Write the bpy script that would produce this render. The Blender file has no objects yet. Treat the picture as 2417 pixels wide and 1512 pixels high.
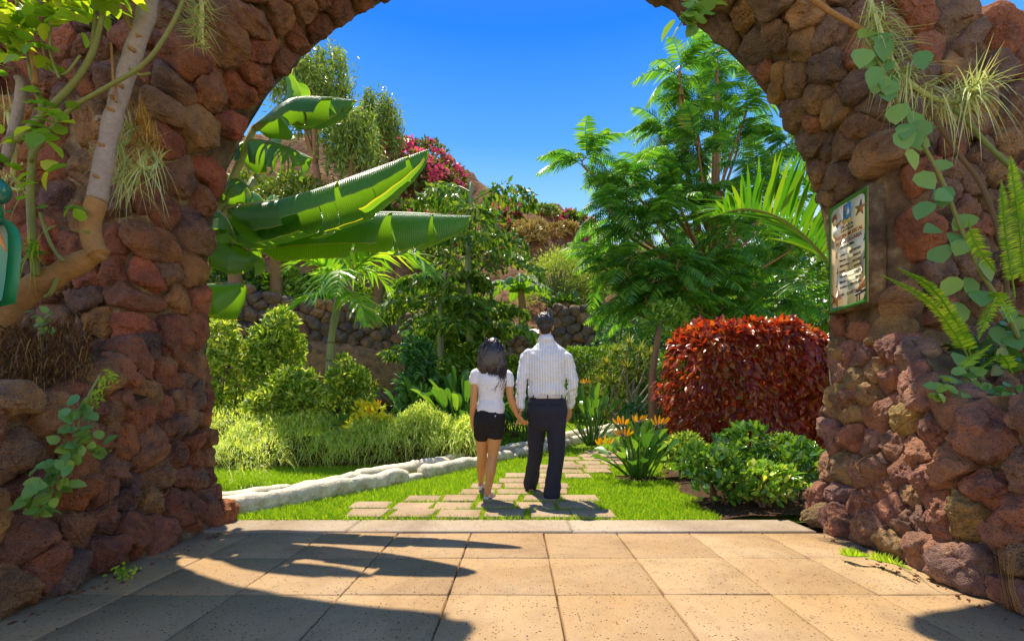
import bpy, bmesh, math, random
import numpy as np
from mathutils import Vector, Matrix, noise as mnoise

R = math.radians
scene = bpy.context.scene
COL = scene.collection
rng = np.random.default_rng(11)
random.seed(11)

# ---------------------------------------------------------------- camera, sky, sun, exposure
F, CX, HZ, EYE = 450.0, 518.0, 404.0, 0.93
cam_d = bpy.data.cameras.new("camera")
cam = bpy.data.objects.new("camera", cam_d)
COL.objects.link(cam)
cam.location = (0, 0, EYE)
cam.rotation_euler = (R(90), 0, 0)
cam_d.sensor_width = 36
cam_d.lens = F / 1024 * 36
cam_d.shift_x = -6 / 1024
cam_d.shift_y = 84 / 1024
cam_d.clip_start = 0.05
cam_d.clip_end = 500
scene.camera = cam

SUN_TO = Vector((-0.17, 0.40, 1.0)).normalized()
elev = math.asin(SUN_TO.z)
azim = math.atan2(SUN_TO.x, SUN_TO.y)
world = bpy.data.worlds.new("World")
scene.world = world
world.use_nodes = True
wn = world.node_tree
wn.nodes.clear()
sky = wn.nodes.new("ShaderNodeTexSky")
sky.sky_type = 'NISHITA'
sky.sun_disc = False
sky.sun_elevation = elev
sky.sun_rotation = azim
sky.air_density = 1.0
sky.dust_density = 0.0
sky.ozone_density = 1.5
# clear, deep blue sky that pales towards the horizon, the same all round
geo = wn.nodes.new("ShaderNodeTexCoord")
sep = wn.nodes.new("ShaderNodeSeparateXYZ")
wn.links.new(geo.outputs['Generated'], sep.inputs[0])
rp = wn.nodes.new("ShaderNodeValToRGB")
SKY = [(0.0, (1.35, 1.15, .90)), (.24, (.80, .80, .76)), (.38, (.22, .47, .76)), (.50, (.06, .27, .74)), (.64, (.0, .145, .68)), (1.0, (.09, .15, .34))]
while len(rp.color_ramp.elements) < len(SKY):
    rp.color_ramp.elements.new(.5)
for k_, (p_, c_) in enumerate(SKY):
    rp.color_ramp.elements[k_].position = p_
for k_, (p_, c_) in enumerate(SKY):
    rp.color_ramp.elements[k_].color = (*c_, 1)
wn.links.new(sep.outputs[2], rp.inputs[0])
sc_ = wn.nodes.new("ShaderNodeMix"); sc_.data_type = 'RGBA'; sc_.blend_type = 'MULTIPLY'
sc_.inputs[0].default_value = 1.0
sc_.inputs[7].default_value = (4.2, 4.2, 4.2, 1)
wn.links.new(rp.outputs[0], sc_.inputs[6])
mx_ = wn.nodes.new("ShaderNodeMix"); mx_.data_type = 'RGBA'
mx_.inputs[0].default_value = 0.95
wn.links.new(sky.outputs[0], mx_.inputs[6]); wn.links.new(sc_.outputs[2], mx_.inputs[7])
bg = wn.nodes.new("ShaderNodeBackground")
bg.inputs['Strength'].default_value = 0.15
wo = wn.nodes.new("ShaderNodeOutputWorld")
wn.links.new(mx_.outputs[2], bg.inputs['Color'])
wn.links.new(bg.outputs[0], wo.inputs['Surface'])

sun_d = bpy.data.lights.new("sun", 'SUN')
sun_d.energy = 3.1
sun_d.angle = R(0.55)
sun_d.color = (1.0, 0.90, 0.73)
sun = bpy.data.objects.new("sun", sun_d)
COL.objects.link(sun)
sun.rotation_euler = SUN_TO.to_track_quat('Z', 'Y').to_euler()
sun.location = (-3, 3, 30)

vs = scene.view_settings
vs.view_transform = 'Standard'
vs.look = 'None'
vs.exposure = 1.32
vs.gamma = 1.0
vs.use_curve_mapping = False
scene.cycles.max_bounces = 8
scene.cycles.transparent_max_bounces = 8
scene.cycles.transmission_bounces = 4
scene.cycles.use_denoising = True

# ---------------------------------------------------------------- helpers
def D(x, y, d):
    """A point on the photograph (in 2416-wide pixels) at depth d."""
    return np.array([(x * .42384 - CX) / F * d, d, EYE + (HZ - y * .42384) / F * d])

def link(o, parent=None):
    COL.objects.link(o)
    if parent is not None:
        o.parent = parent
    return o

def tag(o, label=None, cat=None, group=None, kind=None):
    if label: o["label"] = label
    if cat: o["category"] = cat
    if group: o["group"] = group
    if kind: o["kind"] = kind
    return o

def thing(name, label, cat, loc=(0, 0, 0), group=None):
    o = bpy.data.objects.new(name, None)
    o.empty_display_size = .1
    o.location = [float(c) for c in loc]
    link(o)
    return tag(o, label, cat, group)

def mesh(name, V, faces, mat, parent=None, smooth=True, kind=None, origin=None):
    """One mesh object; V are world points, the object sits at origin (or its parent's origin)."""
    V = np.asarray(V, dtype=np.float64).reshape(-1, 3)
    po = np.array(parent_world(parent)) if parent is not None else np.zeros(3)
    o0 = np.array(origin, float) if origin is not None else po
    me = bpy.data.meshes.new(name)
    fill(me, V - o0, faces)
    if smooth:
        me.polygons.foreach_set("use_smooth", np.ones(len(me.polygons), bool))
    if mat is not None:
        me.materials.append(mat)
    o = bpy.data.objects.new(name, me)
    link(o, parent)
    o.location = o0 - po
    if kind: o["kind"] = kind
    return o

def parent_world(p):
    v = Vector((0, 0, 0))
    while p is not None:
        v = v + p.location
        p = p.parent
    return v

def fill(me, V, faces):
    V = np.asarray(V, np.float32)
    me.vertices.add(len(V))
    me.vertices.foreach_set("co", V.ravel())
    if isinstance(faces, np.ndarray):
        n, k = faces.shape
        me.loops.add(n * k)
        me.polygons.add(n)
        me.loops.foreach_set("vertex_index", faces.astype(np.int32).ravel())
        me.polygons.foreach_set("loop_start", np.arange(0, n * k, k, dtype=np.int32))
        me.polygons.foreach_set("loop_total", np.full(n, k, np.int32))
    else:
        tot = np.array([len(f) for f in faces], np.int32)
        flat = np.array([i for f in faces for i in f], np.int32)
        me.loops.add(len(flat))
        me.polygons.add(len(tot))
        me.loops.foreach_set("vertex_index", flat)
        me.polygons.foreach_set("loop_start", np.concatenate([[0], np.cumsum(tot)[:-1]]).astype(np.int32))
        me.polygons.foreach_set("loop_total", tot)
    me.update(calc_edges=True)
    me.validate()

class MB:
    """Collects points and faces of one mesh."""
    def __init__(s):
        s.V, s.Fc, s.n = [], [], 0
    def add(s, V, faces):
        V = np.asarray(V, float).reshape(-1, 3)
        s.V.append(V)
        for f in faces:
            s.Fc.append(tuple(int(i) + s.n for i in f))
        s.n += len(V)
    def box(s, c, h, rot=None, bevel=0):
        c = np.array(c, float); h = np.array(h, float)
        V = np.array([[x, y, z] for x in (-1, 1) for y in (-1, 1) for z in (-1, 1)]) * h
        if rot is not None: V = V @ np.array(rot).T
        s.add(V + c, [(0, 1, 3, 2), (4, 6, 7, 5), (0, 4, 5, 1), (2, 3, 7, 6), (0, 2, 6, 4), (1, 5, 7, 3)])
    def tube(s, P, r, k=8, cap=True, ell=None):
        V, Fc = tube(P, r, k, cap, ell)
        s.add(V, Fc)
    def build(s, name, mat, parent=None, **kw):
        return mesh(name, np.concatenate(s.V), s.Fc, mat, parent, **kw)

def unit(v):
    v = np.asarray(v, float)
    return v / np.maximum(np.linalg.norm(v, axis=-1, keepdims=True), 1e-9)

def tube(P, r, k=8, cap=True, ell=None):
    P = np.asarray(P, float)
    n = len(P)
    r = np.broadcast_to(np.asarray(r, float), (n,))
    T = unit(np.gradient(P, axis=0))
    ref = np.array([1., 0, 0]) if abs(T[0][0]) < .8 else np.array([0, 1., 0])
    V = []
    a = np.arange(k) / k * 2 * np.pi
    X = None
    for i in range(n):
        X = ref - T[i] * np.dot(ref, T[i]); X = X / max(np.linalg.norm(X), 1e-9)
        Y = np.cross(T[i], X)
        ref = X
        ea, eb = (1, 1) if ell is None else ell
        V.append(P[i] + r[i] * (ea * np.cos(a)[:, None] * X + eb * np.sin(a)[:, None] * Y))
    V = np.concatenate(V)
    Fc = [(i * k + j, i * k + (j + 1) % k, (i + 1) * k + (j + 1) % k, (i + 1) * k + j) for i in range(n - 1) for j in range(k)]
    if cap:
        Fc.append(tuple(range(k - 1, -1, -1)))
        Fc.append(tuple((n - 1) * k + j for j in range(k)))
    return V, Fc

def spline(P, n):
    """Catmull-Rom through the points, n samples."""
    P = np.asarray(P, float)
    Q = np.vstack([2 * P[0] - P[1], P, 2 * P[-1] - P[-2]])
    t = np.linspace(0, len(P) - 1 - 1e-9, n)
    i = t.astype(int); f = (t - i)[:, None]
    a, b, c, d = Q[i], Q[i + 1], Q[i + 2], Q[i + 3]
    return .5 * ((2 * b) + (c - a) * f + (2 * a - 5 * b + 4 * c - d) * f ** 2 + (3 * b - a - 3 * c + d) * f ** 3)

def sstep(a, b, x):
    t = np.clip((np.asarray(x, float) - a) / (b - a), 0, 1)
    return t * t * (3 - 2 * t)

def nz(p, s=1.0, seed=0.0):
    return mnoise.noise(Vector((p[0] * s + seed, p[1] * s - seed * .7, p[2] * s + seed * 1.3)))

# ---------------------------------------------------------------- materials
class NT:
    def __init__(s, name):
        s.m = bpy.data.materials.new(name)
        s.m.use_nodes = True
        s.t = s.m.node_tree
        s.t.nodes.clear()
        s.out = s.t.nodes.new("ShaderNodeOutputMaterial")
    def n(s, typ, **kw):
        nd = s.t.nodes.new("ShaderNode" + typ)
        for k, v in kw.items():
            if k.startswith("i_"):
                key = k[2:]
                key = int(key) if key.isdigit() else key.replace("_", " ")
                s.put(nd.inputs[key], v)
            else:
                setattr(nd, k, v)
        return nd
    def put(s, sock, v):
        if hasattr(v, "outputs"): v = v.outputs[0]
        if isinstance(v, bpy.types.NodeSocket): s.t.links.new(v, sock)
        elif isinstance(v, (tuple, list)) and len(v) == 3 and sock.type == 'RGBA': sock.default_value = (*v, 1)
        else: sock.default_value = v
    def ramp(s, fac, stops, interp='LINEAR'):
        nd = s.t.nodes.new("ShaderNodeValToRGB")
        nd.color_ramp.interpolation = interp
        el = nd.color_ramp.elements
        while len(el) < len(stops): el.new(.5)
        for e, (p, c) in zip(el, stops):
            e.position = p
            e.color = (*c, 1) if len(c) == 3 else c
        s.put(nd.inputs[0], fac)
        return nd.outputs[0]
    def mix(s, fac, a, b, mode='MIX'):
        nd = s.t.nodes.new("ShaderNodeMix")
        nd.data_type = 'RGBA'; nd.blend_type = mode
        s.put(nd.inputs[0], fac); s.put(nd.inputs[6], a); s.put(nd.inputs[7], b)
        return nd.outputs[2]
    def math(s, op, a, b=0.0, c=0.0):
        nd = s.t.nodes.new("ShaderNodeMath"); nd.operation = op
        s.put(nd.inputs[0], a); s.put(nd.inputs[1], b); s.put(nd.inputs[2], c)
        return nd.outputs[0]
    def noise(s, vec, scale, detail=4, rough=.55, dist=0):
        nd = s.n("TexNoise", i_Scale=scale, i_Detail=detail, i_Roughness=rough, i_Distortion=dist)
        if vec is not None: s.put(nd.inputs['Vector'], vec)
        return nd.outputs[0]
    def vor(s, vec, scale, feature='F1', out=0):
        nd = s.n("TexVoronoi", feature=feature, i_Scale=scale)
        if vec is not None: s.put(nd.inputs['Vector'], vec)
        return nd.outputs[out]
    def pos(s): return s.n("NewGeometry").outputs['Position']
    def obj(s): return s.n("TexCoord").outputs['Object']
    def rnd(s): return s.n("ObjectInfo").outputs['Random']
    def island(s): return s.n("NewGeometry").outputs['Random Per Island']
    def bump(s, h, strength=.5, dist=.02, normal=None):
        nd = s.n("Bump", i_Strength=strength, i_Distance=dist)
        s.put(nd.inputs['Height'], h)
        if normal is not None: s.put(nd.inputs['Normal'], normal)
        return nd.outputs[0]
    def bsdf(s, col, rough=.6, normal=None, spec=.5, **kw):
        nd = s.n("BsdfPrincipled")
        s.put(nd.inputs['Base Color'], col); s.put(nd.inputs['Roughness'], rough)
        s.put(nd.inputs['Specular IOR Level'], spec)
        if normal is not None: s.put(nd.inputs['Normal'], normal)
        for k, v in kw.items(): s.put(nd.inputs[k.replace("_", " ")], v)
        return nd.outputs[0]
    def done(s, shader):
        s.t.links.new(shader, s.out.inputs['Surface'])
        return s.m

def flat(name, col, rough=.6, spec=.5, var=.12, scale=30, bump=.0):
    t = NT(name)
    p = t.obj()
    n = t.noise(p, scale)
    c = t.mix(t.math('MULTIPLY', n, var * 2), col, tuple(x * .55 for x in col))
    nrm = t.bump(n, bump, .01) if bump else None
    return t.done(t.bsdf(c, rough, nrm, spec))

def leaf_mat(name, c1, c2, c3=None, trans=.35, rough=.45, spec=.35, tcol=None, vein=0):
    """Leaf: colour differs from leaf to leaf, light passes through."""
    t = NT(name)
    c1, c2, c3 = [None if c is None else tuple(min(x * k_, .85) for x, k_ in zip(c, (1.30, 1.42, .85))) for c in (c1, c2, c3)]
    r = t.math('FRACT', t.math('ADD', t.island(), t.math('MULTIPLY', t.rnd(), 7.31)))
    stops = [(0, c1), (1, c2)] if c3 is None else [(0, c1), (.62, c2), (.97, c3)]
    c = t.ramp(r, stops)
    n = t.noise(t.pos(), 9.0, 2)
    c = t.mix(t.math('MULTIPLY', n, .35), c, t.mix(1.0, c, (.55, .62, .5), 'MULTIPLY'))
    b = t.bsdf(c, rough, None, spec)
    tl = t.n("BsdfTranslucent")
    t.put(tl.inputs[0], t.mix(1.0, c, tcol or (1.9, 1.75, .75), 'MULTIPLY'))
    mx = t.n("MixShader", i_0=trans)
    t.t.links.new(b, mx.inputs[1]); t.t.links.new(tl.outputs[0], mx.inputs[2])
    return t.done(mx.outputs[0])

def lava_mat(name, stops, bump=1.0, lich=.5):
    t = NT(name)
    p = t.pos()
    r = t.rnd()
    base = t.ramp(r, [(p_, tuple(min(x * k_, .46) for x, k_ in zip(c_, (1.5, 1.36, 1.15)))) for p_, c_ in stops], 'LINEAR')
    n1 = t.noise(p, 5.5, 6, .62, .6)
    n2 = t.noise(p, 26, 5, .65)
    pores = t.vor(p, 70)
    pores2 = t.vor(p, 210)
    c = t.mix(t.ramp(n1, [(.38, (0, 0, 0)), (.62, (1, 1, 1))]), t.mix(1.0, base, (.62, .55, .62), 'MULTIPLY'), t.mix(1.0, base, (1.35, 1.15, .95), 'MULTIPLY'))
    c = t.mix(t.ramp(t.noise(p, 3.1, 3), [(.54, (0, 0, 0)), (.74, (.5, .5, .5))]), c, t.mix(t.math('FRACT', t.math('MULTIPLY', r, 13.7)), (.36, .15, .045), (.30, .22, .13)))
    c = t.mix(t.ramp(n2, [(.56, (0, 0, 0)), (.75, (lich, lich, lich))]), c, (.40, .31, .22))
    pit = t.ramp(pores, [(.08, (1, 1, 1)), (.28, (0, 0, 0))])
    c = t.mix(t.math('MULTIPLY', pit, .75), c, (.03, .018, .014))
    pit2 = t.ramp(t.vor(p, 150), [(.10, (1, 1, 1)), (.25, (0, 0, 0))])
    c = t.mix(t.math('MULTIPLY', pit2, .5), c, (.04, .024, .018))
    h = t.math('ADD', t.math('MULTIPLY', n2, 1.3), t.math('MULTIPLY', t.ramp(pores, [(.0, (0, 0, 0)), (.3, (1, 1, 1))]), .5))
    h = t.math('ADD', h, t.math('MULTIPLY', pores2, .25))
    h = t.math('ADD', h, t.math('MULTIPLY', t.noise(p, 75, 4, .7), .7))
    return t.done(t.bsdf(c, .8, t.bump(h, bump, .04), .5))

M = {}
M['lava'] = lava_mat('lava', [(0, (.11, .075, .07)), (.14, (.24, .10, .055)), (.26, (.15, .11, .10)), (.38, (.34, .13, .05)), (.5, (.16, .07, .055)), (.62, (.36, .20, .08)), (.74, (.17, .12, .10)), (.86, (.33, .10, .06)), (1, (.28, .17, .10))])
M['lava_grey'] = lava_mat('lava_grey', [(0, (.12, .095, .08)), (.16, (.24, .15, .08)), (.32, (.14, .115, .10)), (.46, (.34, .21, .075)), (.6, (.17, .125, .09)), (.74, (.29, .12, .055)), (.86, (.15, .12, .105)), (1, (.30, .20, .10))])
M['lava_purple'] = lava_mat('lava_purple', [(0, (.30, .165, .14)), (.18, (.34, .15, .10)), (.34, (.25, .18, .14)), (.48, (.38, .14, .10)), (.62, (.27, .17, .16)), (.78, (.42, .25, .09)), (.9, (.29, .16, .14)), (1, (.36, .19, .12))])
M['wall_stone'] = lava_mat('wall_stone', [(0, (.085, .075, .068)), (.2, (.15, .115, .085)), (.4, (.10, .09, .085)), (.58, (.21, .145, .08)), (.74, (.13, .11, .095)), (.9, (.28, .18, .08)), (1, (.20, .10, .055))], .8, .3)

def mortar_mat():
    t = NT('mortar')
    p = t.pos()
    n = t.noise(p, 22, 6, .65)
    c = t.ramp(t.noise(p, 6, 4), [(.35, (.07, .045, .03)), (.55, (.17, .11, .06)), (.7, (.36, .26, .15))])
    return t.done(t.bsdf(c, .9, t.bump(n, 1.0, .03), .2))
M['mortar'] = mortar_mat()

def soil_mat():
    t = NT('soil')
    p = t.pos()
    n = t.noise(p, 30, 6, .7)
    c = t.ramp(n, [(.3, (.035, .02, .012)), (.7, (.13, .075, .04))])
    return t.done(t.bsdf(c, .95, t.bump(n, 1.0, .03), .1))
M['soil'] = soil_mat()

# ---------------------------------------------------------------- masonry
def cells(P, box, nb=26):
    """Voronoi cells (convex polygons) of points P inside box."""
    out = []
    P = np.asarray(P, float)
    for i, c in enumerate(P):
        poly = [(box[0], box[1]), (box[2], box[1]), (box[2], box[3]), (box[0], box[3])]
        dd = ((P - c) ** 2).sum(1)
        for j in np.argsort(dd)[1:nb]:
            m = (P[j] + c) / 2; nrm = P[j] - c
            q = []
            for k in range(len(poly)):
                a, b = poly[k], poly[(k + 1) % len(poly)]
                sa = (a[0] - m[0]) * nrm[0] + (a[1] - m[1]) * nrm[1]
                sb = (b[0] - m[0]) * nrm[0] + (b[1] - m[1]) * nrm[1]
                if sa <= 0: q.append(a)
                if sa * sb < 0:
                    f = sa / (sa - sb)
                    q.append((a[0] + (b[0] - a[0]) * f, a[1] + (b[1] - a[1]) * f))
            poly = q
            if len(poly) < 3: break
        out.append(np.array(poly))
    return out

def seeds(box, rmin, rmax, keep, stretch=None, tries=9000, rg=None):
    rg = rg or rng
    pts, rad = [], []
    small = 0
    for _ in range(tries):
        u = rg.uniform(box[0], box[2]); v = rg.uniform(box[1], box[3])
        r = rmin + (rmax - rmin) * rg.random() ** 1.4
        st = stretch(u, v) if stretch else 1.0
        if pts:
            A = np.array(pts)
            d = np.hypot(A[:, 0] - u, (A[:, 1] - v) * st)
            if (d < (np.array(rad) + r) * .92).any(): continue
        if not keep(u, v): continue
        pts.append((u, v)); rad.append(r)
    return np.array(pts), np.array(rad)

def stone(parent, poly, H, surf, mat, seed, nth=36, nr=11, rough=1.0, shrink=1.08, name='stone', p=7.0, collect=None):
    """One rounded, craggy stone over a polygon of the wall's own surface coordinates."""
    c = poly.mean(0)
    e = np.roll(poly, -1, 0) - poly
    nn = np.stack([e[:, 1], -e[:, 0]], 1); nn = unit(nn)
    dist = ((poly - c) * nn).sum(1)
    dist = np.maximum(np.abs(dist), .004)
    th = np.arange(nth) / nth * 2 * np.pi
    dirs = np.stack([np.cos(th), np.sin(th)], 1)
    sg = np.sign(((poly - c) * nn).sum(1))[:, None]
    cosn = np.maximum((dirs @ (nn * sg).T), 0) / dist[None]
    rad = ((cosn ** p).sum(1)) ** (-1 / p) * shrink
    mr = rad.mean()
    ts = np.concatenate([np.linspace(.0, 1, nr + 1)[1:] ** .8, [1.0, .88]])
    q1 = random.uniform(2.3, 4.2); q2 = random.uniform(.45, .7)
    hs_ = np.concatenate([H * (1 - np.clip(ts[:-2], 0, .999) ** q1) ** q2, [-.05, -.10]])
    tilt = np.array([random.uniform(-.5, .5), random.uniform(-.5, .5)]) * H / mr * .55
    UVH = [(c[0], c[1], H)]
    for t_, h_ in zip(ts, hs_):
        for k in range(nth):
            du = dirs[k] * rad[k] * t_
            UVH.append((c[0] + du[0], c[1] + du[1], h_ + (du @ tilt if h_ > 0 else 0) * (1 - t_ ** 3)))
    UVH = np.array(UVH)
    pos, nrm = surf(UVH[:, 0], UVH[:, 1])
    W = pos + nrm * UVH[:, 2:3]
    cen = W[0] - nrm[0] * H * .6
    out = unit(W - cen)
    for _ in range(11):               # flat broken faces
        pn = unit(nrm[0] * random.uniform(.7, 1.3) + np.array([random.gauss(0, .5) for _ in range(3)]))
        ext = (W - cen) @ pn
        lim_ = np.max(ext) * random.uniform(.52, .88)
        over = np.maximum(ext - lim_, 0)
        over[UVH[:, 2] < 0] = 0
        W = W - over[:, None] * pn * .85
    out = unit(W - cen)
    amp = min(mr, .2) * .27 * rough
    for i, w in enumerate(W):
        k = 1.0 / max(mr, .05)
        a = mnoise.noise(Vector(w * k * 1.15) + Vector((seed, seed * .3, 0)))
        b = mnoise.ridged_multi_fractal(Vector(w * k * 2.1) + Vector((0, seed, seed)), 1.0, 2.1, 4, 1.0, 2.0) - 1.1
        d_ = mnoise.noise(Vector(w * k * 6.5) + Vector((seed, 0, seed)))
        W[i] = w + out[i] * amp * (1.0 * a + .40 * b + .30 * d_ + .12)
    Fc = [(0, 1 + k, 1 + (k + 1) % nth) for k in range(nth)]
    L = len(ts)
    for r_ in range(L - 1):
        o = 1 + r_ * nth
        for k in range(nth):
            k2 = (k + 1) % nth
            Fc.append((o + k, o + nth + k, o + nth + k2, o + k2))
    # keep the winding outward
    a, b, d_ = W[0], W[1], W[1 + nth // 4]
    if np.dot(np.cross(b - a, d_ - a), nrm[0]) < 0:
        Fc = [tuple(reversed(f)) for f in Fc]
    if collect is not None:
        collect.add(W, Fc)
        return None
    return mesh(name, W, Fc, mat, parent, origin=cen)

def sheet(name, surf, us, vs_, mat, parent, amp=.02, kind=None, skip=None):
    U, Vv = np.meshgrid(us, vs_, indexing='ij')
    pos, nrm = surf(U.ravel(), Vv.ravel())
    W = pos.copy()
    for i in range(len(W)):
        W[i] += nrm[i] * (amp * nz(W[i], 9.0))
    nu, nv = len(us), len(vs_)
    Fc = []
    for i in range(nu - 1):
        for j in range(nv - 1):
            if skip is not None and skip(us[i], vs_[j]): continue
            Fc.append((i * nv + j, (i + 1) * nv + j, (i + 1) * nv + j + 1, i * nv + j + 1))
    return mesh(name, W, Fc, mat, parent, kind=kind)
# ================================================================ pavement
def paving_mat(name, base, tint, dark):
    t = NT(name)
    p = t.pos()
    r = t.rnd()
    n1 = t.noise(p, 1.7, 5, .6)
    n2 = t.noise(p, 7, 5, .6)
    c = t.mix(t.ramp(n1, [(.35, (0, 0, 0)), (.7, (1, 1, 1))]), base, tint)
    c = t.mix(t.math('MULTIPLY', r, .8), c, t.mix(1.0, c, (.80, .75, .70), 'MULTIPLY'))
    c = t.mix(t.ramp(n2, [(.50, (0, 0, 0)), (.78, (.55, .55, .55))]), c, dark)
    grit = t.noise(p, 160, 3, .8)
    c = t.mix(t.ramp(grit, [(.40, (.55, .55, .55)), (.52, (0, 0, 0))]), c, t.mix(1.0, c, (.62, .55, .45), 'MULTIPLY'))
    v = t.n("TexVoronoi", i_Scale=78.0, i_Randomness=1.0)
    t.put(v.inputs['Vector'], p)
    sel = t.n("SeparateColor"); t.put(sel.inputs[0], v.outputs['Color'])
    rad = t.math('MULTIPLY', t.math('POWER', sel.outputs[0], 2.8), .40)
    hole = t.math('LESS_THAN', v.outputs['Distance'], rad)
    c = t.mix(t.math('MULTIPLY', hole, .85), c, (.045, .03, .02))
    st = t.noise(p, .9, 6, .65, .8)
    c = t.mix(t.ramp(st, [(.48, (0, 0, 0)), (.66, (.7, .7, .7))]), c, t.mix(1.0, c, (.62, .56, .50), 'MULTIPLY'))
    h = t.math('SUBTRACT', t.math('MULTIPLY', grit, .5), hole)
    return t.done(t.bsdf(c, .75, t.bump(h, .6, .004), .3))
M['paving'] = paving_mat('paving', (.46, .295, .135), (.48, .335, .185), (.29, .19, .105))
M['kerb'] = paving_mat('kerb', (.45, .35, .24), (.47, .39, .29), (.34, .26, .17))
M['step'] = paving_mat('step', (.46, .32, .19), (.42, .31, .2), (.31, .23, .14))

def slab(name, parent, x0, x1, y0, y1, z0, z1, mat, bev=.006, wob=0.0, chip=True):
    """Bevelled slab with slightly worn corners."""
    n = 4
    jit = lambda: random.uniform(-wob, wob)
    cs = [(x0 + jit(), y0 + jit()), (x1 + jit(), y0 + jit()), (x1 + jit(), y1 + jit()), (x0 + jit(), y1 + jit())]
    ring = []
    for i in range(4):
        a, b = np.array(cs[i]), np.array(cs[(i + 1) % 4])
        for k in range(n):
            q = a + (b - a) * (k / n)
            if chip: q = q + np.array([random.uniform(-.0022, .0022), random.uniform(-.0022, .0022)])
            ring.append(q)
    ring = np.array(ring); m = len(ring); c = ring.mean(0)
    tl = (random.uniform(-.003, .003), random.uniform(-.003, .003))
    inn = c + (ring - c) * (1 - 2 * bev / min(x1 - x0, y1 - y0))
    zt = lambda q: z1 + tl[0] * (q[0] - c[0]) / (x1 - x0) + tl[1] * (q[1] - c[1]) / (y1 - y0)
    V = [(*q, z0) for q in ring] + [(*q, zt(q) - bev * .6) for q in ring] + [(*q, zt(q)) for q in inn]
    Fc = [tuple(range(2 * m, 3 * m))]
    for l in (0, 1):
        Fc += [(l * m + k, l * m + (k + 1) % m, (l + 1) * m + (k + 1) % m, (l + 1) * m + k) for k in range(m)]
    return mesh(name, V, Fc, mat, parent, smooth=False, origin=(c[0], c[1], z0))

V = []
pave = mesh('pavement', [(-3.2, -1.5, -.035), (3.2, -1.5, -.035), (3.2, 3.55, -.035), (-3.2, 3.55, -.035)], [(0, 1, 2, 3)], M['soil'], smooth=False)
tag(pave, 'beige porous stone slabs laid in a square grid under the arch', kind='structure')
xs = [.187 + .527 * k for k in range(-5, 5)]
ys = [3.262 - .527 * k for k in range(0, 7)]
for i in range(len(xs) - 1):
    for j in range(len(ys) - 1):
        gx = .003 + .002 * random.random()
        slab('paving_slab', pave, xs[i] + gx, xs[i + 1] - gx, ys[j + 1] + .002, ys[j] - .002, -.05, random.uniform(-.0025, .0025), M['paving'], wob=.0016)
kx = [-2.9, -1.25, .40, 2.17]
for i in range(3):
    slab('edging_slab', pave, kx[i] + .003, kx[i + 1] - .003, 3.272, 3.595, -.06, .012, M['kerb'], wob=.0015)
mb = MB()
for k in range(150):      # crumbs of lava and dry bits along the foot of the walls
    s_ = random.choice((-1, 1))
    d_ = random.uniform(1.7, 3.4)
    x_ = s_ * (2.17 - abs(random.gauss(0, .05)))
    r_ = random.uniform(.002, .007)
    mb.box((x_, d_, r_ * .6), (r_, r_ * random.uniform(.6, 1.6), r_ * .6), Matrix.Rotation(random.uniform(0, 3), 3, 'Z'))
dbr = mb.build('stone_crumbs', M['lava'], None, smooth=False)
tag(dbr, 'dark crumbs of lava stone lying along the foot of the walls', kind='stuff')

# ================================================================ lower side walls (planters)
def side_surf(s):
    def f(u, v):
        u = np.asarray(u, float); v = np.asarray(v, float)
        g = sstep(2.25, 3.2, u)
        foot = sstep(0, .38, v)
        X = 2.30 + g * (.20 * foot + .07 * sstep(.6, 1.4, v)) + (1 - g) * (.05 * foot)
        P = np.stack([s * X, u, v], -1)
        N = np.zeros_like(P); N[:, 0] = -s; N[:, 2] = .12
        return P, unit(N)
    return f
side_top = lambda u: 1.0 + .40 * sstep(2.35, 2.95, u)

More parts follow.
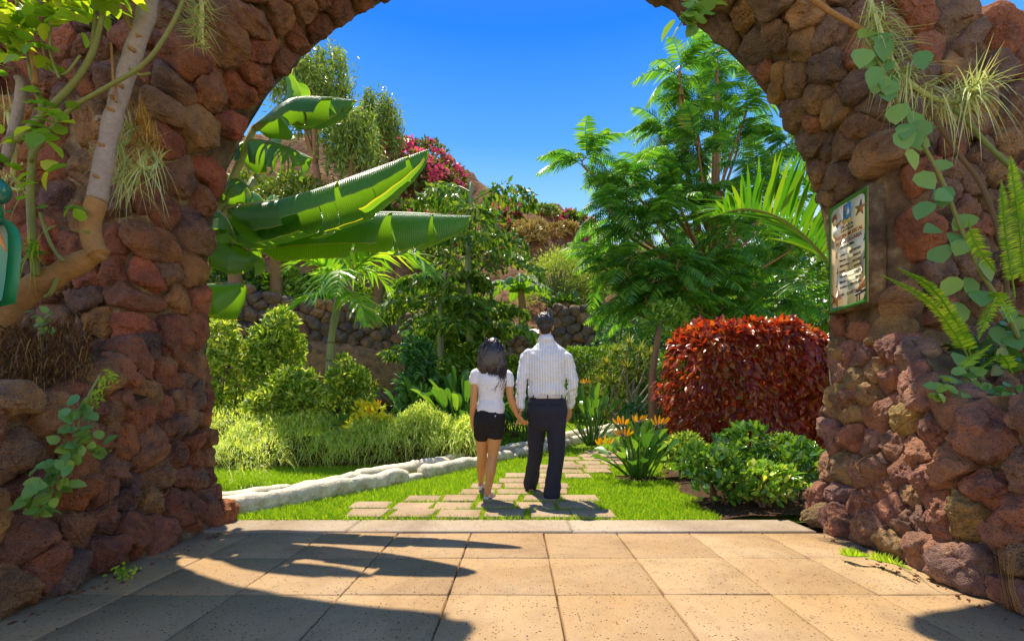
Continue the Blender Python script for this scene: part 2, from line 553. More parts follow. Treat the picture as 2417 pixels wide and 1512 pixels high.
def planter(s, label, mat, rs):
    rg = np.random.default_rng(rs)
    root = thing('planter_wall', label, 'wall', (s * 2.4, 2.4, 0))
    surf = side_surf(s)
    keep = lambda u, v: .06 < v < side_top(u) - .07
    box = (1.35, 0, 3.62, 1.42)
    pts, rad = seeds(box, .055, .235, keep, rg=rg, tries=14000)
    # a ring of outside points closes the top row
    ghost = np.array([(u, 2 * side_top(u) - .04 - (side_top(u) - .14)) for u in np.arange(1.2, 3.8, .16)])
    ghost[:, 1] = [side_top(u) + .11 for u in ghost[:, 0]]
    allp = np.vstack([pts, ghost])
    cl = cells(allp, box)
    for i in range(len(pts)):
        if len(cl[i]) < 3: continue
        stone(root, cl[i], rg.uniform(.10, .175), surf, mat, rs + i * 3.7, nth=52, nr=18, rough=1.25)
    us = np.arange(1.2, 3.60, .06); vs_ = np.linspace(0, 1.0, 24)
    U, T = np.meshgrid(us, vs_, indexing='ij')
    Pm, Nm = surf(U.ravel(), (T * (side_top(U) - .03)).ravel())
    W = Pm + Nm * np.array([.012 + .02 * nz(p_, 14) for p_ in Pm])[:, None]
    nv = len(vs_)
    Fc = [(i * nv + j, (i + 1) * nv + j, (i + 1) * nv + j + 1, i * nv + j + 1) for i in range(len(us) - 1) for j in range(nv - 1)]
    mesh('mortar', W, Fc, M['mortar'], root)
    top = []
    for u in us:
        x0 = s * 2.33 if u < 2.4 else float(surf([u], [side_top(u)])[0][0][0])
        top += [(x0, u, side_top(u) - .04), (s * 2.62, u, side_top(u) - .05), (s * 2.62, u, .5)]
    Fc = []
    for i in range(len(us) - 1):
        for k in (0, 1):
            Fc.append((i * 3 + k, i * 3 + k + 1, i * 3 + 4 + k, i * 3 + 3 + k))
    mesh('coping', top, Fc, M['mortar'], root)
    sb = MB()
    n1, n2 = 18, 14
    g = []
    for i in range(n1):
        for j in range(n2):
            x_ = s * (2.55 + 2.2 * i / (n1 - 1)); y_ = 1.2 + 1.95 * j / (n2 - 1)
            g.append((x_, y_, .87 + .05 * nz((x_, y_, 0), 5) + .03 * nz((x_, y_, 3), 17)))
    sb.add(g, [(i * n2 + j, (i + 1) * n2 + j, (i + 1) * n2 + j + 1, i * n2 + j + 1) for i in range(n1 - 1) for j in range(n2 - 1)])
    sb.build('earth', M['soil'], root)
    return root
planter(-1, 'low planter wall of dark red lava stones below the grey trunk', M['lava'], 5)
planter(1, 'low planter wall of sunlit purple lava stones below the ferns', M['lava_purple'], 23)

# ================================================================ the stone arch: two horns
AR, AZ, D0, RC, T_IN = 2.56, 1.95, 3.08, .16, .42
Q = RC * math.pi / 2
def arch_surf(s):
    def f(u, v):
        u = np.asarray(u, float); v = np.asarray(v, float)
        z = v + .8
        a = np.maximum(z - AZ, 0) / AR
        zz = np.minimum(z, AZ)
        out = np.stack([s * np.cos(a), np.zeros_like(a), np.sin(a)], -1)
        base = np.stack([s * AR * np.cos(a), np.zeros_like(a), zz + AR * np.sin(a)], -1)
        ph = np.clip(-u / Q, 0, 1) * math.pi / 2
        o = RC - RC * np.cos(ph) + np.maximum(-u - Q, 0)
        d = D0 + RC - RC * np.sin(ph) + np.maximum(u, 0)
        P = base + out * o[:, None]
        P[:, 1] = d
        N = -out * np.cos(ph)[:, None]
        N[:, 1] = -np.sin(ph)
        return P, N
    return f

def arch(s, label, mat, rs, amax, topz):
    rg = np.random.default_rng(rs)
    root = thing('stone_arch', label, 'arch', (s * 2.8, 3.3, 0))
    surf = arch_surf(s)
    vmax = (AZ - .8) + AR * amax
    def keep(u, v):
        P, N = surf([u], [v]); P = P[0]
        if not (.06 < v < vmax - .10 and u < T_IN - .08): return False
        if u < -Q:
            tipw = .35 + 1.6 * sstep(vmax, vmax - 1.6, v)
            if -u - Q > tipw: return False
        if abs(P[0]) > 3.85 or P[2] > topz(abs(P[0])): return False
        if s > 0 and u > -.10 and 1.60 < P[2] < 2.50: return False     # room for the tiled sign
        return True
    st = lambda u, v: (AR + max(-u - Q, 0)) / AR if v > AZ - .8 else 1.0
    box = (-2.3, 0, T_IN, vmax)
    pts, rad = seeds(box, .06, .29, keep, st, rg=rg, tries=14000)
    # ghosts bound the outer stones
    G = []
    for _ in range(5000):
        u = rg.uniform(box[0], box[2]); v = rg.uniform(box[1], vmax + .3)
        if v < vmax - .05 and keep(u, v): continue
        A = np.vstack([pts, np.array(G).reshape(-1, 2)]) if G else pts
        if (np.hypot(A[:, 0] - u, (A[:, 1] - v)) < .23).any(): continue
        G.append((u, v))
    if s > 0:
        G += [(u, v) for u in (.0, .12, .24, .36) for v in np.arange(.82, 1.70, .12)]
    allp = np.vstack([pts, np.array(G)])
    cl = cells(allp, (box[0], box[1], box[2] + .02, box[3] + .02))
    n = 0
    for i in range(len(pts)):
        if len(cl[i]) < 3: continue
        big = rad[i] > .17
        stone(root, cl[i], rg.uniform(.09, .14) + (.04 if big else 0), surf, mat, rs + i * 2.9, nth=52, nr=18, rough=.95)
        n += 1
    # core behind the stones: front, inner face and back in one wrapped sheet
    m = MB()
    vsn = np.linspace(0, vmax - .12, 46)
    us = np.concatenate([np.linspace(-1, -.0001, 26)])
    rows = []
    for v in vsn:
        ext = 2.2
        row = []
        lim = 0
        for k in np.linspace(1.9, 0, 26):
            P, N = surf([-Q - k], [v]); P = P[0]
            row.append((P, N[0]))
        for k in np.linspace(-Q, T_IN, 10)[1:]:
            P, N = surf([k], [v]); row.append((P[0], N[0]))
        # back face
        outv = -row[-1][1].copy(); outv[1] = 0
        Pe = row[-1][0]
        for k in np.linspace(0.02, 1.9 + RC, 26):
            row.append((Pe + outv * k + np.array([0, .06, 0]), np.array([0, 1., 0])))
        rows.append(row)
    nv = len(rows[0])
    W, ok = [], []
    for j, row in enumerate(rows):
        tipw = .40 + 1.6 * sstep(vmax, vmax - 1.6, vsn[j])
        rad_in = row[30][0]
        for P, N in row:
            q = P.copy()
            o = np.hypot(q[0] - rad_in[0], q[2] - rad_in[2])
            if o > tipw and vsn[j] > AZ - .8:
                dirv = (q - rad_in); dirv[1] = 0
                q2 = rad_in + dirv / max(o, 1e-6) * tipw
                q = np.array([q2[0], q[1], q2[2]])
            tz = topz(abs(q[0])) + .02
            if q[2] > tz: q[2] = tz
            W.append(q + N * (.012 + .02 * nz(q, 12)) * np.array([1, 1, 1]))
    Fc = [(j * nv + i, j * nv + i + 1, (j + 1) * nv + i + 1, (j + 1) * nv + i) for j in range(len(rows) - 1) for i in range(nv - 1)]
    mesh('mortar', W, Fc, M['mortar'], root)
    # closing strips: outer edge and tip
    L = len(rows)
    Wn = np.array(W).reshape(L, nv, 3)
    edge = []
    for j in range(L): edge += [Wn[j, 0], Wn[j, -1]]
    mesh('top_fill', edge, [(2 * j, 2 * j + 1, 2 * j + 3, 2 * j + 2) for j in range(L - 1)], M['mortar'], root)
    mesh('tip_fill', list(Wn[-1]), [tuple(range(nv))], M['mortar'], root, smooth=False)
    print('arch stones', n)
    return root
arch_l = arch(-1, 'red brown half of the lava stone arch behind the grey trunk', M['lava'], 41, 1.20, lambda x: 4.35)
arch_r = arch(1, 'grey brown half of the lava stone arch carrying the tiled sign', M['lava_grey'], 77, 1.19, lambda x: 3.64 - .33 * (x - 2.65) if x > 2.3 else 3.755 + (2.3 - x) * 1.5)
# ================================================================ terrain, lawn, path, white border
def ground_z(x, y):
    return .36 * sstep(8.5, 14, y) + .25 * sstep(6.8, 9.5, y) * sstep(-.2, -2.2, x)

def lawn_mat():
    t = NT('lawn')
    p = t.pos()
    n = t.noise(p, 14, 6, .7)
    c = t.ramp(n, [(.3, (.09, .13, .015)), (.55, (.20, .30, .03)), (.75, (.30, .37, .05))])
    return t.done(t.bsdf(c, .9, t.bump(n, 1, .03), .1))
M['lawn'] = lawn_mat()
def grid(name, x0, x1, nx, y0, y1, ny, zf, mat, kind='structure', label=None):
    X, Y = np.meshgrid(np.linspace(x0, x1, nx), np.linspace(y0, y1, ny), indexing='ij')
    Z = zf(X, Y)
    V = np.stack([X, Y, Z], -1).reshape(-1, 3)
    i = np.arange(nx - 1)[:, None] * ny + np.arange(ny - 1)[None]
    Fc = np.stack([i, i + ny, i + ny + 1, i + 1], -1).reshape(-1, 4)
    o = mesh(name, V, Fc, mat)
    return tag(o, label, kind=kind)
grid('ground', -70, 70, 60, -8, 60, 60, lambda X, Y: np.where(Y < 10.5, -.12, ground_z(X, Y) - .12), M['soil'], label='bare brown earth around the garden')
grid('lawn', -14, 14, 90, 3.56, 22, 80, lambda X, Y: ground_z(X, Y) + .0, M['lawn'], label='bright green mown lawn either side of the stepping stone path')

# hillside behind the garden walls
def hill_z(X, Y):
    ridge = 21.5 - 3.2 * sstep(-9, 1, X) - 3.0 * sstep(0, 9, X) + 1.5 * sstep(-9, -20, X) - 6 * sstep(10, 26, X)
    base = 3.75 + .6 * sstep(-4, 4, X)
    t = np.clip((Y - 19.0 - .12 * X) / 20.0, 0, 1)
    z = base + (ridge - base) * (t ** 1.25)
    z = z - np.maximum(Y - 41, 0) * .25
    return z
def rough_hill(X, Y):
    Z = hill_z(X, Y)
    for i in np.ndindex(X.shape):
        k = min(max((Y[i] - 20) / 8, 0), 1)
        p_ = (X[i], Y[i], Z[i])
        Z[i] += k * (1.5 * nz(p_, .22, 3) + .8 * abs(nz(p_, .6, 8)) + .45 * nz(p_, 1.6, 2))
    return Z
def hill_mat():
    t = NT('hillside')
    p = t.pos()
    n = t.noise(p, .55, 8, .68, .4)
    n2 = t.noise(p, 3.5, 6, .7)
    c = t.ramp(n, [(.3, (.10, .048, .026)), (.48, (.21, .10, .05)), (.62, (.33, .18, .085)), (.75, (.17, .085, .045))])
    c = t.mix(t.ramp(n2, [(.5, (0, 0, 0)), (.8, (.7, .7, .7))]), c, (.36, .24, .11))
    h = t.math('ADD', n2, t.math('MULTIPLY', t.vor(p, 2.2), .6))
    return t.done(t.bsdf(c, .95, t.bump(h, 1, .35), .1))
M['hill'] = hill_mat()
def wall_y(x): return np.interp(x, [-42, -9.5, -7.7, -3.2, .9, 1.2, 6.5, 36], [8.5, 9.4, 11.0, 15.2, 18.5, 18.7, 19.8, 24])
def _hill():
    nx, ny = 150, 100
    X, T = np.meshgrid(np.linspace(-42, 36, nx), np.linspace(0, 1, ny), indexing='ij')
    y0 = wall_y(X) + .25
    Y = y0 + T * (54 - y0)
    Z = rough_hill(X, Y)
    Vh = np.stack([X, Y, Z], -1).reshape(-1, 3)
    i = np.arange(nx - 1)[:, None] * ny + np.arange(ny - 1)[None]
    return tag(mesh('hillside', Vh, np.stack([i, i + ny, i + ny + 1, i + 1], -1).reshape(-1, 4), M['hill']), 'dry brown hillside rising behind the garden', kind='structure')
hill = _hill()
from mathutils.bvhtree import BVHTree
hill_bvh = BVHTree.FromPolygons([v.co for v in hill.data.vertices], [tuple(p.vertices) for p in hill.data.polygons])
def hill_hit(x, y):
    a = Vector(D(x, y, 1.0)) - Vector((0, 0, EYE))
    h = hill_bvh.ray_cast(Vector((0, 0, EYE)), a.normalized())
    return np.array(h[0]) if h[0] is not None else None

# stepping stones
path_rows = [(3.75, -1.42, .66), (4.06, -1.5, .68), (4.38, -1.08, .60), (4.70, -.72, .55), (5.03, -.52, .56), (5.38, -.34, .72), (5.76, -.16, .95),
             (6.16, .02, 1.25), (6.58, .22, 1.42), (7.02, .45, 1.58), (7.50, .70, 1.75), (8.02, .98, 1.98), (8.6, 1.3, 2.3), (9.2, 1.65, 2.6)]
path = mesh('path', [(-1.55, 3.58, -.02), (.75, 3.58, -.02), (.75, 5.2, -.02), (-1.4, 5.2, -.02)], [(0, 1, 2, 3)], M['soil'], smooth=False)
tag(path, 'stepping stone path curving away to the right through the lawn', kind='structure')
step_rects = []
for k, (y, xa, xb) in enumerate(path_rows):
    dy = (path_rows[min(k + 1, len(path_rows) - 1)][0] - path_rows[max(k - 1, 0)][0]) / (2 if 0 < k < len(path_rows) - 1 else 1)
    w = .375
    x = xa + (.12 if k % 2 else 0)
    if k == 1: x = xa - .0
    while x + .28 < xb + .12:
        ww = random.uniform(.315, .35)
        h = dy * .85
        z = float(ground_z(x, y))
        yo = random.uniform(-.02, .02)
        slab('stepping_stone', path, x, x + ww, y - h / 2 + yo, y + h / 2 + yo, z - .05, z + .028 + random.uniform(-.004, .004), M['step'], wob=.016)
        step_rects.append((x, x + ww, y - h / 2 + yo, y + h / 2 + yo))
        x += w + random.uniform(-.02, .03)

# white rendered border of rough stones: front row and back row of a shallow channel
def white_mat():
    t = NT('limewash')
    p = t.pos()
    n = t.noise(p, 9, 6, .7)
    n2 = t.noise(p, 34, 4, .7)
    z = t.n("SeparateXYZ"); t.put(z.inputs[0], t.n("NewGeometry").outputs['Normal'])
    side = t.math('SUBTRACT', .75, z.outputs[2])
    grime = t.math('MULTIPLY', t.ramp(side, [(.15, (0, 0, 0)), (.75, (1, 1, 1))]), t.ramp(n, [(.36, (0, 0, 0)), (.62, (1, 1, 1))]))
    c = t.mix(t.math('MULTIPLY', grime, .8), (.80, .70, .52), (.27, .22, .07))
    c = t.mix(t.ramp(n2, [(.62, (0, 0, 0)), (.75, (.7, .7, .7))]), c, (.30, .24, .12))
    return t.done(t.bsdf(c, .85, t.bump(t.math('ADD', n2, n), .8, .02), .2))
M['white'] = white_mat()
front = spline([(-2.75, 3.60), (-2.35, 3.80), (-1.53, 5.02), (-.60, 6.75), (.5, 8.85), (1.95, 10.7), (4.1, 12.6), (6.5, 14)], 400)
border = thing('garden_border', 'whitewashed rough stone border running from the left arch along the lawn', 'garden border', (-.6, 6.7, 0))
def log(P, w, h, zb, seed, parent):
    n = max(int(len(P)), 8)
    P = spline(P, max(10, int(np.linalg.norm(np.diff(P, axis=0), axis=1).sum() / .06)))
    n = len(P); T = unit(np.gradient(P, axis=0)); Nn = np.stack([-T[:, 1], T[:, 0]], 1)
    k = 16
    V = []
    for i in range(n):
        e = min(i, n - 1 - i) / (n - 1)
        endf = min(1, .82 + e * 9)
        for j in range(k):
            a = j / k * 2 * math.pi
            cx, cz = math.cos(a), math.sin(a)
            r = (abs(cx) ** 3.2 + abs(cz) ** 3.2) ** (-1 / 3.2)
            ox, oz = cx * r * w * .5 * endf, cz * r * h * .5 * endf
            q = np.array([P[i][0] + Nn[i][0] * ox, P[i][1] + Nn[i][1] * ox, zb + h * .5 + oz + float(ground_z(P[i][0], P[i][1]))])
            bmp = .020 * nz(q, 5.5, seed) + .012 * nz(q, 15, seed)
            q[2] += bmp + .02 * nz((P[i][0], P[i][1], 0), 3, seed)
            q[0] += Nn[i][0] * bmp * (1 if cx > 0 else -1); q[1] += Nn[i][1] * bmp * (1 if cx > 0 else -1)
            V.append(q)
    Fc = [(i * k + j, i * k + (j + 1) % k, (i + 1) * k + (j + 1) % k, (i + 1) * k + j) for i in range(n - 1) for j in range(k)]
    Fc += [tuple(range(k - 1, -1, -1)), tuple((n - 1) * k + j for j in range(k))]
    mesh('border_stone', V, Fc, M['white'], parent)
arc = np.concatenate([[0], np.cumsum(np.linalg.norm(np.diff(front, axis=0), axis=1))])
def border_run(a, b, off, w, h, zb, seed):
    q_ = np.linspace(a, b, max(4, int((b - a) / .25)))
    P = np.stack([np.interp(q_, arc, front[:, 0]), np.interp(q_, arc, front[:, 1])], -1)
    T = unit(np.gradient(P, axis=0)); Nn = np.stack([-T[:, 1], T[:, 0]], 1)
    log(P + Nn * off, w * .92, h * .92, zb, seed, border)
for q, (a, b, w, h) in enumerate([(.05, 2.32, .17, .235), (2.33, 2.62, .14, .13), (2.60, 4.95, .17, .225), (4.96, 5.22, .14, .13), (5.2, 7.3, .17, .22), (7.31, 9.6, .18, .22), (9.61, 11.5, .19, .24), (11.51, 13.5, .2, .25)]):
    border_run(a, b, .015 * (q % 2), w, h, -.04, q * 5.1)
for q, (a, b, w, h) in enumerate([(.0, 1.9, .15, .20), (1.88, 3.6, .18, .23), (3.62, 5.5, .16, .22), (5.48, 7.4, .18, .24), (7.41, 9.3, .19, .26), (9.31, 11.4, .2, .26), (11.41, 13.2, .2, .26)]):
    border_run(a, b, .34 + .02 * (q % 3), w, h, -.03, 50 + q * 3.3)

# grass blades
def grass(name, n, x0, x1, y0, y1, hmin, hmax, w, mat, ok=None, label=None, pw=2.0):
    y = 1 / (1 / y0 + (1 / y1 - 1 / y0) * rng.random(n)) if pw else rng.uniform(y0, y1, n)
    x = rng.uniform(x0, x1, n)
    # keep what the picture can hold
    k = (np.abs(x / y) < 1.25)
    x, y = x[k], y[k]
    if ok is not None:
        k = ok(x, y); x, y = x[k], y[k]
    n = len(x)
    h = rng.uniform(hmin, hmax, n)
    a = rng.uniform(0, 2 * np.pi, n)
    lean = rng.uniform(.1, .9, n) * h
    la = rng.uniform(0, 2 * np.pi, n)
    ww = w * rng.uniform(.7, 1.3, n) * (1 + .10 * y)
    B = np.stack([x, y, ground_z(x, y)], 1)
    d = np.stack([np.cos(a), np.sin(a), np.zeros(n)], 1) * ww[:, None]
    L = np.stack([np.cos(la) * lean, np.sin(la) * lean, h], 1)
    Mi = B + L * np.array([.35, .35, .62])
    V = np.stack([B - d, B + d, Mi + d * .7, Mi - d * .7, B + L], 1).reshape(-1, 3)
    i = np.arange(n)[:, None] * 5
    tri = np.concatenate([i + np.array([[0, 1, 2]]), i + np.array([[0, 2, 3]]), i + np.array([[3, 2, 4]])])
    o = mesh(name, V, tri, mat, smooth=False)
    return tag(o, label, kind='stuff')
M['grass'] = leaf_mat('grass', (.12, .22, .012), (.22, .33, .02), (.34, .37, .06), trans=.46, rough=.5, spec=.25)
rects = np.array(step_rects)
fx, fy = front[:, 0], front[:, 1]
def lawn_ok(x, y):
    m = np.ones(len(x), bool)
    for a, b, c, d in rects: m &= ~((x > a - .002) & (x < b + .002) & (y > c - .002) & (y < d + .002))
    dist = np.full(len(x), 9.)
    for i in range(0, 400, 6): dist = np.minimum(dist, np.hypot(x - fx[i], y - fy[i]))
    m &= dist > .09
    m &= ~((x > 1.60 + .12 * (y - 3.6) + .04 * np.sin(y * 9)) & (y < 6.0))          # shrub bed on the right
    m &= ~((x - 1.51) ** 2 + (y - 5.62) ** 2 < .30 ** 2)
    return m
grass('grass', 150000, -4.5, 3.0, 3.585, 7.5, .022, .060, .0022, M['grass'], lawn_ok, 'short bright green lawn grass in front and between the stepping stones')
grass('grass', 60000, -8, 9, 7.2, 17, .03, .06, .0045, M['grass'], lawn_ok, 'short bright green lawn grass farther back in the garden')
# ================================================================ plant building blocks
def perp(A):
    A = np.asarray(A, float)
    ref = np.where(np.abs(A[:, 2:3]) > .95, np.array([[1., 0, 0]]), np.array([[0, 0, 1.]]))
    S = unit(np.cross(A, ref))
    return S, unit(np.cross(S, A))

# leaf templates: (along, across, up) and faces
TEMPL = {
    'diamond': (np.array([(0, 0, 0), (.45, .5, .05), (1, 0, -.06), (.45, -.5, .05)]), np.array([(0, 3, 2), (0, 2, 1)])),
    'fold': (np.array([(0, 0, 0), (.3, .46, .10), (.3, 0, 0), (.3, -.46, .10), (.68, .38, .06), (.68, 0, -.02), (.68, -.38, .06), (1, 0, -.10)]),
             np.array([(0, 2, 1), (0, 3, 2), (1, 2, 5), (1, 5, 4), (2, 3, 6), (2, 6, 5), (4, 5, 7), (5, 6, 7)])),
    'round': (np.array([(0, 0, 0), (.12, .40, .02), (.5, .55, .05), (.82, .33, .0), (1.02, 0, -.08), (.82, -.33, .0), (.5, -.55, .05), (.12, -.40, .02), (.5, 0, -.03)]),
              np.array([(8, 0, 7), (8, 1, 0), (8, 2, 1), (8, 3, 2), (8, 4, 3), (8, 5, 4), (8, 6, 5), (8, 7, 6)])),
}
def leaf_verts(P, A, U, L, W, tmpl, bend=0.0):
    T, Fc = TEMPL[tmpl]
    A = unit(A)
    S = unit(np.cross(A, U) + 1e-6)
    N = unit(np.cross(S, A))
    L = np.broadcast_to(L, len(P)); W = np.broadcast_to(W, len(P))
    V = (P[:, None] + A[:, None] * (T[None, :, 0:1] * L[:, None, None]) + S[:, None] * (T[None, :, 1:2] * W[:, None, None])
         + N[:, None] * ((T[None, :, 2:3] - bend * T[None, :, 0:1] ** 2) * L[:, None, None]))
    k = len(T)
    return V.reshape(-1, 3), (np.arange(len(P))[:, None, None] * k + Fc[None]).reshape(-1, Fc.shape[1])

def leaves(name, root, P, A, U, L, W, tmpl, mat, bend=.0, kind=None):
    V, Fc = leaf_verts(np.asarray(P, float), A, U, L, W, tmpl, bend)
    return mesh(name, V, Fc, mat, root, kind=kind, smooth=(tmpl != 'diamond'))

_leafmesh = {}
def leaf_parts(root, P, A, U, L, W, tmpl, mat, bend=.1, n_parts=150, name='leaf', rest='foliage'):
    """The leaves that show largest become parts that share a mesh; the rest one mesh."""
    P = np.asarray(P, float); n = len(P)
    L = np.broadcast_to(L, n).astype(float); W = np.broadcast_to(W, n).astype(float)
    A = unit(A); S = unit(np.cross(A, U) + 1e-6); N = unit(np.cross(S, A))
    order = np.argsort(P[:, 1] - L * 1.0)
    near = order[:n_parts]; far = order[n_parts:]
    key = (tmpl, mat.name, round(bend, 3))
    if key not in _leafmesh:
        T, Fc = TEMPL[tmpl]
        V = T.copy(); V[:, 2] -= bend * V[:, 0] ** 2
        me = bpy.data.meshes.new(name)
        fill(me, V, Fc)
        me.polygons.foreach_set("use_smooth", np.ones(len(me.polygons), bool))
        me.materials.append(mat)
        _leafmesh[key] = me
    po = np.array(parent_world(root))
    for i in near:
        o = bpy.data.objects.new(name, _leafmesh[key])
        m = Matrix(((A[i][0] * L[i], S[i][0] * W[i], N[i][0] * L[i], P[i][0] - po[0]),
                    (A[i][1] * L[i], S[i][1] * W[i], N[i][1] * L[i], P[i][1] - po[1]),
                    (A[i][2] * L[i], S[i][2] * W[i], N[i][2] * L[i], P[i][2] - po[2]), (0, 0, 0, 1)))
        link(o, root)
        o.matrix_local = m
    if len(far):
        leaves(rest, root, P[far], A[far], U[far] if np.ndim(U) > 1 else U, L[far], W[far], tmpl, mat, bend, kind='stuff')

def blades(P, Dv, L, W, droop, seg=3, taper=.75, wmid=0.0, across=None):
    """Strap leaves that bend under their weight; returns V, quads."""
    P = np.asarray(P, float); n = len(P)
    Dv = unit(Dv)
    L = np.broadcast_to(L, n)[:, None]; W = np.broadcast_to(W, n)[:, None]; dr = np.broadcast_to(droop, n)[:, None]
    S = unit(np.cross(Dv, np.array([0, 0, 1.])) + 1e-5)
    if across is not None: S = unit(across - Dv * (across * Dv).sum(1)[:, None])
    V = []
    for k in range(seg + 1):
        t = k / seg
        q = P + Dv * L * t + np.array([0, 0, -1.]) * dr * L * t * t
        w = W * max((1 - t) ** taper * (1 if not wmid else min(1, wmid + t * 3)), .04) * .5
        V += [q - S * w, q + S * w]
    V = np.stack(V, 1)
    m = 2 * (seg + 1)
    Fq = np.array([(2 * k, 2 * k + 1, 2 * k + 3, 2 * k + 2) for k in range(seg)])
    return V.reshape(-1, 3), (np.arange(n)[:, None, None] * m + Fq[None]).reshape(-1, 4)

def rand_dirs(n, up=-1.0, rg=None):
    rg = rg or rng
    v = unit(rg.normal(size=(n * 3 + 20, 3)))
    v = v[v[:, 2] > up][:n]
    return v

def clump_points(centers, radii, n, rg=None, shell=.35, up=-.6, flatz=1.0):
    """Points near the surfaces of several clumps, with their outward directions."""
    rg = rg or rng
    centers = np.asarray(centers, float); radii = np.asarray(radii, float)
    w = radii ** 2; w = w / w.sum()
    idx = rg.choice(len(centers), n, p=w)
    d = unit(rg.normal(size=(n, 3)))
    low = d[:, 2] < up
    d[low, 2] *= -1
    r = radii[idx] * (1 - shell * rg.random(n) ** 1.6)
    P = centers[idx] + d * r[:, None] * np.array([1, 1, flatz])
    # drop points buried inside another clump
    keep = np.ones(n, bool)
    for c, q in zip(centers, radii):
        keep &= (np.linalg.norm((P - c) / np.array([1, 1, flatz]), axis=1) > q * .62)
    return P[keep], d[keep]

def clumps(c, rad, n, rr, rg=None):
    """n clump centres on an ellipsoid around c."""
    rg = rg or rng
    d = unit(rg.normal(size=(n, 3))); d[:, 2] = np.where(d[:, 2] < -.5, -d[:, 2], d[:, 2])
    C = np.asarray(c) + d * np.asarray(rad) * rg.uniform(.45, .8, (n, 1))
    return C, rg.uniform(rr[0], rr[1], n)

M['stem'] = flat('stem', (.16, .11, .055), .8, .2, .3, 40, .5)
M['stem_green'] = flat('stem_green', (.16, .22, .055), .6, .3, .25, 30, .3)
M['bark_grey'] = flat('bark_grey', (.36, .31, .27), .85, .2, .35, 60, .8)
M['bark_brown'] = flat('bark_brown', (.30, .17, .085), .85, .2, .35, 40, .8)

def bush(name, label, cat, base, boxr, ncl, rr, nleaf, L, W, mat, tmpl='fold', stems=6, group=None, seed=1, parts=0, up=.35, zc=None, flower=None, shell=.4):
    rg = np.random.default_rng(seed)
    base = np.array(base, float)
    root = thing(name, label, cat, base, group)
    c = base + np.array([0, 0, zc if zc is not None else boxr[2]])
    C, r = clumps(c, boxr, ncl, rr, rg)
    C[:, 2] = np.maximum(C[:, 2], base[2] + r * .5)
    P, d = clump_points(C, r, nleaf, rg, shell)
    A = unit(d * .7 + rg.normal(size=d.shape) * .5 + np.array([0, 0, up]))
    U = unit(d + np.array([0, 0, .6]) + rg.normal(size=d.shape) * .3)
    Ls = L * rg.uniform(.65, 1.25, len(P)); Ws = W * rg.uniform(.7, 1.2, len(P))
    if parts: leaf_parts(root, P, A, U, Ls, Ws, tmpl, mat, .12, parts)
    else: leaves('foliage', root, P, A, U, Ls, Ws, tmpl, mat, .1, kind='stuff')
    m = MB()
    for k in range(min(stems, ncl)):
        b = base + np.array([rg.normal(0, boxr[0] * .12), rg.normal(0, boxr[1] * .12), -.05])
        mid = (b + C[k]) / 2 + rg.normal(0, .04, 3)
        m.tube(spline([b, mid, C[k]], 8), np.linspace(.018, .007, 8), 6)
    m.build('stems', M['stem'], root)
    if flower:
        k = rg.choice(len(P), flower[0])
        leaves('blossoms', root, P[k] + d[k] * .03, rand_dirs(len(k), rg=rg), d[k], flower[1], flower[1], 'diamond', flower[2])
    return root
# ================================================================ dry stone walls at the back
def plan_surf(P):
    P = np.asarray(P, float)
    fine = spline(P, 300)
    al = np.concatenate([[0], np.cumsum(np.linalg.norm(np.diff(fine, axis=0), axis=1))])
    T = unit(np.gradient(fine, axis=0))
    def f(u, v):
        u = np.atleast_1d(np.asarray(u, float)); v = np.atleast_1d(np.asarray(v, float))
        x = np.interp(u, al, fine[:, 0]); y = np.interp(u, al, fine[:, 1])
        tx = np.interp(u, al, T[:, 0]); ty = np.interp(u, al, T[:, 1])
        N = np.stack([ty, -tx, np.full_like(u, .10)], -1)
        Pw = np.stack([x - N[:, 0] * v * .04 * -1, y, v], -1)
        return Pw, unit(N)
    return f, al[-1]
def back_wall(label, plan, z0, z1, rs, show, rmin=.14, rmax=.27, top=lambda u: 0.0):
    rg = np.random.default_rng(rs)
    surf, ln = plan_surf(plan)
    mid = np.mean(plan, axis=0)
    root = thing('dry_stone_wall', label, 'wall', (mid[0], mid[1], 0))
    def keep(u, v):
        P, _ = surf([u], [v]); P = P[0]
        px = CX + P[0] / P[1] * F
        return show[0] < px < show[1] and not (437 < px < 490) and v < z1 + top(u) - .02
    box = (0, z0, ln, z1 + .25)
    pts, rad = seeds(box, rmin, rmax, keep, rg=rg, tries=14000)
    gh = [(u, z1 + top(u) + .20) for u in np.arange(0, ln, .22)]
    cl = cells(np.vstack([pts, gh]), box)
    order = np.argsort(-pts[:, 1])
    for q, i in enumerate(order[:300]):
        if len(cl[i]) > 2:
            stone(root, cl[i], rg.uniform(.08, .15), surf, M['wall_stone'], rs + i * 1.7, nth=18, nr=6, rough=1.0, shrink=1.03, p=14.0)
    more = MB()
    for q, i in enumerate(order[300:]):
        if len(cl[i]) > 2:
            stone(root, cl[i], rg.uniform(.08, .15), surf, M['wall_stone'], rs + i * 1.7, nth=14, nr=5, rough=1.0, shrink=1.03, p=14.0, collect=more)
    if more.n: more.build('lower_stones', M['wall_stone'], root, kind='stuff')
    us = np.linspace(0, ln, 60); vv = np.linspace(-.3, 1, 14)
    W = []
    for u in us:
        for k in vv:
            z = k * (z1 + top(u) - .02)
            P, N = surf([u], [z]); W.append(P[0] - N[0] * .04)
        P, N = surf([u], [z1 + top(u) - .02]); W.append(P[0] - N[0] * .6)
    nv = len(vv) + 1
    mesh('wall_core', W, [(i * nv + j, (i + 1) * nv + j, (i + 1) * nv + j + 1, i * nv + j + 1) for i in range(59) for j in range(nv - 1)], M['mortar_dark'], root)
    return root
M['mortar_dark'] = flat('mortar_dark', (.05, .042, .036), .95, .1, .4, 12, .6)
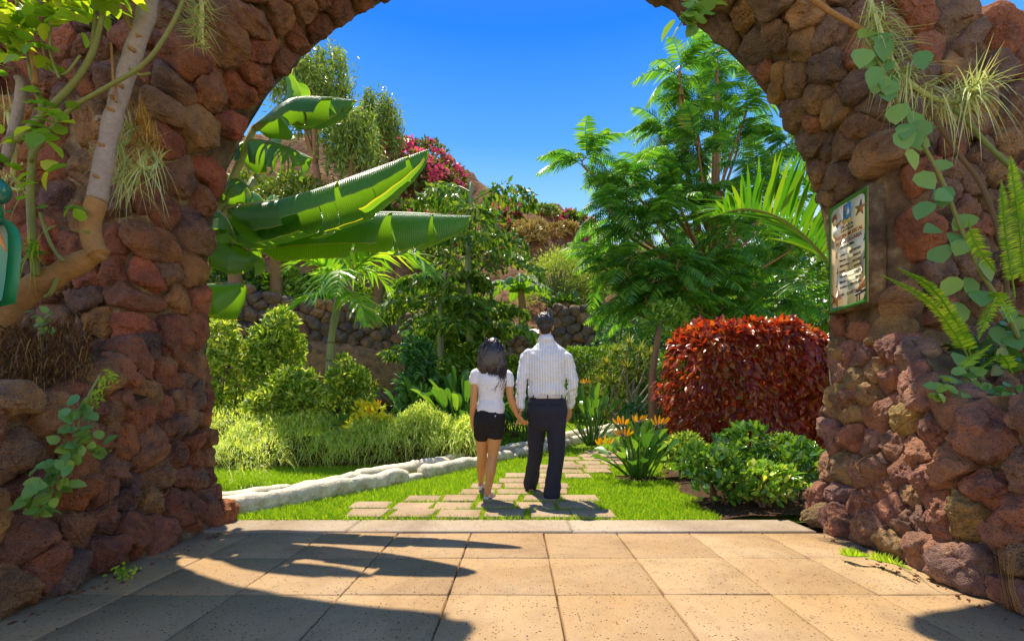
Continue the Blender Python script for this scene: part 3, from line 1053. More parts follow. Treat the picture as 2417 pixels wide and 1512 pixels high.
back_wall('long dry stone wall of dark blocks behind the young palm', [(-9.8, 9.1), (-7.7, 11.0), (-3.2, 15.2), (1.0, 18.5), (2.6, 19.5)], .9, 3.9, 3, (200, 552), .115, .23, lambda u: .05 * math.sin(u * 2.1))
back_wall('higher stone wall of rounded blocks beyond the standing man', [(1.15, 18.3), (3.5, 18.7), (6.5, 19.4), (22, 22)], 1.8, 4.94, 9, (500, 640), .15, .26, lambda u: .06 * math.sin(u * 1.7))

# ================================================================ bougainvillea and scrub on the hill
M['boug_leaf'] = leaf_mat('boug_leaf', (.035, .07, .02), (.10, .15, .04), (.22, .12, .05), trans=.25)
M['boug_flower'] = leaf_mat('boug_flower', (.55, .03, .22), (.75, .08, .38), (.70, .16, .14), trans=.4, tcol=(1.3, .9, 1.2))
M['dry_scrub'] = leaf_mat('dry_scrub', (.30, .19, .09), (.42, .29, .14), (.24, .17, .06), trans=.2, tcol=(1, 1, 1))
M['midleaf_far'] = leaf_mat('midleaf_far', (.05, .10, .02), (.11, .17, .035), (.20, .20, .05), trans=.3)
def hill_clump(name, label, cat, spots, rr, nl, nf, group=None, leafm='boug_leaf', flm='boug_flower', L=.42, seed=0, pink=.6):
    rg = np.random.default_rng(seed)
    C = [hill_hit(x, y) for x, y in spots]
    C = np.array([c for c in C if c is not None])
    base = C[np.argmin(C[:, 2])]
    root = thing(name, label, cat, base, group)
    r = rg.uniform(rr[0], rr[1], len(C))
    P, d = clump_points(C + np.array([0, -.3, .2]), r, nl, rg, .5, -.3)
    leaves('foliage', root, P, unit(d + rg.normal(0, .6, d.shape)), d + np.array([0, 0, .4]), L * rg.uniform(.7, 1.3, len(P)), L * .5, 'diamond', M[leafm], kind='stuff')
    if nf:
        P, d = clump_points(C + np.array([0, -.35, .3]), r * 1.02, nf * 3, rg, .2, -.1)
        m = np.array([nz(p, .9, 5) > .05 for p in P])
        P, d = P[m][:nf], d[m][:nf]
        leaves('blossoms', root, P, rand_dirs(len(P), rg=rg), d, L * .75, L * .6, 'diamond', M[flm], kind='stuff')
    return root
g = 'bougainvillea sprawling over the hillside'
hill_clump('bougainvillea', 'magenta bougainvillea mass on the slope left of the tall feathery palm', 'shrub', [(960, 400), (990, 420), (1010, 450), (950, 450), (930, 410), (980, 480), (1015, 400), (905, 440), (1040, 470), (1060, 440)], (1.0, 1.9), 5200, 3600, g, seed=4)
hill_clump('bougainvillea', 'small pink bougainvillea patch on brown rock right of the feathery palm', 'shrub', [(1190, 520), (1175, 535), (1205, 515), (1165, 560), (1200, 550)], (.6, 1.1), 1500, 700, g, seed=5)
hill_clump('bougainvillea', 'bright pink bougainvillea patch high on the slope beside the jacaranda', 'shrub', [(1345, 535), (1365, 540), (1385, 550), (1400, 545), (1420, 560), (1410, 575), (1440, 555), (1395, 590)], (.6, 1.1), 1800, 2100, g, seed=6)
g = 'dry scrub on the hillside'
hill_clump('dry_shrub', 'straw coloured dry bush on the bare brown slope', 'shrub', [(1235, 560), (1250, 575), (1262, 560), (1225, 580)], (.5, .9), 1500, 0, g, 'dry_scrub', L=.38, seed=7)
hill_clump('dry_shrub', 'low dry yellowish scrub just below the pink bougainvillea patch', 'shrub', [(1330, 552), (1345, 560), (1310, 556)], (.4, .7), 900, 0, g, 'dry_scrub', L=.38, seed=8)
hill_clump('ridge_scrub', 'thin grey green scrub along the skyline of the brown hill', 'shrub', [(1300, 510), (1330, 520), (1350, 524), (1375, 536), (1280, 504), (1400, 545)], (.3, .6), 900, 0, g, 'pepper', L=.3, seed=9) if 'pepper' in M else None

# ================================================================ weeping pepper trees on the hill
M['pepper'] = leaf_mat('pepper', (.06, .11, .035), (.13, .20, .055), (.24, .27, .08), trans=.35)
def weeping(label, cx, cy, d, wx, hy, n, seed, hang):
    rg = np.random.default_rng(seed)
    c = D(cx, cy, d)
    s = .42384 / F * d
    base = np.array([c[0], c[1], float(hill_z(np.array(c[0]), np.array(c[1]))) - .5])
    root = thing('pepper_tree', label, 'tree', base, 'weeping trees on the hill')
    m = MB()
    C, r = clumps(c, (wx * s * 1.1, wx * s * .8, hy * s * 1.05), 34, (wx * s * .12, wx * s * .30), rg)
    fork = base + (c - base) * .45
    m.tube(spline([base, (base + fork) / 2 + [.2, 0, 0], fork], 8), np.linspace(.34, .22, 8), 8)
    for k in range(12):
        m.tube(spline([fork, (fork + C[k]) / 2 + rg.normal(0, .3, 3), C[k]], 8), np.linspace(.16, .03, 8), 6)
    m.build('trunk', M['bark_brown'], root)
    P, dd = clump_points(C, r, n, rg, .9, -.6)
    P = P + rg.normal(0, .25, P.shape)
    V, A, U = [], [], []
    LL = []
    for p, q in zip(P, dd):
        k = int(rg.integers(6, 15)); h = hang * rg.uniform(.35, 1.1)
        t = np.linspace(0, 1, k)
        st = p + q * .25 * np.minimum(t * 2, 1)[:, None] + np.stack([.25 * np.sin(t * 2 + p[0]), .2 * np.cos(t * 3 + p[1]), -h * t], -1)
        V.append(st); a = rg.normal(0, .7, (k, 3)); a[:, 2] -= 1.0
        A.append(a); U.append(rg.normal(0, 1, (k, 3))); LL.append(rg.uniform(.28, .5, k))
    leaves('crown', root, np.concatenate(V), np.concatenate(A), np.concatenate(U), np.concatenate(LL), .10, 'diamond', M['pepper'])
weeping('tall weeping grey green tree on the hill beside the left horn of the arch', 745, 215, 29, 85, 140, 1500, 31, 2.6)
weeping('smaller weeping tree on the ridge against the blue sky', 895, 275, 31, 62, 70, 900, 32, 3.0)
weeping('dark weeping tree on the slope behind the torn banana leaf', 830, 330, 27, 95, 80, 1000, 33, 2.4)
hill_clump('ridge_scrub', 'thin grey green scrub along the skyline of the brown hill', 'shrub', [(1300, 512), (1330, 522), (1350, 528), (1375, 538), (1280, 508), (1400, 547)], (.3, .6), 900, 0, g, 'pepper', L=.3, seed=9)

# ================================================================ round euphorbia bush above the higher wall
M['euphorbia'] = leaf_mat('euphorbia', (.16, .22, .05), (.30, .36, .09), (.42, .42, .12), trans=.3)
def dome(label, cx, cy, d, rx, rz, seed):
    rg = np.random.default_rng(seed)
    c = D(cx, cy, d); s = .42384 / F * d
    base = np.array([c[0], c[1], c[2] - rz * s * 1.35])
    root = thing('euphorbia_bush', label, 'shrub', base, 'round pale bushes above the wall')
    m = MB()
    tips = []
    for k in range(90):
        dr = unit(np.array([rg.normal(), rg.normal(), abs(rg.normal()) + .15]))
        t = base + np.array([0, 0, .25]) + dr * np.array([rx * s, rx * s * .9, rz * s * 2.1])
        m.tube(spline([base + rg.normal(0, .1, 3) * [1, 1, 0], base + (t - base) * .45 + rg.normal(0, .12, 3) + [0, 0, .2], t], 6), np.linspace(.05, .015, 6), 5)
        tips.append(t)
    m.build('branches', M['stem_green'], root)
    tips = np.array(tips)
    P = np.repeat(tips, 46, 0) + rg.normal(0, .20, (len(tips) * 46, 3))
    dd = unit(P - base)
    leaves('foliage', root, P, unit(dd + rg.normal(0, .6, dd.shape)), rand_dirs(len(P), rg=rg), rg.uniform(.14, .26, len(P)), .05, 'diamond', M['euphorbia'], kind='stuff')
dome('round pale green bush in the middle above the stone wall', 1318, 655, 22, 78, 55, 51)
dome('round pale green bush half hidden by the jacaranda', 1408, 660, 23, 55, 50, 52)

# ================================================================ banana plants
def banana_mat():
    t = NT('banana_leaf')
    uv = t.n("UVMap").outputs[0]
    sx = t.n("SeparateXYZ"); t.put(sx.inputs[0], uv)
    r = t.rnd()
    w = t.n("TexWave", i_Scale=34.0, i_Distortion=.6, i_Detail=1.0); w.bands_direction = 'X'
    t.put(w.inputs['Vector'], uv)
    n = t.noise(t.pos(), 5, 3)
    c = t.mix(n, (.035, .13, .030), (.075, .21, .045))
    c = t.mix(t.math('MULTIPLY', w.outputs[0], .35), c, (.13, .28, .06))
    rib = t.math('LESS_THAN', sx.outputs[1], .035)
    c = t.mix(rib, c, (.34, .42, .12))
    edge = t.math('GREATER_THAN', sx.outputs[1], .975)
    c = t.mix(t.math('MULTIPLY', edge, .45), c, (.36, .34, .07))
    b = t.bsdf(c, .30, t.bump(w.outputs[0], .5, .012), .6)
    tl = t.n("BsdfTranslucent")
    t.put(tl.inputs[0], t.mix(1.0, c, (3.6, 2.6, .35), 'MULTIPLY'))
    mx = t.n("MixShader", i_0=.54)
    t.t.links.new(b, mx.inputs[1]); t.t.links.new(tl.outputs[0], mx.inputs[2])
    return t.done(mx.outputs[0])
M['banana'] = banana_mat()
M['banana_stem'] = flat('banana_stem', (.34, .38, .12), .5, .4, .3, 12, .2)
M['banana_trunk'] = flat('banana_trunk', (.26, .16, .07), .8, .2, .5, 14, .8)

def banana_leaf(root, pts, width, seed, th=(14, 75), th2=(14, 75), tears=(4, 4), ns=46, nq=9, name='leaf', mat=None, torn=.25, wn=1.0, wf=1.0):
    """Midrib through pts; two half blades that hang down in lobes from it."""
    rg = np.random.default_rng(seed)
    mid = spline(pts, ns)
    T = unit(np.gradient(mid, axis=0))
    S = unit(np.cross(T, np.array([0, 0, 1.])))
    Dn = unit(np.cross(T, S))
    Dn = np.where(Dn[:, 2:3] > 0, -Dn, Dn)
    s = np.linspace(0, 1, ns)
    wid = width * np.clip(np.minimum((s + .02) / .16, 1), 0, 1) ** .6 * np.clip((1.02 - s) / .30, 0, 1) ** .55
    V, UV, Fc = [], [], []
    for side, tt, ntear in ((1, th, tears[0]), (-1, th2, tears[1])):
        cuts = sorted(rg.choice(np.arange(5, ns - 4), ntear, replace=False)) if ntear else []
        bounds = [0] + list(cuts) + [ns - 1]
        for a, b in zip(bounds[:-1], bounds[1:]):
            if b - a < 1: continue
            dth = rg.normal(0, 11) if ntear else 0
            sh = rg.normal(0, .05)
            k0 = len(V)
            for i in range(a, b + 1):
                e = (i - a) / max(b - a, 1)
                pinch = 1 - torn * (abs(2 * e - 1) ** 4) if ntear else 1
                for q in range(nq):
                    f = q / (nq - 1)
                    # arc across the half blade
                    off = np.zeros(3); m = 8
                    ang = R(tt[0]) + (R(tt[1] + dth) - R(tt[0])) * f * .62
                    w_ = wid[i] * f * (wn if side == 1 else wf)
                    off = side * S[i] * w_ * math.cos(ang) + Dn[i] * w_ * math.sin(ang) + T[i] * w_ * (.16 + sh * f)
                    off = off + T[i] * (e - .5) * (pinch - 1) * f * (b - a) / ns * 1.2
                    rip = .003 * math.sin(i * 1.7 + f * 3 + seed) * f
                    V.append(mid[i] + off + Dn[i] * rip)
                    UV.append((s[i], f))
            for i in range(b - a):
                for q in range(nq - 1):
                    p0 = k0 + i * nq + q
                    Fc.append((p0, p0 + nq, p0 + nq + 1, p0 + 1))
    o = mesh(name, V, Fc, mat or M['banana'], root, origin=mid[0])
    uvl = o.data.uv_layers.new(name="UVMap")
    li = np.empty(len(o.data.loops), np.int32); o.data.loops.foreach_get("vertex_index", li)
    uvl.data.foreach_set("uv", np.array(UV, np.float32)[li].ravel())
    Vr, Fr = tube(mid + Dn * .012, np.linspace(.030, .006, ns) * (width / .32) ** .5, 6)
    mesh('midrib', Vr, Fr, M['banana_stem'], o, origin=mid[0])
    return o

# the big one just behind the left half of the arch
bx, by = -3.25, 4.15
ban = thing('banana_plant', 'big banana plant with long arching leaves behind the left arch', 'banana plant', (bx, by, 0))
V_, F_ = tube(spline([(bx, by, -.05), (bx + .02, by, .8), (bx + .10, by - .02, 1.7)], 10), np.linspace(.15, .10, 10), 12)
mesh('pseudostem', V_, F_, M['banana_stem'], ban)
crown = np.array([bx + .10, by - .02, 1.65])
def bl(dpts, width, seed, d=None, **kw):
    P = [D(x, y, dd) for x, y, dd in dpts]
    Vp, Fp = tube(spline([crown, (crown + P[0]) / 2 + [0, 0, .03], P[0]], 8), np.linspace(.045, .03, 8), 7)
    lf = banana_leaf(ban, P, width, seed, **kw)
    mesh('petiole', Vp, Fp, M['banana_stem'], ban)
bl([(600, 300, 4.1), (690, 236, 4.05), (770, 229, 3.95), (842, 236, 3.85)], .34, 3, th=(20, 105), th2=(50, 160), tears=(1, 2), wn=.8, wf=1.25)
bl([(530, 352, 4.15), (600, 330, 4.1), (670, 342, 4.0), (738, 372, 3.95)], .27, 7, th=(25, 92), th2=(25, 100), tears=(8, 9), torn=.6)
bl([(540, 490, 4.1), (680, 468, 4.0), (850, 412, 3.85), (1008, 352, 3.7)], .42, 12, th=(14, 95), th2=(50, 165), tears=(3, 6), wn=.72, wf=1.5, torn=.15)
bl([(560, 525, 4.25), (750, 505, 4.2), (930, 500, 4.1), (1112, 508, 3.95)], .44, 15, th=(20, 105), th2=(50, 150), tears=(2, 3), wn=.9, wf=1.12)
bl([(470, 560, 4.2), (505, 560, 4.1), (560, 578, 4.0), (625, 612, 3.9)], .27, 21, th=(20, 95), th2=(20, 90), tears=(1, 1))
bl([(440, 690, 4.3), (480, 672, 4.25), (525, 668, 4.15), (574, 668, 4.05)], .33, 23, th=(20, 105), th2=(20, 110), tears=(0, 0))
bl([(600, 420, 4.4), (640, 320, 4.5), (675, 230, 4.6), (692, 158, 4.6)], .30, 28, th=(5, 20), th2=(5, 20), tears=(0, 1))
bl([(505, 470, 4.3), (540, 430, 4.2), (560, 420, 4.1), (590, 440, 4.0)], .28, 31, th=(20, 95), th2=(20, 95), tears=(3, 3))
bl([(480, 500, 4.0), (520, 500, 3.9), (545, 530, 3.85), (560, 575, 3.85)], .26, 33, th=(15, 75), th2=(15, 75), tears=(2, 2))

# smaller banana plants on the terrace above the long wall
def small_banana(label, x, y, d, htop, seed, n=7, ln=1.9):
    rg = np.random.default_rng(seed)
    b = D(x, y, d)
    root = thing('banana_plant', label, 'banana plant', b, 'banana plants on the terrace above the wall')
    top = b + np.array([rg.normal(0, .1), 0, htop])
    V_, F_ = tube(spline([b - [0, 0, .4], (b + top) / 2 + rg.normal(0, .05, 3), top], 8), np.linspace(.20, .12, 8), 10)
    mesh('pseudostem', V_, F_, M['banana_trunk'], root)
    for k in range(n):
        a = k / n * 6.283 + rg.uniform(-.3, .3)
        o = np.array([math.cos(a), math.sin(a), 0]); l = ln * rg.uniform(.75, 1.1)
        r_ = rg.uniform(.35, .75)
        P = [top, top + o * l * .3 + [0, 0, l * .33 * r_], top + o * l * .68 + [0, 0, l * .36 * r_], top + o * l + [0, 0, l * (.10 * r_ - .12)]]
        banana_leaf(root, P, .34, seed * 10 + k, th=(15, 70), th2=(15, 70), tears=(4, 4), ns=26, nq=5, torn=.5)
small_banana('banana plant with brown trunk left of the young palm on the terrace', 655, 690, 13.2, 1.9, 61)
small_banana('banana plant with brown trunk just right of the young palm crown', 835, 708, 14.6, 1.7, 62)
small_banana('banana plant beside the feathery palm on the terrace', 885, 715, 15.2, 1.6, 63)
small_banana('banana plant behind the lowest banana leaf near the arch', 560, 690, 12.3, 1.5, 64)
small_banana('banana plant with broad leaves above the wall left of the man', 1235, 752, 18.5, 1.2, 65, 8, 1.8)
small_banana('banana plant under the round pale bush on the terrace', 1330, 740, 21, .6, 66, 7, 1.3)
small_banana('banana plant high above the wall behind the young palm', 745, 660, 15, 1.4, 67, 8)

# ================================================================ palms
M['palm'] = leaf_mat('palm', (.10, .23, .03), (.19, .33, .035), (.34, .42, .07), trans=.42, rough=.35, spec=.5)
M['palm_dark'] = leaf_mat('palm_dark', (.05, .12, .03), (.11, .20, .04), trans=.35, rough=.35, spec=.5)
M['palm_trunk'] = flat('palm_trunk', (.25, .30, .15), .6, .3, .5, 8, .3)

def frond_geo(pts, n, L, W, seed, droop=.25, vee=35, ahead=40, tipcut=.35, ns=24, seg=2):
    """Rachis through pts with two ranks of leaflets: (rachis points, V, quads)."""
    rg = np.random.default_rng(seed)
    mid = spline(pts, ns)
    T = unit(np.gradient(mid, axis=0))
    t = np.linspace(.14, .985, n)
    P = np.stack([np.interp(t, np.linspace(0, 1, ns), mid[:, k]) for k in range(3)], -1)
    Tt = unit(np.stack([np.interp(t, np.linspace(0, 1, ns), T[:, k]) for k in range(3)], -1))
    S = unit(np.cross(Tt, np.array([0, 0, 1.])) + 1e-6); N = unit(np.cross(S, Tt))
    prof = np.sin(np.clip(t * .85 + .16, 0, 1) * np.pi) ** .6 * (1 - tipcut * t)
    out = []
    for side in (1, -1):
        a = R(ahead) * (1 - .35 * t) + rg.normal(0, .05, n)
        v = R(vee) + rg.normal(0, .10, n)
        Dv = (S * side * np.cos(v)[:, None] + N * np.sin(v)[:, None]) * np.sin(np.pi / 2 - a * .6)[:, None] + Tt * np.sin(a)[:, None] * (1 + t)[:, None]
        out.append((P, Dv, L * prof * rg.uniform(.88, 1.08, n), W * (.6 + .4 * prof), droop * rg.uniform(.6, 1.5, n), unit(Tt + N * .25 + rg.normal(0, .12, Tt.shape))))
    return mid, out

def palm_frond(root, pts, n, L, W, seed, mat, name='frond', droop=.25, vee=35, ahead=40, r0=.018, sub=False, seg=2, stemmat=None):
    mid, ranks = frond_geo(pts, n, L, W, seed, droop, vee, ahead, seg=seg)
    if sub:
        Vr, Fr = tube(mid, np.linspace(r0, .004, len(mid)), 7)
        o = mesh(name, Vr, Fr, stemmat or M['stem_green'], root, origin=mid[0])
        for P, Dv, l, w, dr, ac in ranks:
            for k in range(len(P)):
                Vb, Fb = blades(P[k:k + 1], Dv[k:k + 1], l[k], w[k], dr[k], 4, .6, .35, ac[k:k + 1])
                mesh('leaflet', Vb, Fb, mat, o, origin=P[k])
        return o
    VV, FF, off = [], [], 0
    for P, Dv, l, w, dr, ac in ranks:
        Vb, Fb = blades(P, Dv, l, w, dr, seg, .6, .4, ac)
        VV.append(Vb); FF.append(Fb + off); off += len(Vb)
    Vr, Fr = tube(mid, np.linspace(r0, .004, len(mid)), 5, False)
    VV.append(Vr); FF.append(np.array(Fr) + off)
    return mesh(name, np.concatenate(VV), np.concatenate(FF), mat, root, origin=mid[0])

# young palm in the left bed
pb = np.array([-3.42, 8.0, .2])
pal = thing('young_palm', 'young slender palm with ringed green trunk in the left bed', 'palm', pb)
topc = D(800, 668, 8.0)
tp = spline([pb - [0, 0, .2], D(776, 900, 8.0), D(782, 800, 8.0), D(797, 715, 8.0), topc], 26)
Vt, Ft = tube(tp, np.interp(np.arange(26), [0, 6, 13, 18, 25], [.085, .075, .058, .066, .04]), 14)
mesh('trunk', Vt, Ft, M['palm_trunk'], pal)
for k in (3, 5, 7, 9, 12):
    Vt, Ft = tube([tp[k] - [0, 0, .012], tp[k] + [0, 0, .012]], np.interp(k, [0, 6, 13], [.089, .079, .062]), 14)
    mesh('trunk_ring', Vt, Ft, M['stem'], pal)
def pf(dp, n=40, L=.62, W=.078, seed=1, **kw):
    P = [topc - [0, 0, .05]] + [D(x, y, d) for x, y, d in dp]
    palm_frond(pal, P, int(n * .72), L * 1.22, W * 1.25, seed, M['palm'], r0=.022, vee=22, ahead=30, **kw)
pf([(765, 632, 7.8), (720, 612, 7.6), (672, 640, 7.4)], 38, .6, seed=2, droop=.3)
pf([(805, 600, 8.2), (795, 570, 8.3), (760, 556, 8.3)], 38, .62, seed=3, droop=.1)
pf([(850, 622, 8.0), (905, 590, 7.9), (985, 605, 7.7), (1010, 650, 7.6)], 48, .78, .08, seed=4, droop=.45)
pf([(780, 690, 7.7), (730, 700, 7.4), (664, 742, 7.2)], 40, .58, seed=5, droop=.35)
pf([(820, 690, 7.6), (850, 715, 7.3), (868, 770, 7.2)], 38, .55, seed=6, droop=.5)
pf([(785, 640, 7.5), (765, 655, 7.1), (735, 720, 6.9)], 28, .45, seed=7, droop=.6)
pf([(830, 640, 8.3), (880, 640, 8.6), (930, 690, 8.8)], 30, .6, seed=8, droop=.5)
pf([(800, 640, 7.6), (800, 640, 7.1), (792, 700, 6.8)], 28, .42, seed=9, droop=.5)
pf([(815, 580, 8.1), (840, 545, 8.1), (880, 560, 8.0)], 38, .6, seed=10, droop=.2)

# areca palm behind the right half of the arch
ab = np.array([3.75, 4.75, 0])
are = thing('areca_palm', 'large areca palm frond with yellow tipped leaflets beside the sign', 'palm', ab)
m_ = MB()
for k in range(3):
    b = ab + np.array([.16 * k - .1, .12 * (k % 2), -.05])
    m_.tube(spline([b, b + [0, .02, .8], b + [-.05, 0, 1.5]], 8), np.linspace(.07, .045, 8), 10)
m_.build('stems', M['palm_trunk'], are)
def areca_mat():
    m = leaf_mat('areca_leaf', (.045, .15, .03), (.08, .20, .03), (.20, .27, .04), trans=.30, rough=.32, spec=.5, tcol=(1.7, 1.8, .4))
    return m
M['areca'] = areca_mat()
def af(dp, n, L, W, seed, sub=False, **kw):
    P = [ab + [0, 0, 1.4]] + [D(x, y, d) for x, y, d in dp] if not kw.pop('raw', False) else [D(x, y, d) for x, y, d in dp]
    palm_frond(are, P, n, L, W, seed, M['areca'], sub=sub, r0=.020, **kw)
af([(1990, 668, 4.55), (1930, 590, 4.4), (1850, 520, 4.25), (1760, 492, 4.1), (1676, 512, 4.0)], 40, .95, .062, 3, True, raw=True, droop=.20, vee=38, ahead=34, stemmat=M['banana_stem'])
af([(2000, 660, 4.8), (1975, 560, 4.9), (1935, 470, 5.0), (1885, 405, 5.0)], 34, .8, .055, 4, False, raw=True, droop=.15, vee=30)
af([(1990, 690, 4.6), (1960, 655, 4.35), (1915, 650, 4.2), (1868, 690, 4.1)], 32, .55, .035, 5, False, raw=True, droop=.45)
af([(2010, 640, 5.0), (2040, 500, 5.3), (2100, 420, 5.4)], 30, .8, .055, 6, False, raw=True)

# feathery fishtail palm in the middle
M['fishtail'] = leaf_mat('fishtail', (.035, .09, .02), (.09, .17, .03), (.22, .25, .05), trans=.38, rough=.4)
def fishtail(label, base, top, d, nf, seed, ln, spread=1.0, lo=.35):
    rg = np.random.default_rng(seed)
    b = np.array([base[0], d, ground_z(base[0], d)]) if len(base) == 1 else np.array(base, float)
    t = D(*top, d)
    root = thing('fishtail_palm', label, 'palm', b, 'feathery palms behind the woman')
    tp = spline([b - [0, 0, .1], b + (t - b) * .35 + [.06, 0, 0], b + (t - b) * .7 + [-.04, 0, 0], t], 24)
    Vt, Ft = tube(tp, np.linspace(.13, .04, 24), 10)
    mesh('trunk', Vt, Ft, M['palm_trunk'], root)
    for k in range(nf):
        f = lo + (1 - lo) * (k + .5) / nf
        p0 = tp[int(f * 23)]
        a = k * 2.4 + rg.uniform(-.4, .4)
        o = np.array([math.cos(a), math.sin(a) * .8, 0]); l = ln * rg.uniform(.8, 1.15) * (.75 + .4 * math.sin(f * 3))
        e = rg.uniform(.35, .75)
        mid = spline([p0, p0 + o * l * .35 * spread + [0, 0, l * .42 * e], p0 + o * l * .75 * spread + [0, 0, l * .42 * e], p0 + o * l * spread + [0, 0, l * (.15 * e)]], 20)
        T = unit(np.gradient(mid, axis=0)); S = unit(np.cross(T, [0, 0, 1.]))
        P, A, U, LL = [], [], [], []
        for i in range(3, 20):
            for sd in (1, -1):
                pl = l * .42 * math.sin((i + 2) / 22 * math.pi) ** .7
                ax = unit(S[i] * sd + T[i] * .55 + np.array([0, 0, .05]))
                for q in np.linspace(.12, 1, 7):
                    P.append(mid[i] + ax * pl * q + np.array([0, 0, -.22 * pl * q * q])); A.append(ax * .5 + rg.normal(0, .45, 3) + [0, 0, -.75]); U.append(S[i] * -sd + rg.normal(0, .5, 3)); LL.append(rg.uniform(.15, .26))
        Vl, Fl = leaf_verts(np.array(P), np.array(A), np.array(U), np.array(LL), np.array(LL) * .42, 'diamond')
        Vr, Fr = tube(mid, np.linspace(.022, .006, 20), 5, False)
        Fr = np.array(Fr)
        allF = [tuple(f_) for f_ in Fl] + [tuple(f_ + len(Vl)) for f_ in Fr]
        mesh('frond', np.concatenate([Vl, Vr]), allF, M['fishtail'], root, origin=mid[0], smooth=False)
fishtail('tall feathery fishtail palm reaching above the wall in the middle', [-1.28, 11.0, .1], (1112, 430), 11.0, 15, 71, 1.5)
fishtail('shorter fishtail palm with drooping fronds left of the tall one', [-1.95, 10.6, .1], (1050, 640), 10.6, 9, 72, 1.3, lo=.4)
fishtail('fishtail palm with yellowing fronds right of the tall one', [-.75, 12.0, .1], (1160, 680), 12.0, 8, 73, 1.0, lo=.4)

# ================================================================ jacaranda
M['jacaranda'] = leaf_mat('jacaranda', (.04, .13, .06), (.09, .20, .055), (.20, .30, .06), trans=.42, rough=.45, tcol=(1.7, 1.8, .5))
def jac_frond(seed, L=1.0):
    """Fern-like leaf along +X, drooping; each pinna a narrow blade."""
    rg = np.random.default_rng(seed)
    n = 17
    t = np.linspace(.12, 1, n)
    dr = rg.uniform(.22, .42)
    mid = np.stack([t * L * (1 - .12 * t), .06 * L * np.sin(t * 2 + seed), (.22 * t - (dr + .22) * t ** 2) * L], -1)
    T = unit(np.gradient(mid, axis=0))
    P, A, U, LL = [], [], [], []
    for i in range(n):
        S = unit(np.cross(T[i], [0, 0, 1.]))
        for sd in (1, -1):
            pl = .30 * L * math.sin((t[i] * .86 + .12) * math.pi) ** .65
            P.append(mid[i]); A.append(S * sd + T[i] * .55 + [0, 0, -.28 + rg.normal(0, .12)]); U.append([0, 0, 1.]); LL.append(pl * rg.uniform(.85, 1.1))
    P, A = np.array(P), np.array(A)
    Vb, Fb = blades(P, A, np.array(LL), .050 * L, .28, 3, .55, .5, np.repeat(T, 2, 0) + np.array([0, 0, .3]))
    Vr, Fr = tube(np.vstack([[0, 0, 0], mid]), np.linspace(.010, .003, n + 1), 3, False)
    return np.concatenate([Vb, Vr]), np.concatenate([Fb, np.array(Fr) + len(Vb)])
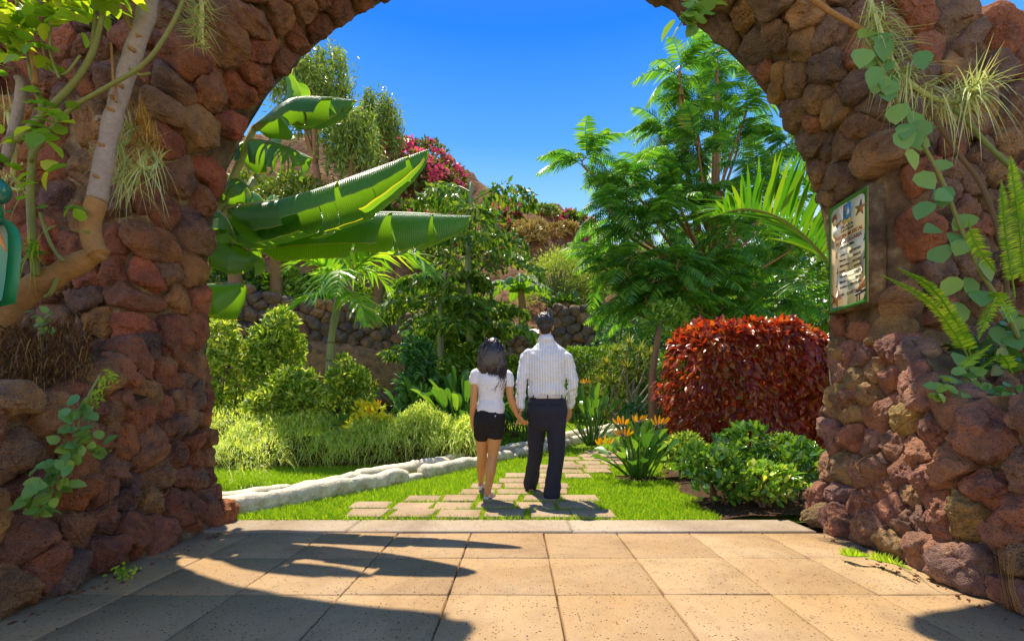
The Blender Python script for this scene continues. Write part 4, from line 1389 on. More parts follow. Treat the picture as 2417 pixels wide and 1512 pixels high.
def jacaranda():
    rg = np.random.default_rng(8)
    b = np.array([4.75, 11.2, .2])
    root = thing('jacaranda_tree', 'big jacaranda tree with fern like leaves behind the red hedge', 'tree', b)
    fork = D(1685, 560, 11.2)
    m = MB()
    m.tube(spline([b - [0, 0, .2], D(1688, 700, 11.2), fork, D(1690, 400, 11.2), D(1692, 140, 11.1)], 30), np.linspace(.23, .03, 30), 12)
    m.build('trunk', M['bark_brown'], root)
    V2, F2 = tube(spline([D(1668, 760, 11.5) - [0, 0, 1.0], D(1663, 690, 11.6), D(1650, 560, 11.4), D(1610, 330, 10.8), D(1604, 165, 10.6)], 26), np.linspace(.16, .02, 26), 10)
    mesh('trunk', V2, F2, M['bark_brown'], root)
    ends = [(1692, 130, 11.1), (1604, 160, 10.6), (1385, 365, 10.2), (1480, 400, 10.0), (1760, 235, 11.5), (1850, 330, 11.2), (1560, 300, 11.0), (1650, 335, 10.3), (1445, 470, 9.9), (1555, 500, 9.7), (1490, 610, 9.7),
            (1600, 610, 9.5), (1700, 440, 10.1), (1790, 400, 10.5), (1530, 680, 9.9), (1610, 690, 9.8), (1780, 640, 10.6), (1860, 560, 11.3), (1430, 600, 10.3), (1725, 540, 9.9), (1830, 700, 11.5), (1740, 700, 10.6),
            (1640, 240, 10.9), (1740, 320, 11.8), (1540, 400, 10.6), (1800, 500, 11.8), (1680, 620, 10.0), (1560, 600, 11.5), (1640, 520, 11.9), (1720, 620, 12.2), (1480, 520, 11.2), (1880, 430, 12.0), (1600, 440, 10.2), (1460, 690, 10.6), (1890, 680, 12)]
    bm_ = MB()
    tips = []
    for x, y, d in ends:
        e = D(x, y, d)
        f = float(np.clip(.25 + (y - 400) / -900, .05, .8))
        src = np.array([np.interp(np.clip((e[2] - 2.0) * .62, .4, 9), [0, 9.5], [b[k], D(1692, 140, 11.1)[k]]) for k in range(3)])
        src[2] = np.clip(e[2] * .62 + .3, 1.4, 8)
        P = spline([src, (src * .55 + e * .45) + [0, 0, -.1], e - [0, 0, .35], e], 12)
        bm_.tube(P, np.linspace(.055, .012, 12), 5, False)
        for k, q in enumerate(np.linspace(.55, 1, 6)):
            tips.append((P[int(q * 11)], k))
    bm_.build('branches', M['bark_brown'], root)
    vari = []
    for k in range(6):
        V, Fq = jac_frond(100 + k)
        me = bpy.data.meshes.new('frond'); fill(me, V, Fq); me.materials.append(M['jacaranda']); vari.append((me, V, Fq))
    tf = []
    for p, k in tips:
        nfr = 3 if k < 4 else 5
        for j in range(nfr):
            a = rg.uniform(0, 6.283); el = rg.uniform(-.35, .45) + (.35 if k == 5 else 0)
            fw = np.array([math.cos(a) * math.cos(el), math.sin(a) * math.cos(el), math.sin(el)])
            tf.append((p, fw, rg.uniform(.75, 1.2), int(rg.integers(6))))
    tf.sort(key=lambda q: q[0][1])
    po = np.array(parent_world(root)); VV, FF, off = [], [], 0
    for n_, (p, fw, sc, v) in enumerate(tf):
        S = unit(np.cross([0, 0, 1.], fw)); N = np.cross(fw, S)
        if n_ % 2 == 0 and n_ < 600:
            o = bpy.data.objects.new('frond', vari[v][0]); link(o, root)
            o.matrix_local = Matrix(((fw[0] * sc, S[0] * sc, N[0] * sc, p[0] - po[0]), (fw[1] * sc, S[1] * sc, N[1] * sc, p[1] - po[1]), (fw[2] * sc, S[2] * sc, N[2] * sc, p[2] - po[2]), (0, 0, 0, 1)))
        else:
            V = vari[v][1] * sc
            VV.append(p + V[:, :1] * fw + V[:, 1:2] * S + V[:, 2:] * N); FF.append(vari[v][2] + off); off += len(V)
    mesh('foliage', np.concatenate(VV), np.concatenate(FF), M['jacaranda'], root, smooth=False, kind='stuff')
    print('jacaranda fronds', len(tf))
jacaranda()

hill_clump('hill_bush', 'dark green bush on the slope under the weeping trees', 'shrub', [(600, 480), (650, 500), (700, 470), (740, 500), (640, 560), (690, 580), (760, 560), (800, 520), (580, 560), (720, 620), (800, 600), (840, 480), (880, 520), (860, 580)], (.9, 1.6), 6500, 0, 'bushes on the slope', 'midleaf_far', L=.40, seed=14)
hill_clump('hill_bush', 'olive green bush on the slope behind the tall feathery palm', 'shrub', [(920, 520), (980, 540), (1040, 520), (1090, 500), (1000, 600), (1060, 580), (940, 600), (1130, 560), (1100, 620), (1030, 640), (1150, 610)], (.8, 1.4), 5200, 500, 'bushes on the slope', 'midleaf_far', L=.36, seed=15)
# ================================================================ beds and shrubs in the middle distance
M['varieg'] = leaf_mat('varieg', (.07, .14, .03), (.30, .36, .07), (.66, .64, .26), trans=.38, rough=.4, spec=.45)
M['varieg2'] = leaf_mat('varieg2', (.05, .12, .025), (.22, .30, .05), (.58, .57, .20), trans=.38, rough=.4, spec=.45)
M['spider'] = leaf_mat('spider', (.22, .30, .06), (.50, .54, .17), (.72, .68, .34), trans=.35, rough=.5)
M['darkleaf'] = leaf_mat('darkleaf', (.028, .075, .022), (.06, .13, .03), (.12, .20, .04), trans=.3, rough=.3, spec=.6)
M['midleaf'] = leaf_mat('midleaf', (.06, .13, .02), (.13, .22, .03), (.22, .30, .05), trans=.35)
M['bluegreen'] = leaf_mat('bluegreen', (.03, .10, .055), (.07, .17, .085), (.14, .26, .11), trans=.3, rough=.4)
M['yellowleaf'] = leaf_mat('yellowleaf', (.40, .42, .05), (.62, .56, .06), (.55, .30, .05), trans=.4)
M['glossy'] = leaf_mat('glossy', (.035, .095, .022), (.075, .16, .03), (.17, .27, .05), trans=.28, rough=.22, spec=.65)
M['glossy_v'] = leaf_mat('glossy_v', (.06, .16, .03), (.20, .32, .05), (.70, .62, .18), trans=.32, rough=.25, spec=.6)
M['redleaf'] = leaf_mat('redleaf', (.12, .015, .014), (.26, .045, .022), (.29, .12, .04), trans=.36, rough=.32, spec=.55, tcol=(2.6, 1.3, .8))
M['brownleaf'] = leaf_mat('brownleaf', (.10, .08, .03), (.20, .15, .05), (.24, .24, .07), trans=.35)
M['white_petal'] = leaf_mat('white_petal', (.8, .78, .72), (.85, .82, .75), trans=.2, tcol=(1, 1, 1))
M['orange_petal'] = leaf_mat('orange_petal', (.85, .24, .01), (.9, .36, .01), trans=.35, tcol=(1.3, 1.0, .5))
M['blue_petal'] = flat('blue_petal', (.06, .05, .30))
M['bract'] = flat('bract', (.16, .17, .05))
M['agave'] = leaf_mat('agave', (.09, .22, .12), (.14, .29, .16), (.22, .36, .18), trans=.12, rough=.45)
M['strel'] = leaf_mat('strel', (.045, .12, .03), (.085, .18, .04), (.17, .27, .06), trans=.3, rough=.3, spec=.55)

g = 'variegated bushes in the left bed'
def vbush(label, cx, ytop, rx, d, seed, nl, mat='varieg', ztopfix=None, rr=(.16, .30), ry=.45, L=.105, z0=.25):
    t = D(cx, ytop, d)
    ztop = t[2]; s = .42384 / F * d
    hz = (ztop - z0) / 2
    return bush('variegated_bush', label, 'shrub', (t[0], d + ry * .4, z0), (rx * s * 1.0, ry, hz * 1.38), int(46), (rr[0] * .62, rr[1] * .72), nl, L, L * .42, M[mat], 'fold', 8, g, seed, zc=hz * 1.02, up=.3)
vbush('tall variegated bush beside the left foot of the arch', 515, 772, 62, 7.6, 101, 5200)
vbush('tallest variegated bush with white flower spikes left of the young palm', 645, 745, 72, 7.9, 102, 6400, 'varieg2')
vbush('low rounded variegated bush in front of the tallest one', 690, 885, 80, 7.0, 103, 4200, 'varieg2', rr=(.12, .24))
vbush('variegated bush growing around the base of the young palm trunk', 812, 855, 62, 7.5, 104, 3800, 'varieg2', rr=(.12, .22))
vbush('sparse young variegated bush just behind the flowering edge plants', 600, 935, 40, 6.9, 105, 1300, 'varieg', rr=(.08, .15), ry=.25)
bush('croton', 'small yellow leaved croton between the two agaves', 'shrub', D(862, 1040, 7.2), (.32, .2, .28), 10, (.09, .15), 700, .12, .06, M['yellowleaf'], 'fold', 5, None, 106)

# spider plants: one low billowing mass
def spider():
    rg = np.random.default_rng(5)
    n = 2300
    f = rg.random(n)
    X = -4.45 + 3.95 * f
    an = np.arccos(1 - 1.75 * rg.random(n) ** .85)
    hw = .60 * np.minimum(1, np.minimum(f, 1 - f) * 9 + .25)
    H = (.60 + .10 * np.sin(X * 3.1) + .07 * np.sin(X * 7.7 + 1)) * np.minimum(1, np.minimum(f, 1 - f) * 8 + .45)
    lump = 1 + .13 * np.array([nz((x, q, 0), 2.6) for x, q in zip(X, an)])
    Y = 6.95 + .55 * f - np.cos(an) * hw * lump
    Z0 = np.array([ground_z(x, y) for x, y in zip(X, Y)])
    C = np.stack([X, Y, Z0 * .6 + .06 + H * lump * np.sin(an) ** .7], -1)
    out = unit(np.stack([rg.normal(0, .4, n), -np.cos(an) - .15, np.sin(an) + .25], -1))
    k = 15
    P = np.repeat(C, k, 0) + rg.normal(0, .035, (n * k, 3))
    Dv = unit(np.repeat(out, k, 0) + rg.normal(0, .75, (n * k, 3)))
    L = rg.uniform(.07, .19, n * k)
    V1, F1 = blades(P, Dv, L, rg.uniform(.011, .020, n * k), rg.uniform(.3, 1.0, n * k), 3, .6)
    # long hanging straps along the front foot
    m = 1300
    f = rg.random(m); X = -4.4 + 3.85 * f
    Y = 6.9 + .55 * f - .5 + rg.normal(0, .07, m)
    P = np.stack([X, Y, rg.uniform(.05, .42, m) + .05], -1)
    Dv = np.stack([rg.normal(0, .6, m), rg.uniform(-1.1, -.3, m), rg.uniform(-.1, .9, m)], -1)
    V2, F2 = blades(P, Dv, rg.uniform(.15, .3, m), rg.uniform(.008, .014, m), rg.uniform(.5, 1.2, m), 3, .6)
    V = np.concatenate([V1, V2]); Fc = np.concatenate([F1, F2 + len(V1)])
    o = mesh('spider_plants', V, Fc, M['spider'], smooth=False)
    tag(o, 'billowing bank of pale variegated spider plants edging the left bed', kind='stuff')
    c = MB()
    q = []
    nx = 40
    for i in range(nx):
        ff = i / (nx - 1); x = -4.4 + 3.85 * ff
        for j in range(7):
            a = math.pi * j / 6
            q.append((x, 6.9 + .55 * ff - math.cos(a) * .46, .02 + .42 * math.sin(a) * (1 if 0 < i < nx - 1 else .2)))
    c.add(q, [(i * 7 + j, (i + 1) * 7 + j, (i + 1) * 7 + j + 1, i * 7 + j + 1) for i in range(nx - 1) for j in range(6)])
    o2 = c.build('bed_mound', M['soil'])
    tag(o2, 'dark earth mound under the spider plants', kind='structure')
spider()

# feathery daisy bush against the foot of the left arch
def daisy():
    rg = np.random.default_rng(6)
    root = thing('daisy_bush', 'feathery yellow green daisy bush with tiny white flowers behind the left arch foot', 'shrub', (-3.05, 4.8, 0))
    n = 4200
    C = np.array([(-3.15, 4.9, .40), (-2.9, 4.75, .30), (-3.3, 5.2, .55), (-2.85, 5.1, .35), (-3.5, 5.0, .6), (-2.75, 4.6, .18)])
    P, d = clump_points(C, np.array([.30, .24, .32, .24, .3, .17]), n, rg, .8, -.4)
    Vb, Fb = blades(P, unit(d + rg.normal(0, .5, d.shape) + [0, 0, .35]), rg.uniform(.06, .16, len(P)), .006, rg.uniform(.2, .7, len(P)), 2, .5)
    mesh('foliage', Vb, Fb, M['spider'], root, smooth=False, kind='stuff')
    P, d = clump_points(C, np.array([.30, .24, .32, .24, .3, .17]) + .06, 90, rg, .1, .1)
    leaves('blossoms', root, P, rand_dirs(len(P), rg=rg), d, .02, .02, 'round', M['white_petal'])
daisy()

def agave(label, cx, y, d, z0, n, L, seed, hue=None):
    rg = np.random.default_rng(seed)
    b = D(cx, y, d); b[2] = z0
    root = thing('agave', label, 'agave', b, 'agaves in the left bed')
    T = np.linspace(0, 1, 9)
    for k in range(n):
        f = k / n
        a = k * 2.399
        el = R(22 + 62 * f + rg.normal(0, 4))
        l = L * (1 - .30 * f) * rg.uniform(.9, 1.08)
        o = np.array([math.cos(a), math.sin(a), 0])
        V = []
        bend = .22 * rg.uniform(.5, 1.5)
        for t in T:
            c = b + o * l * t * math.cos(el) + np.array([0, 0, l * t * math.sin(el) + .10]) + (o * .20 - np.array([0, 0, .10])) * l * bend * 2 * t ** 2.5
            w = l * .145 * (np.interp(t, [0, .12, .45, .75, .93, 1], [.75, .62, 1.0, .8, .3, .02]))
            S = np.array([-o[1], o[0], 0]); Nn = np.cross(S, o * math.cos(el) + np.array([0, 0, math.sin(el)]))
            V += [c - S * w + Nn * -w * .35, c + Nn * -w * .0 + Nn * w * -.02 - Nn * w * .12, c + S * w - Nn * w * .35]
            V[-2] = c - Nn * w * -.10 * -1
        Fc = [(i * 3 + j, i * 3 + j + 1, i * 3 + 4 + j, i * 3 + 3 + j) for i in range(8) for j in (0, 1)]
        mesh('leaf', V, Fc, M['agave'], root, origin=b)
agave('blue green agave rosette with upright leaves at the palm foot', 812, 1000, 7.45, .30, 17, .62, 1)
agave('broad blue green agave rosette spreading to the left of the woman', 955, 1000, 7.6, .26, 24, .66, 2)
agave('small agave half hidden under the spider plants beside the broad agave', 890, 1020, 7.3, .18, 12, .4, 3)

# bird of paradise clumps
def strel_leaf(root, b, tip, w, seed, mat):
    """Petiole and paddle from b to tip, folded along the midrib."""
    rg = np.random.default_rng(seed)
    b, tip = np.array(b, float), np.array(tip, float)
    h = tip - b
    P = spline([b, b + h * .45 + [0, 0, .10 * np.linalg.norm(h)], b + h * .8 + [0, 0, .07 * np.linalg.norm(h)], tip], 16)
    T = unit(np.gradient(P, axis=0))
    side = unit(np.cross(T[8], [0, 0, 1.]) + rg.normal(0, .35, 3))
    V, Fc = [], []
    s0 = 7
    Vp, Fp = tube(P[:9], np.linspace(.012, .007, 9), 5)
    V += list(Vp); Fc += Fp
    k0 = len(V)
    for i in range(s0, 16):
        t = (i - s0) / (15 - s0)
        ww = w * math.sin(min(max(t * .93 + .05, 0), 1) * math.pi) ** .7
        N = unit(np.cross(side, T[i]))
        V += [P[i] - side * ww + N * ww * .45, P[i], P[i] + side * ww + N * ww * .45]
    for i in range(15 - s0):
        for j in (0, 1):
            a = k0 + i * 3 + j
            Fc.append((a, a + 1, a + 4, a + 3))
    mesh('leaf', V, Fc, mat, root, origin=b)

def strelitzia(label, base, n, L, seed, flowers=(), lean=.55, w=.055, mat='strel'):
    rg = np.random.default_rng(seed)
    base = np.array(base, float)
    root = thing('bird_of_paradise_plant', label, 'bird of paradise', base, 'bird of paradise clumps in the garden')
    for k in range(n):
        a = rg.uniform(0, 6.283); r = rg.uniform(.0, .13)
        b = base + np.array([math.cos(a) * r, math.sin(a) * r, -.03])
        sp = rg.uniform(.05, 1.0) * lean
        l = L * rg.uniform(.7, 1.05)
        tip = b + np.array([math.cos(a) * sp * l, math.sin(a) * sp * l, l * (1.02 - .55 * sp ** 1.2)])
        strel_leaf(root, b, tip, w * rg.uniform(.75, 1.2) * L, seed * 100 + k, M[mat])
    for (x, y, d, fl) in flowers:
        tip = D(x, y, d)
        fo = MB()
        st = spline([base + rg.normal(0, .04, 3) * [1, 1, 0], (base + tip) / 2 + [0, 0, .05], tip], 10)
        fo.tube(st, np.linspace(.009, .006, 10), 6)
        dirx = np.array([-1 if fl < 0 else 1, .15, .12])
        fo.tube([tip, tip + dirx * .06, tip + dirx * .15], [.014, .012, .002], 6)
        fo_o = fo.build('flower_stalk', M['bract'], root, origin=tip)
        for q in range(6):
            A = np.array([dirx[0] * (-.5 + .28 * q) + rg.normal(0, .1), rg.normal(0, .35), 1.0])
            Vl, Fl = leaf_verts(np.array([tip + dirx * .02 * q]), A[None], np.array([[0, 1., 0]]), np.array([rg.uniform(.10, .15)]), np.array([.032]), 'fold')
            mesh('petal', Vl, Fl, M['orange_petal'], fo_o, origin=tip)
        Vl, Fl = leaf_verts(np.array([tip + dirx * .03]), (dirx + [0, 0, .5])[None], np.array([[0, 1., 0]]), np.array([.09]), np.array([.02]), 'fold')
        mesh('blue_petal', Vl, Fl, M['blue_petal'], fo_o, origin=tip)
    return root
strelitzia('bird of paradise clump with five orange flowers on the lawn by the path', (1.50, 5.62, 0), 58, .78, 11,
           [(1436, 1052, 5.4, -1), (1478, 1003, 5.6, -1), (1498, 996, 5.7, 1), (1483, 1030, 5.5, -1), (1547, 1003, 5.6, 1)], .95, .085)
soil_ring = MB()
a_ = np.linspace(0, 2 * np.pi, 25)[:-1]
soil_ring.add([(1.5 + .30 * math.cos(a) * random.uniform(.85, 1.1), 5.62 + .28 * math.sin(a) * random.uniform(.85, 1.1), .012) for a in a_] + [(1.5, 5.62, .05)], [(k, (k + 1) % 24, 24) for k in range(24)])
tag(soil_ring.build('soil_ring', M['soil']), 'ring of bare earth around the bird of paradise clump', kind='structure')
strelitzia('tall dense bird of paradise clump just behind the woman', (-1.0, 8.3, .1), 60, 1.55, 12, (), .75, .062)
strelitzia('bird of paradise clump seen between the couple and the path edge', (.25, 9.2, .1), 40, 1.25, 13, (), .7, .06)
strelitzia('bird of paradise clump at the right elbow of the man', (1.55, 9.4, .1), 42, 1.35, 14, [(1375, 905, 9.3, 1)], .85, .06)
strelitzia('bird of paradise plant with one orange flower behind the broad agave', (-1.95, 9.0, .25), 40, 1.3, 15, [(882, 912, 8.6, -1), (893, 955, 8.5, -1)], .6, .06)
strelitzia('bird of paradise clump beside the thin trunk left of the red hedge', (2.1, 8.6, .1), 22, .75, 16, (), .7, .06)

# broadleaf shrubs under the feathery palms
def sh(label, cx, y, d, rx, hz, seed, nl, mat, L=.11, tmpl='fold', W=.5, z0=.15, cat='shrub', name='leafy_shrub', rr=None, up=.3, ncl=18, grp='leafy shrubs in the garden beds'):
    t = D(cx, y, d)
    s = .42384 / F * d
    return bush(name, label, cat, (t[0], d, z0), (rx * s, rx * s * .7, hz / 2), ncl, rr or (rx * s * .28, rx * s * .48), nl, L, L * W, M[mat], tmpl, 6, grp, seed, zc=hz * .5, up=up)
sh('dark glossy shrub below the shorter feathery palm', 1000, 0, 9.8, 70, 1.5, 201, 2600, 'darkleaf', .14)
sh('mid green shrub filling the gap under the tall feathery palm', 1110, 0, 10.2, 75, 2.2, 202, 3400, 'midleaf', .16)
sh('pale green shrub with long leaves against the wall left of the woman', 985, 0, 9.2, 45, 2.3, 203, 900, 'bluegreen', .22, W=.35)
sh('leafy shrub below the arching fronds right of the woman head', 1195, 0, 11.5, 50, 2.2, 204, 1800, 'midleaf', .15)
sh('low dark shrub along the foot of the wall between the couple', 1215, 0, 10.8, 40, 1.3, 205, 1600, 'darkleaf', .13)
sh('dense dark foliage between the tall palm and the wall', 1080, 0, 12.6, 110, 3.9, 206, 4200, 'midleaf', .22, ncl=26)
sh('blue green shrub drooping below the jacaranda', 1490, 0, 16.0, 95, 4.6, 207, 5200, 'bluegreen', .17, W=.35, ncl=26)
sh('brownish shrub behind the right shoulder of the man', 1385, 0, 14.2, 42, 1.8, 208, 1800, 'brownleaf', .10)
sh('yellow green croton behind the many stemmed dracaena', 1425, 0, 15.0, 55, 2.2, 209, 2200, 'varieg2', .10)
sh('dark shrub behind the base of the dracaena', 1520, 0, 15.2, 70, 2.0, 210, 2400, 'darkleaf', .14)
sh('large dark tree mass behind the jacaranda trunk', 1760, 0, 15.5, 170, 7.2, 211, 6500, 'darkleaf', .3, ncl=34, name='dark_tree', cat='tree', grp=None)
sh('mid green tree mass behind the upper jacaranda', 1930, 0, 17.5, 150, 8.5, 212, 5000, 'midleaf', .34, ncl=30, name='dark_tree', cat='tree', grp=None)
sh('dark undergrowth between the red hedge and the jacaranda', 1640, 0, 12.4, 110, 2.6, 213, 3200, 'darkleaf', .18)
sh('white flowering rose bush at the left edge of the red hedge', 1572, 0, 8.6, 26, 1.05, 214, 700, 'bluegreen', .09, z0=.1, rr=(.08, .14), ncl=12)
bush('rose_bush', 'small bush dotted with white roses beside the thin tree trunk', 'shrub', (2.33, 8.9, .1), (.2, .15, .55), 9, (.08, .14), 420, .08, .05, M['bluegreen'], 'fold', 5, None, 215, zc=.55, flower=(26, .07, M['white_petal']))

g2 = 'shrubs on the terrace above the long wall'
for q, (lab, x, y, d, rx, hz, m_) in enumerate([('dark shrub on the wall top beside the lowest banana leaf', 520, 655, 12.4, 60, 1.0, 'darkleaf'), ('green shrub on the wall top left of the young palm', 610, 665, 13.2, 70, 1.2, 'midleaf'),
        ('olive shrub on the wall top just behind the young palm', 720, 672, 14.2, 80, 1.2, 'darkleaf'), ('broad green shrub on the wall top right of the young palm', 880, 690, 15.6, 90, 1.5, 'midleaf'),
        ('dark shrub on the wall top behind the feathery palms', 1000, 705, 16.6, 90, 1.7, 'darkleaf'), ('low green shrub on the wall top right of the feathery palms', 1150, 730, 18.3, 70, 1.4, 'midleaf')]):
    t_ = D(x, y, d); s_ = .42384 / F * d
    bush('terrace_shrub', lab, 'shrub', (t_[0], d + .6, 3.7), (rx * s_ * 1.2, .6, hz * .6), 18, (.25, .5), 1900, .22, .10, M[m_], 'diamond', 5, g2, 500 + q, zc=hz * .45)

# clipped green hedge
def hedge(name, label, x0, x1, y0, y1, z0, z1, n, L, W, mat, tmpl, seed, droop=0, rnd=.25, parts=0, bulge=.06, pw=7):
    rg = np.random.default_rng(seed)
    root = thing(name, label, 'hedge', ((x0 + x1) / 2, (y0 + y1) / 2, 0))
    c = np.array([(x0 + x1) / 2, (y0 + y1) / 2, (z0 + z1) / 2]); h = np.array([x1 - x0, y1 - y0, z1 - z0]) / 2
    areas = np.array([h[0] * h[2] * 1.6, h[1] * h[2], h[1] * h[2], h[0] * h[1] * 1.3])
    f = rg.choice(4, n, p=areas / areas.sum())
    u = rg.uniform(-1, 1, (n, 3))
    N = np.zeros((n, 3))
    for i, (ax, sg) in enumerate([(1, -1), (0, -1), (0, 1), (2, 1)]):
        m = f == i
        u[m, ax] = sg * (1 - rg.random(m.sum()) ** 2 * .35); N[m, ax] = sg
    # round the box
    nr = (np.abs(u) ** pw).sum(1) ** (1 / pw)
    k = np.maximum(nr, 1e-6)
    u2 = np.where((nr > 1)[:, None], u / k[:, None], u)
    P = c + u2 * h
    wob = np.array([nz(p, 1.6, seed) * bulge * 2 + nz(p, 4.2, seed) * bulge for p in P])
    nn = unit(N + u2 ** 5)
    P = P + nn * wob[:, None]
    P[:, 2] = np.maximum(P[:, 2], .04)
    A = unit(nn * .75 + rg.normal(0, .45, (n, 3)) + np.array([0, 0, -droop]) * (1 - np.maximum(nn[:, 2:3], 0)) + np.array([0, 0, .25]) * np.maximum(nn[:, 2:3], 0))
    U = unit(nn + np.array([0, 0, .5]) + rg.normal(0, .35, (n, 3)))
    Ls = L * rg.uniform(.6, 1.25, n)
    if parts: leaf_parts(root, P, A, U, Ls, Ls * W / L, tmpl, mat, .15, parts)
    else: leaves('foliage', root, P, A, U, Ls, Ls * W / L, tmpl, mat, .12, kind='stuff')
    m = MB()
    for q in range(14):
        bx_, by_ = rg.uniform(x0 + .15 * (x1 - x0), x1 - .1 * (x1 - x0)), rg.uniform(y0 + .3 * (y1 - y0), y1 - .2 * (y1 - y0))
        m.tube(spline([(bx_, by_, -.05), (bx_ + rg.normal(0, .1), by_ + rg.normal(0, .1), z1 * .5), (bx_ + rg.normal(0, .25), by_ + rg.normal(0, .2), z1 * .9)], 8), np.linspace(.022, .008, 8), 6)
    m.build('stems', M['stem'], root)
    return root
hedge('clipped_hedge', 'clipped square green hedge behind the right shoulder of the man', 1.5, 3.3, 13.6, 15.0, .2, 2.72, 6500, .10, .06, M['midleaf'], 'diamond', 301, rnd=.1)
red = hedge('red_hedge', 'big boxy copperleaf hedge of dark red leaves beside the right arch', 2.36, 4.6, 6.15, 7.7, .26, 2.05, 8500, .13, .066, M['redleaf'], 'fold', 302, droop=.75, parts=300, bulge=.12, pw=4)
tk = thing('slender_tree', 'slender pale tree trunk at the left edge of the red hedge', 'tree', (2.36, 7.9, 0))
V_, F_ = tube(spline([(2.34, 7.9, -.05), (2.38, 7.92, .6), (2.36, 7.9, 1.4), (2.5, 7.95, 2.3)], 12), np.linspace(.10, .05, 12), 9)
mesh('trunk', V_, F_, M['bark_brown'], tk)
P_, d_ = clump_points(np.array([(2.5, 8.0, 2.4), (2.8, 8.2, 2.5)]), np.array([.28, .3]), 500, rng, .5)
leaves('crown', tk, P_, unit(d_ + rng.normal(0, .4, d_.shape)), d_, .12, .06, 'fold', M['midleaf'])

# dracaena: many bare stems, each with a rosette
M['dracaena'] = leaf_mat('dracaena', (.09, .14, .035), (.20, .24, .07), (.34, .22, .10), trans=.3)
def dracaena():
    rg = np.random.default_rng(17)
    b = D(1462, 1003, 13.0); b[2] = float(ground_z(b[0], 13.0))
    root = thing('dracaena', 'many stemmed dracaena with spiky brown green rosettes beyond the path', 'shrub', b)
    tips = [(1432, 860, 12.8), (1455, 830, 13), (1485, 815, 13), (1510, 830, 13.2), (1480, 870, 12.6), (1445, 905, 12.5), (1420, 900, 13.0), (1535, 840, 13.4), (1500, 885, 12.8), (1466, 940, 12.4), (1560, 870, 13.4), (1556, 910, 13.2), (1535, 870, 12.8), (1415, 935, 12.6), (1575, 850, 13.6), (1430, 985, 12.4)]
    for k, (x, y, d) in enumerate(tips):
        t = D(x, y, d)
        a = b + np.array([rg.normal(0, .16), rg.normal(0, .12), -.08])
        mid = (a + t) / 2 + np.array([rg.normal(0, .14), rg.normal(0, .1), -.12 if k % 3 else .1])
        V, Fc = tube(spline([a, a + (mid - a) * .5 + [0, 0, .1], mid, t], 16), np.linspace(.055, .022, 16), 7)
        st = mesh('stem', V, Fc, M['bark_grey'], root)
        n = 70
        dv = rand_dirs(n, -.45, rg)
        Vb, Fb = blades(np.repeat(t[None], n, 0), dv + [0, 0, .3], rg.uniform(.38, .62, n), .030, rg.uniform(.1, .5, n), 3, .6)
        mesh('rosette', Vb, Fb, M['dracaena'], root, origin=t, smooth=False)
dracaena()

# the bed at the right foot of the arch
bed = MB()
q_ = []
for i in range(14):
    for j in range(10):
        x_, y_ = 1.58 + .12 * (3.6 + 2.6 * i / 13 - 3.6) + 1.35 * j / 9 + (.06 * math.sin(i * 1.7) if j == 0 else 0), 3.60 + 2.6 * i / 13
        q_.append((x_, y_, .012 + .03 * (j > 0) + .02 * nz((x_, y_, 0), 6)))
bed.add(q_, [(i * 10 + j, i * 10 + j + 1, (i + 1) * 10 + j + 1, (i + 1) * 10 + j) for i in range(13) for j in range(9)])
tag(bed.build('flower_bed', M['soil']), 'earth bed below the shrubs at the right foot of the arch', kind='structure')
def gshrub(label, c, box, ncl, rr, n, L, mat, seed, parts, W=.52, zc=None):
    return bush('glossy_shrub', label, 'shrub', c, box, ncl, rr, n, L, L * W, M[mat], 'round', 7, 'glossy shrubs at the right foot of the arch', seed, parts, .55, zc)
gshrub('dark glossy shrub nearest the lawn in front of the red hedge', (1.80, 4.10, .03), (.30, .28, .34), 24, (.10, .16), 1900, .075, 'glossy', 401, 200, zc=0.22)
gshrub('taller dark glossy shrub between the lawn shrub and the right arch', (2.22, 4.45, .03), (.32, .28, .40), 24, (.11, .18), 1700, .078, 'glossy', 402, 130, zc=0.26)
gshrub('variegated glossy shrub touching the foot of the right arch', (2.15, 3.92, .03), (.26, .18, .22), 20, (.08, .13), 1300, .075, 'glossy_v', 403, 180, zc=0.15)
gshrub('dark glossy shrub half hidden behind the right arch foot', (2.62, 4.2, .03), (.25, .25, .35), 14, (.10, .16), 800, .075, 'glossy', 404, 60, zc=0.22)
sh('low yellow green shrub between the bird of paradise and the red hedge', 1630, 0, 5.5, 75, .52, 405, 2600, 'varieg2', .055, z0=.02, rr=(.10, .17), ncl=16)
sh('low pale shrub below the red hedge near the right arch', 1850, 0, 5.0, 70, .62, 406, 2200, 'midleaf', .06, z0=.02, rr=(.10, .17), ncl=14)
# ================================================================ foreground plants on the arch
M['bark_pale'] = flat('bark_pale', (.40, .33, .28), .85, .2, .5, 45, .9)
M['bark_tan'] = flat('bark_tan', (.40, .22, .08), .85, .2, .5, 40, .9)
M['shoot'] = flat('shoot', (.22, .24, .06), .6, .3, .35, 40, .4)
M['shrubleaf'] = leaf_mat('shrubleaf', (.10, .20, .03), (.20, .30, .035), (.40, .42, .06), trans=.48, rough=.4)
M['vine_leaf'] = leaf_mat('vine_leaf', (.09, .19, .09), (.14, .25, .10), (.22, .30, .08), trans=.3, rough=.45)
M['airplant'] = leaf_mat('airplant', (.34, .38, .26), (.50, .52, .36), (.56, .48, .30), trans=.2, rough=.6, tcol=(1.2, 1.1, .8))
M['airdry'] = leaf_mat('airdry', (.34, .17, .06), (.46, .26, .09), trans=.2, tcol=(1.2, 1, .7))
M['fern'] = leaf_mat('fern', (.13, .25, .025), (.24, .36, .035), (.40, .44, .06), trans=.45)
M['straw'] = leaf_mat('straw', (.055, .022, .014), (.12, .05, .025), (.28, .16, .07), trans=.15, tcol=(1, 1, 1))
MPX = lambda d: .42384 / F * d

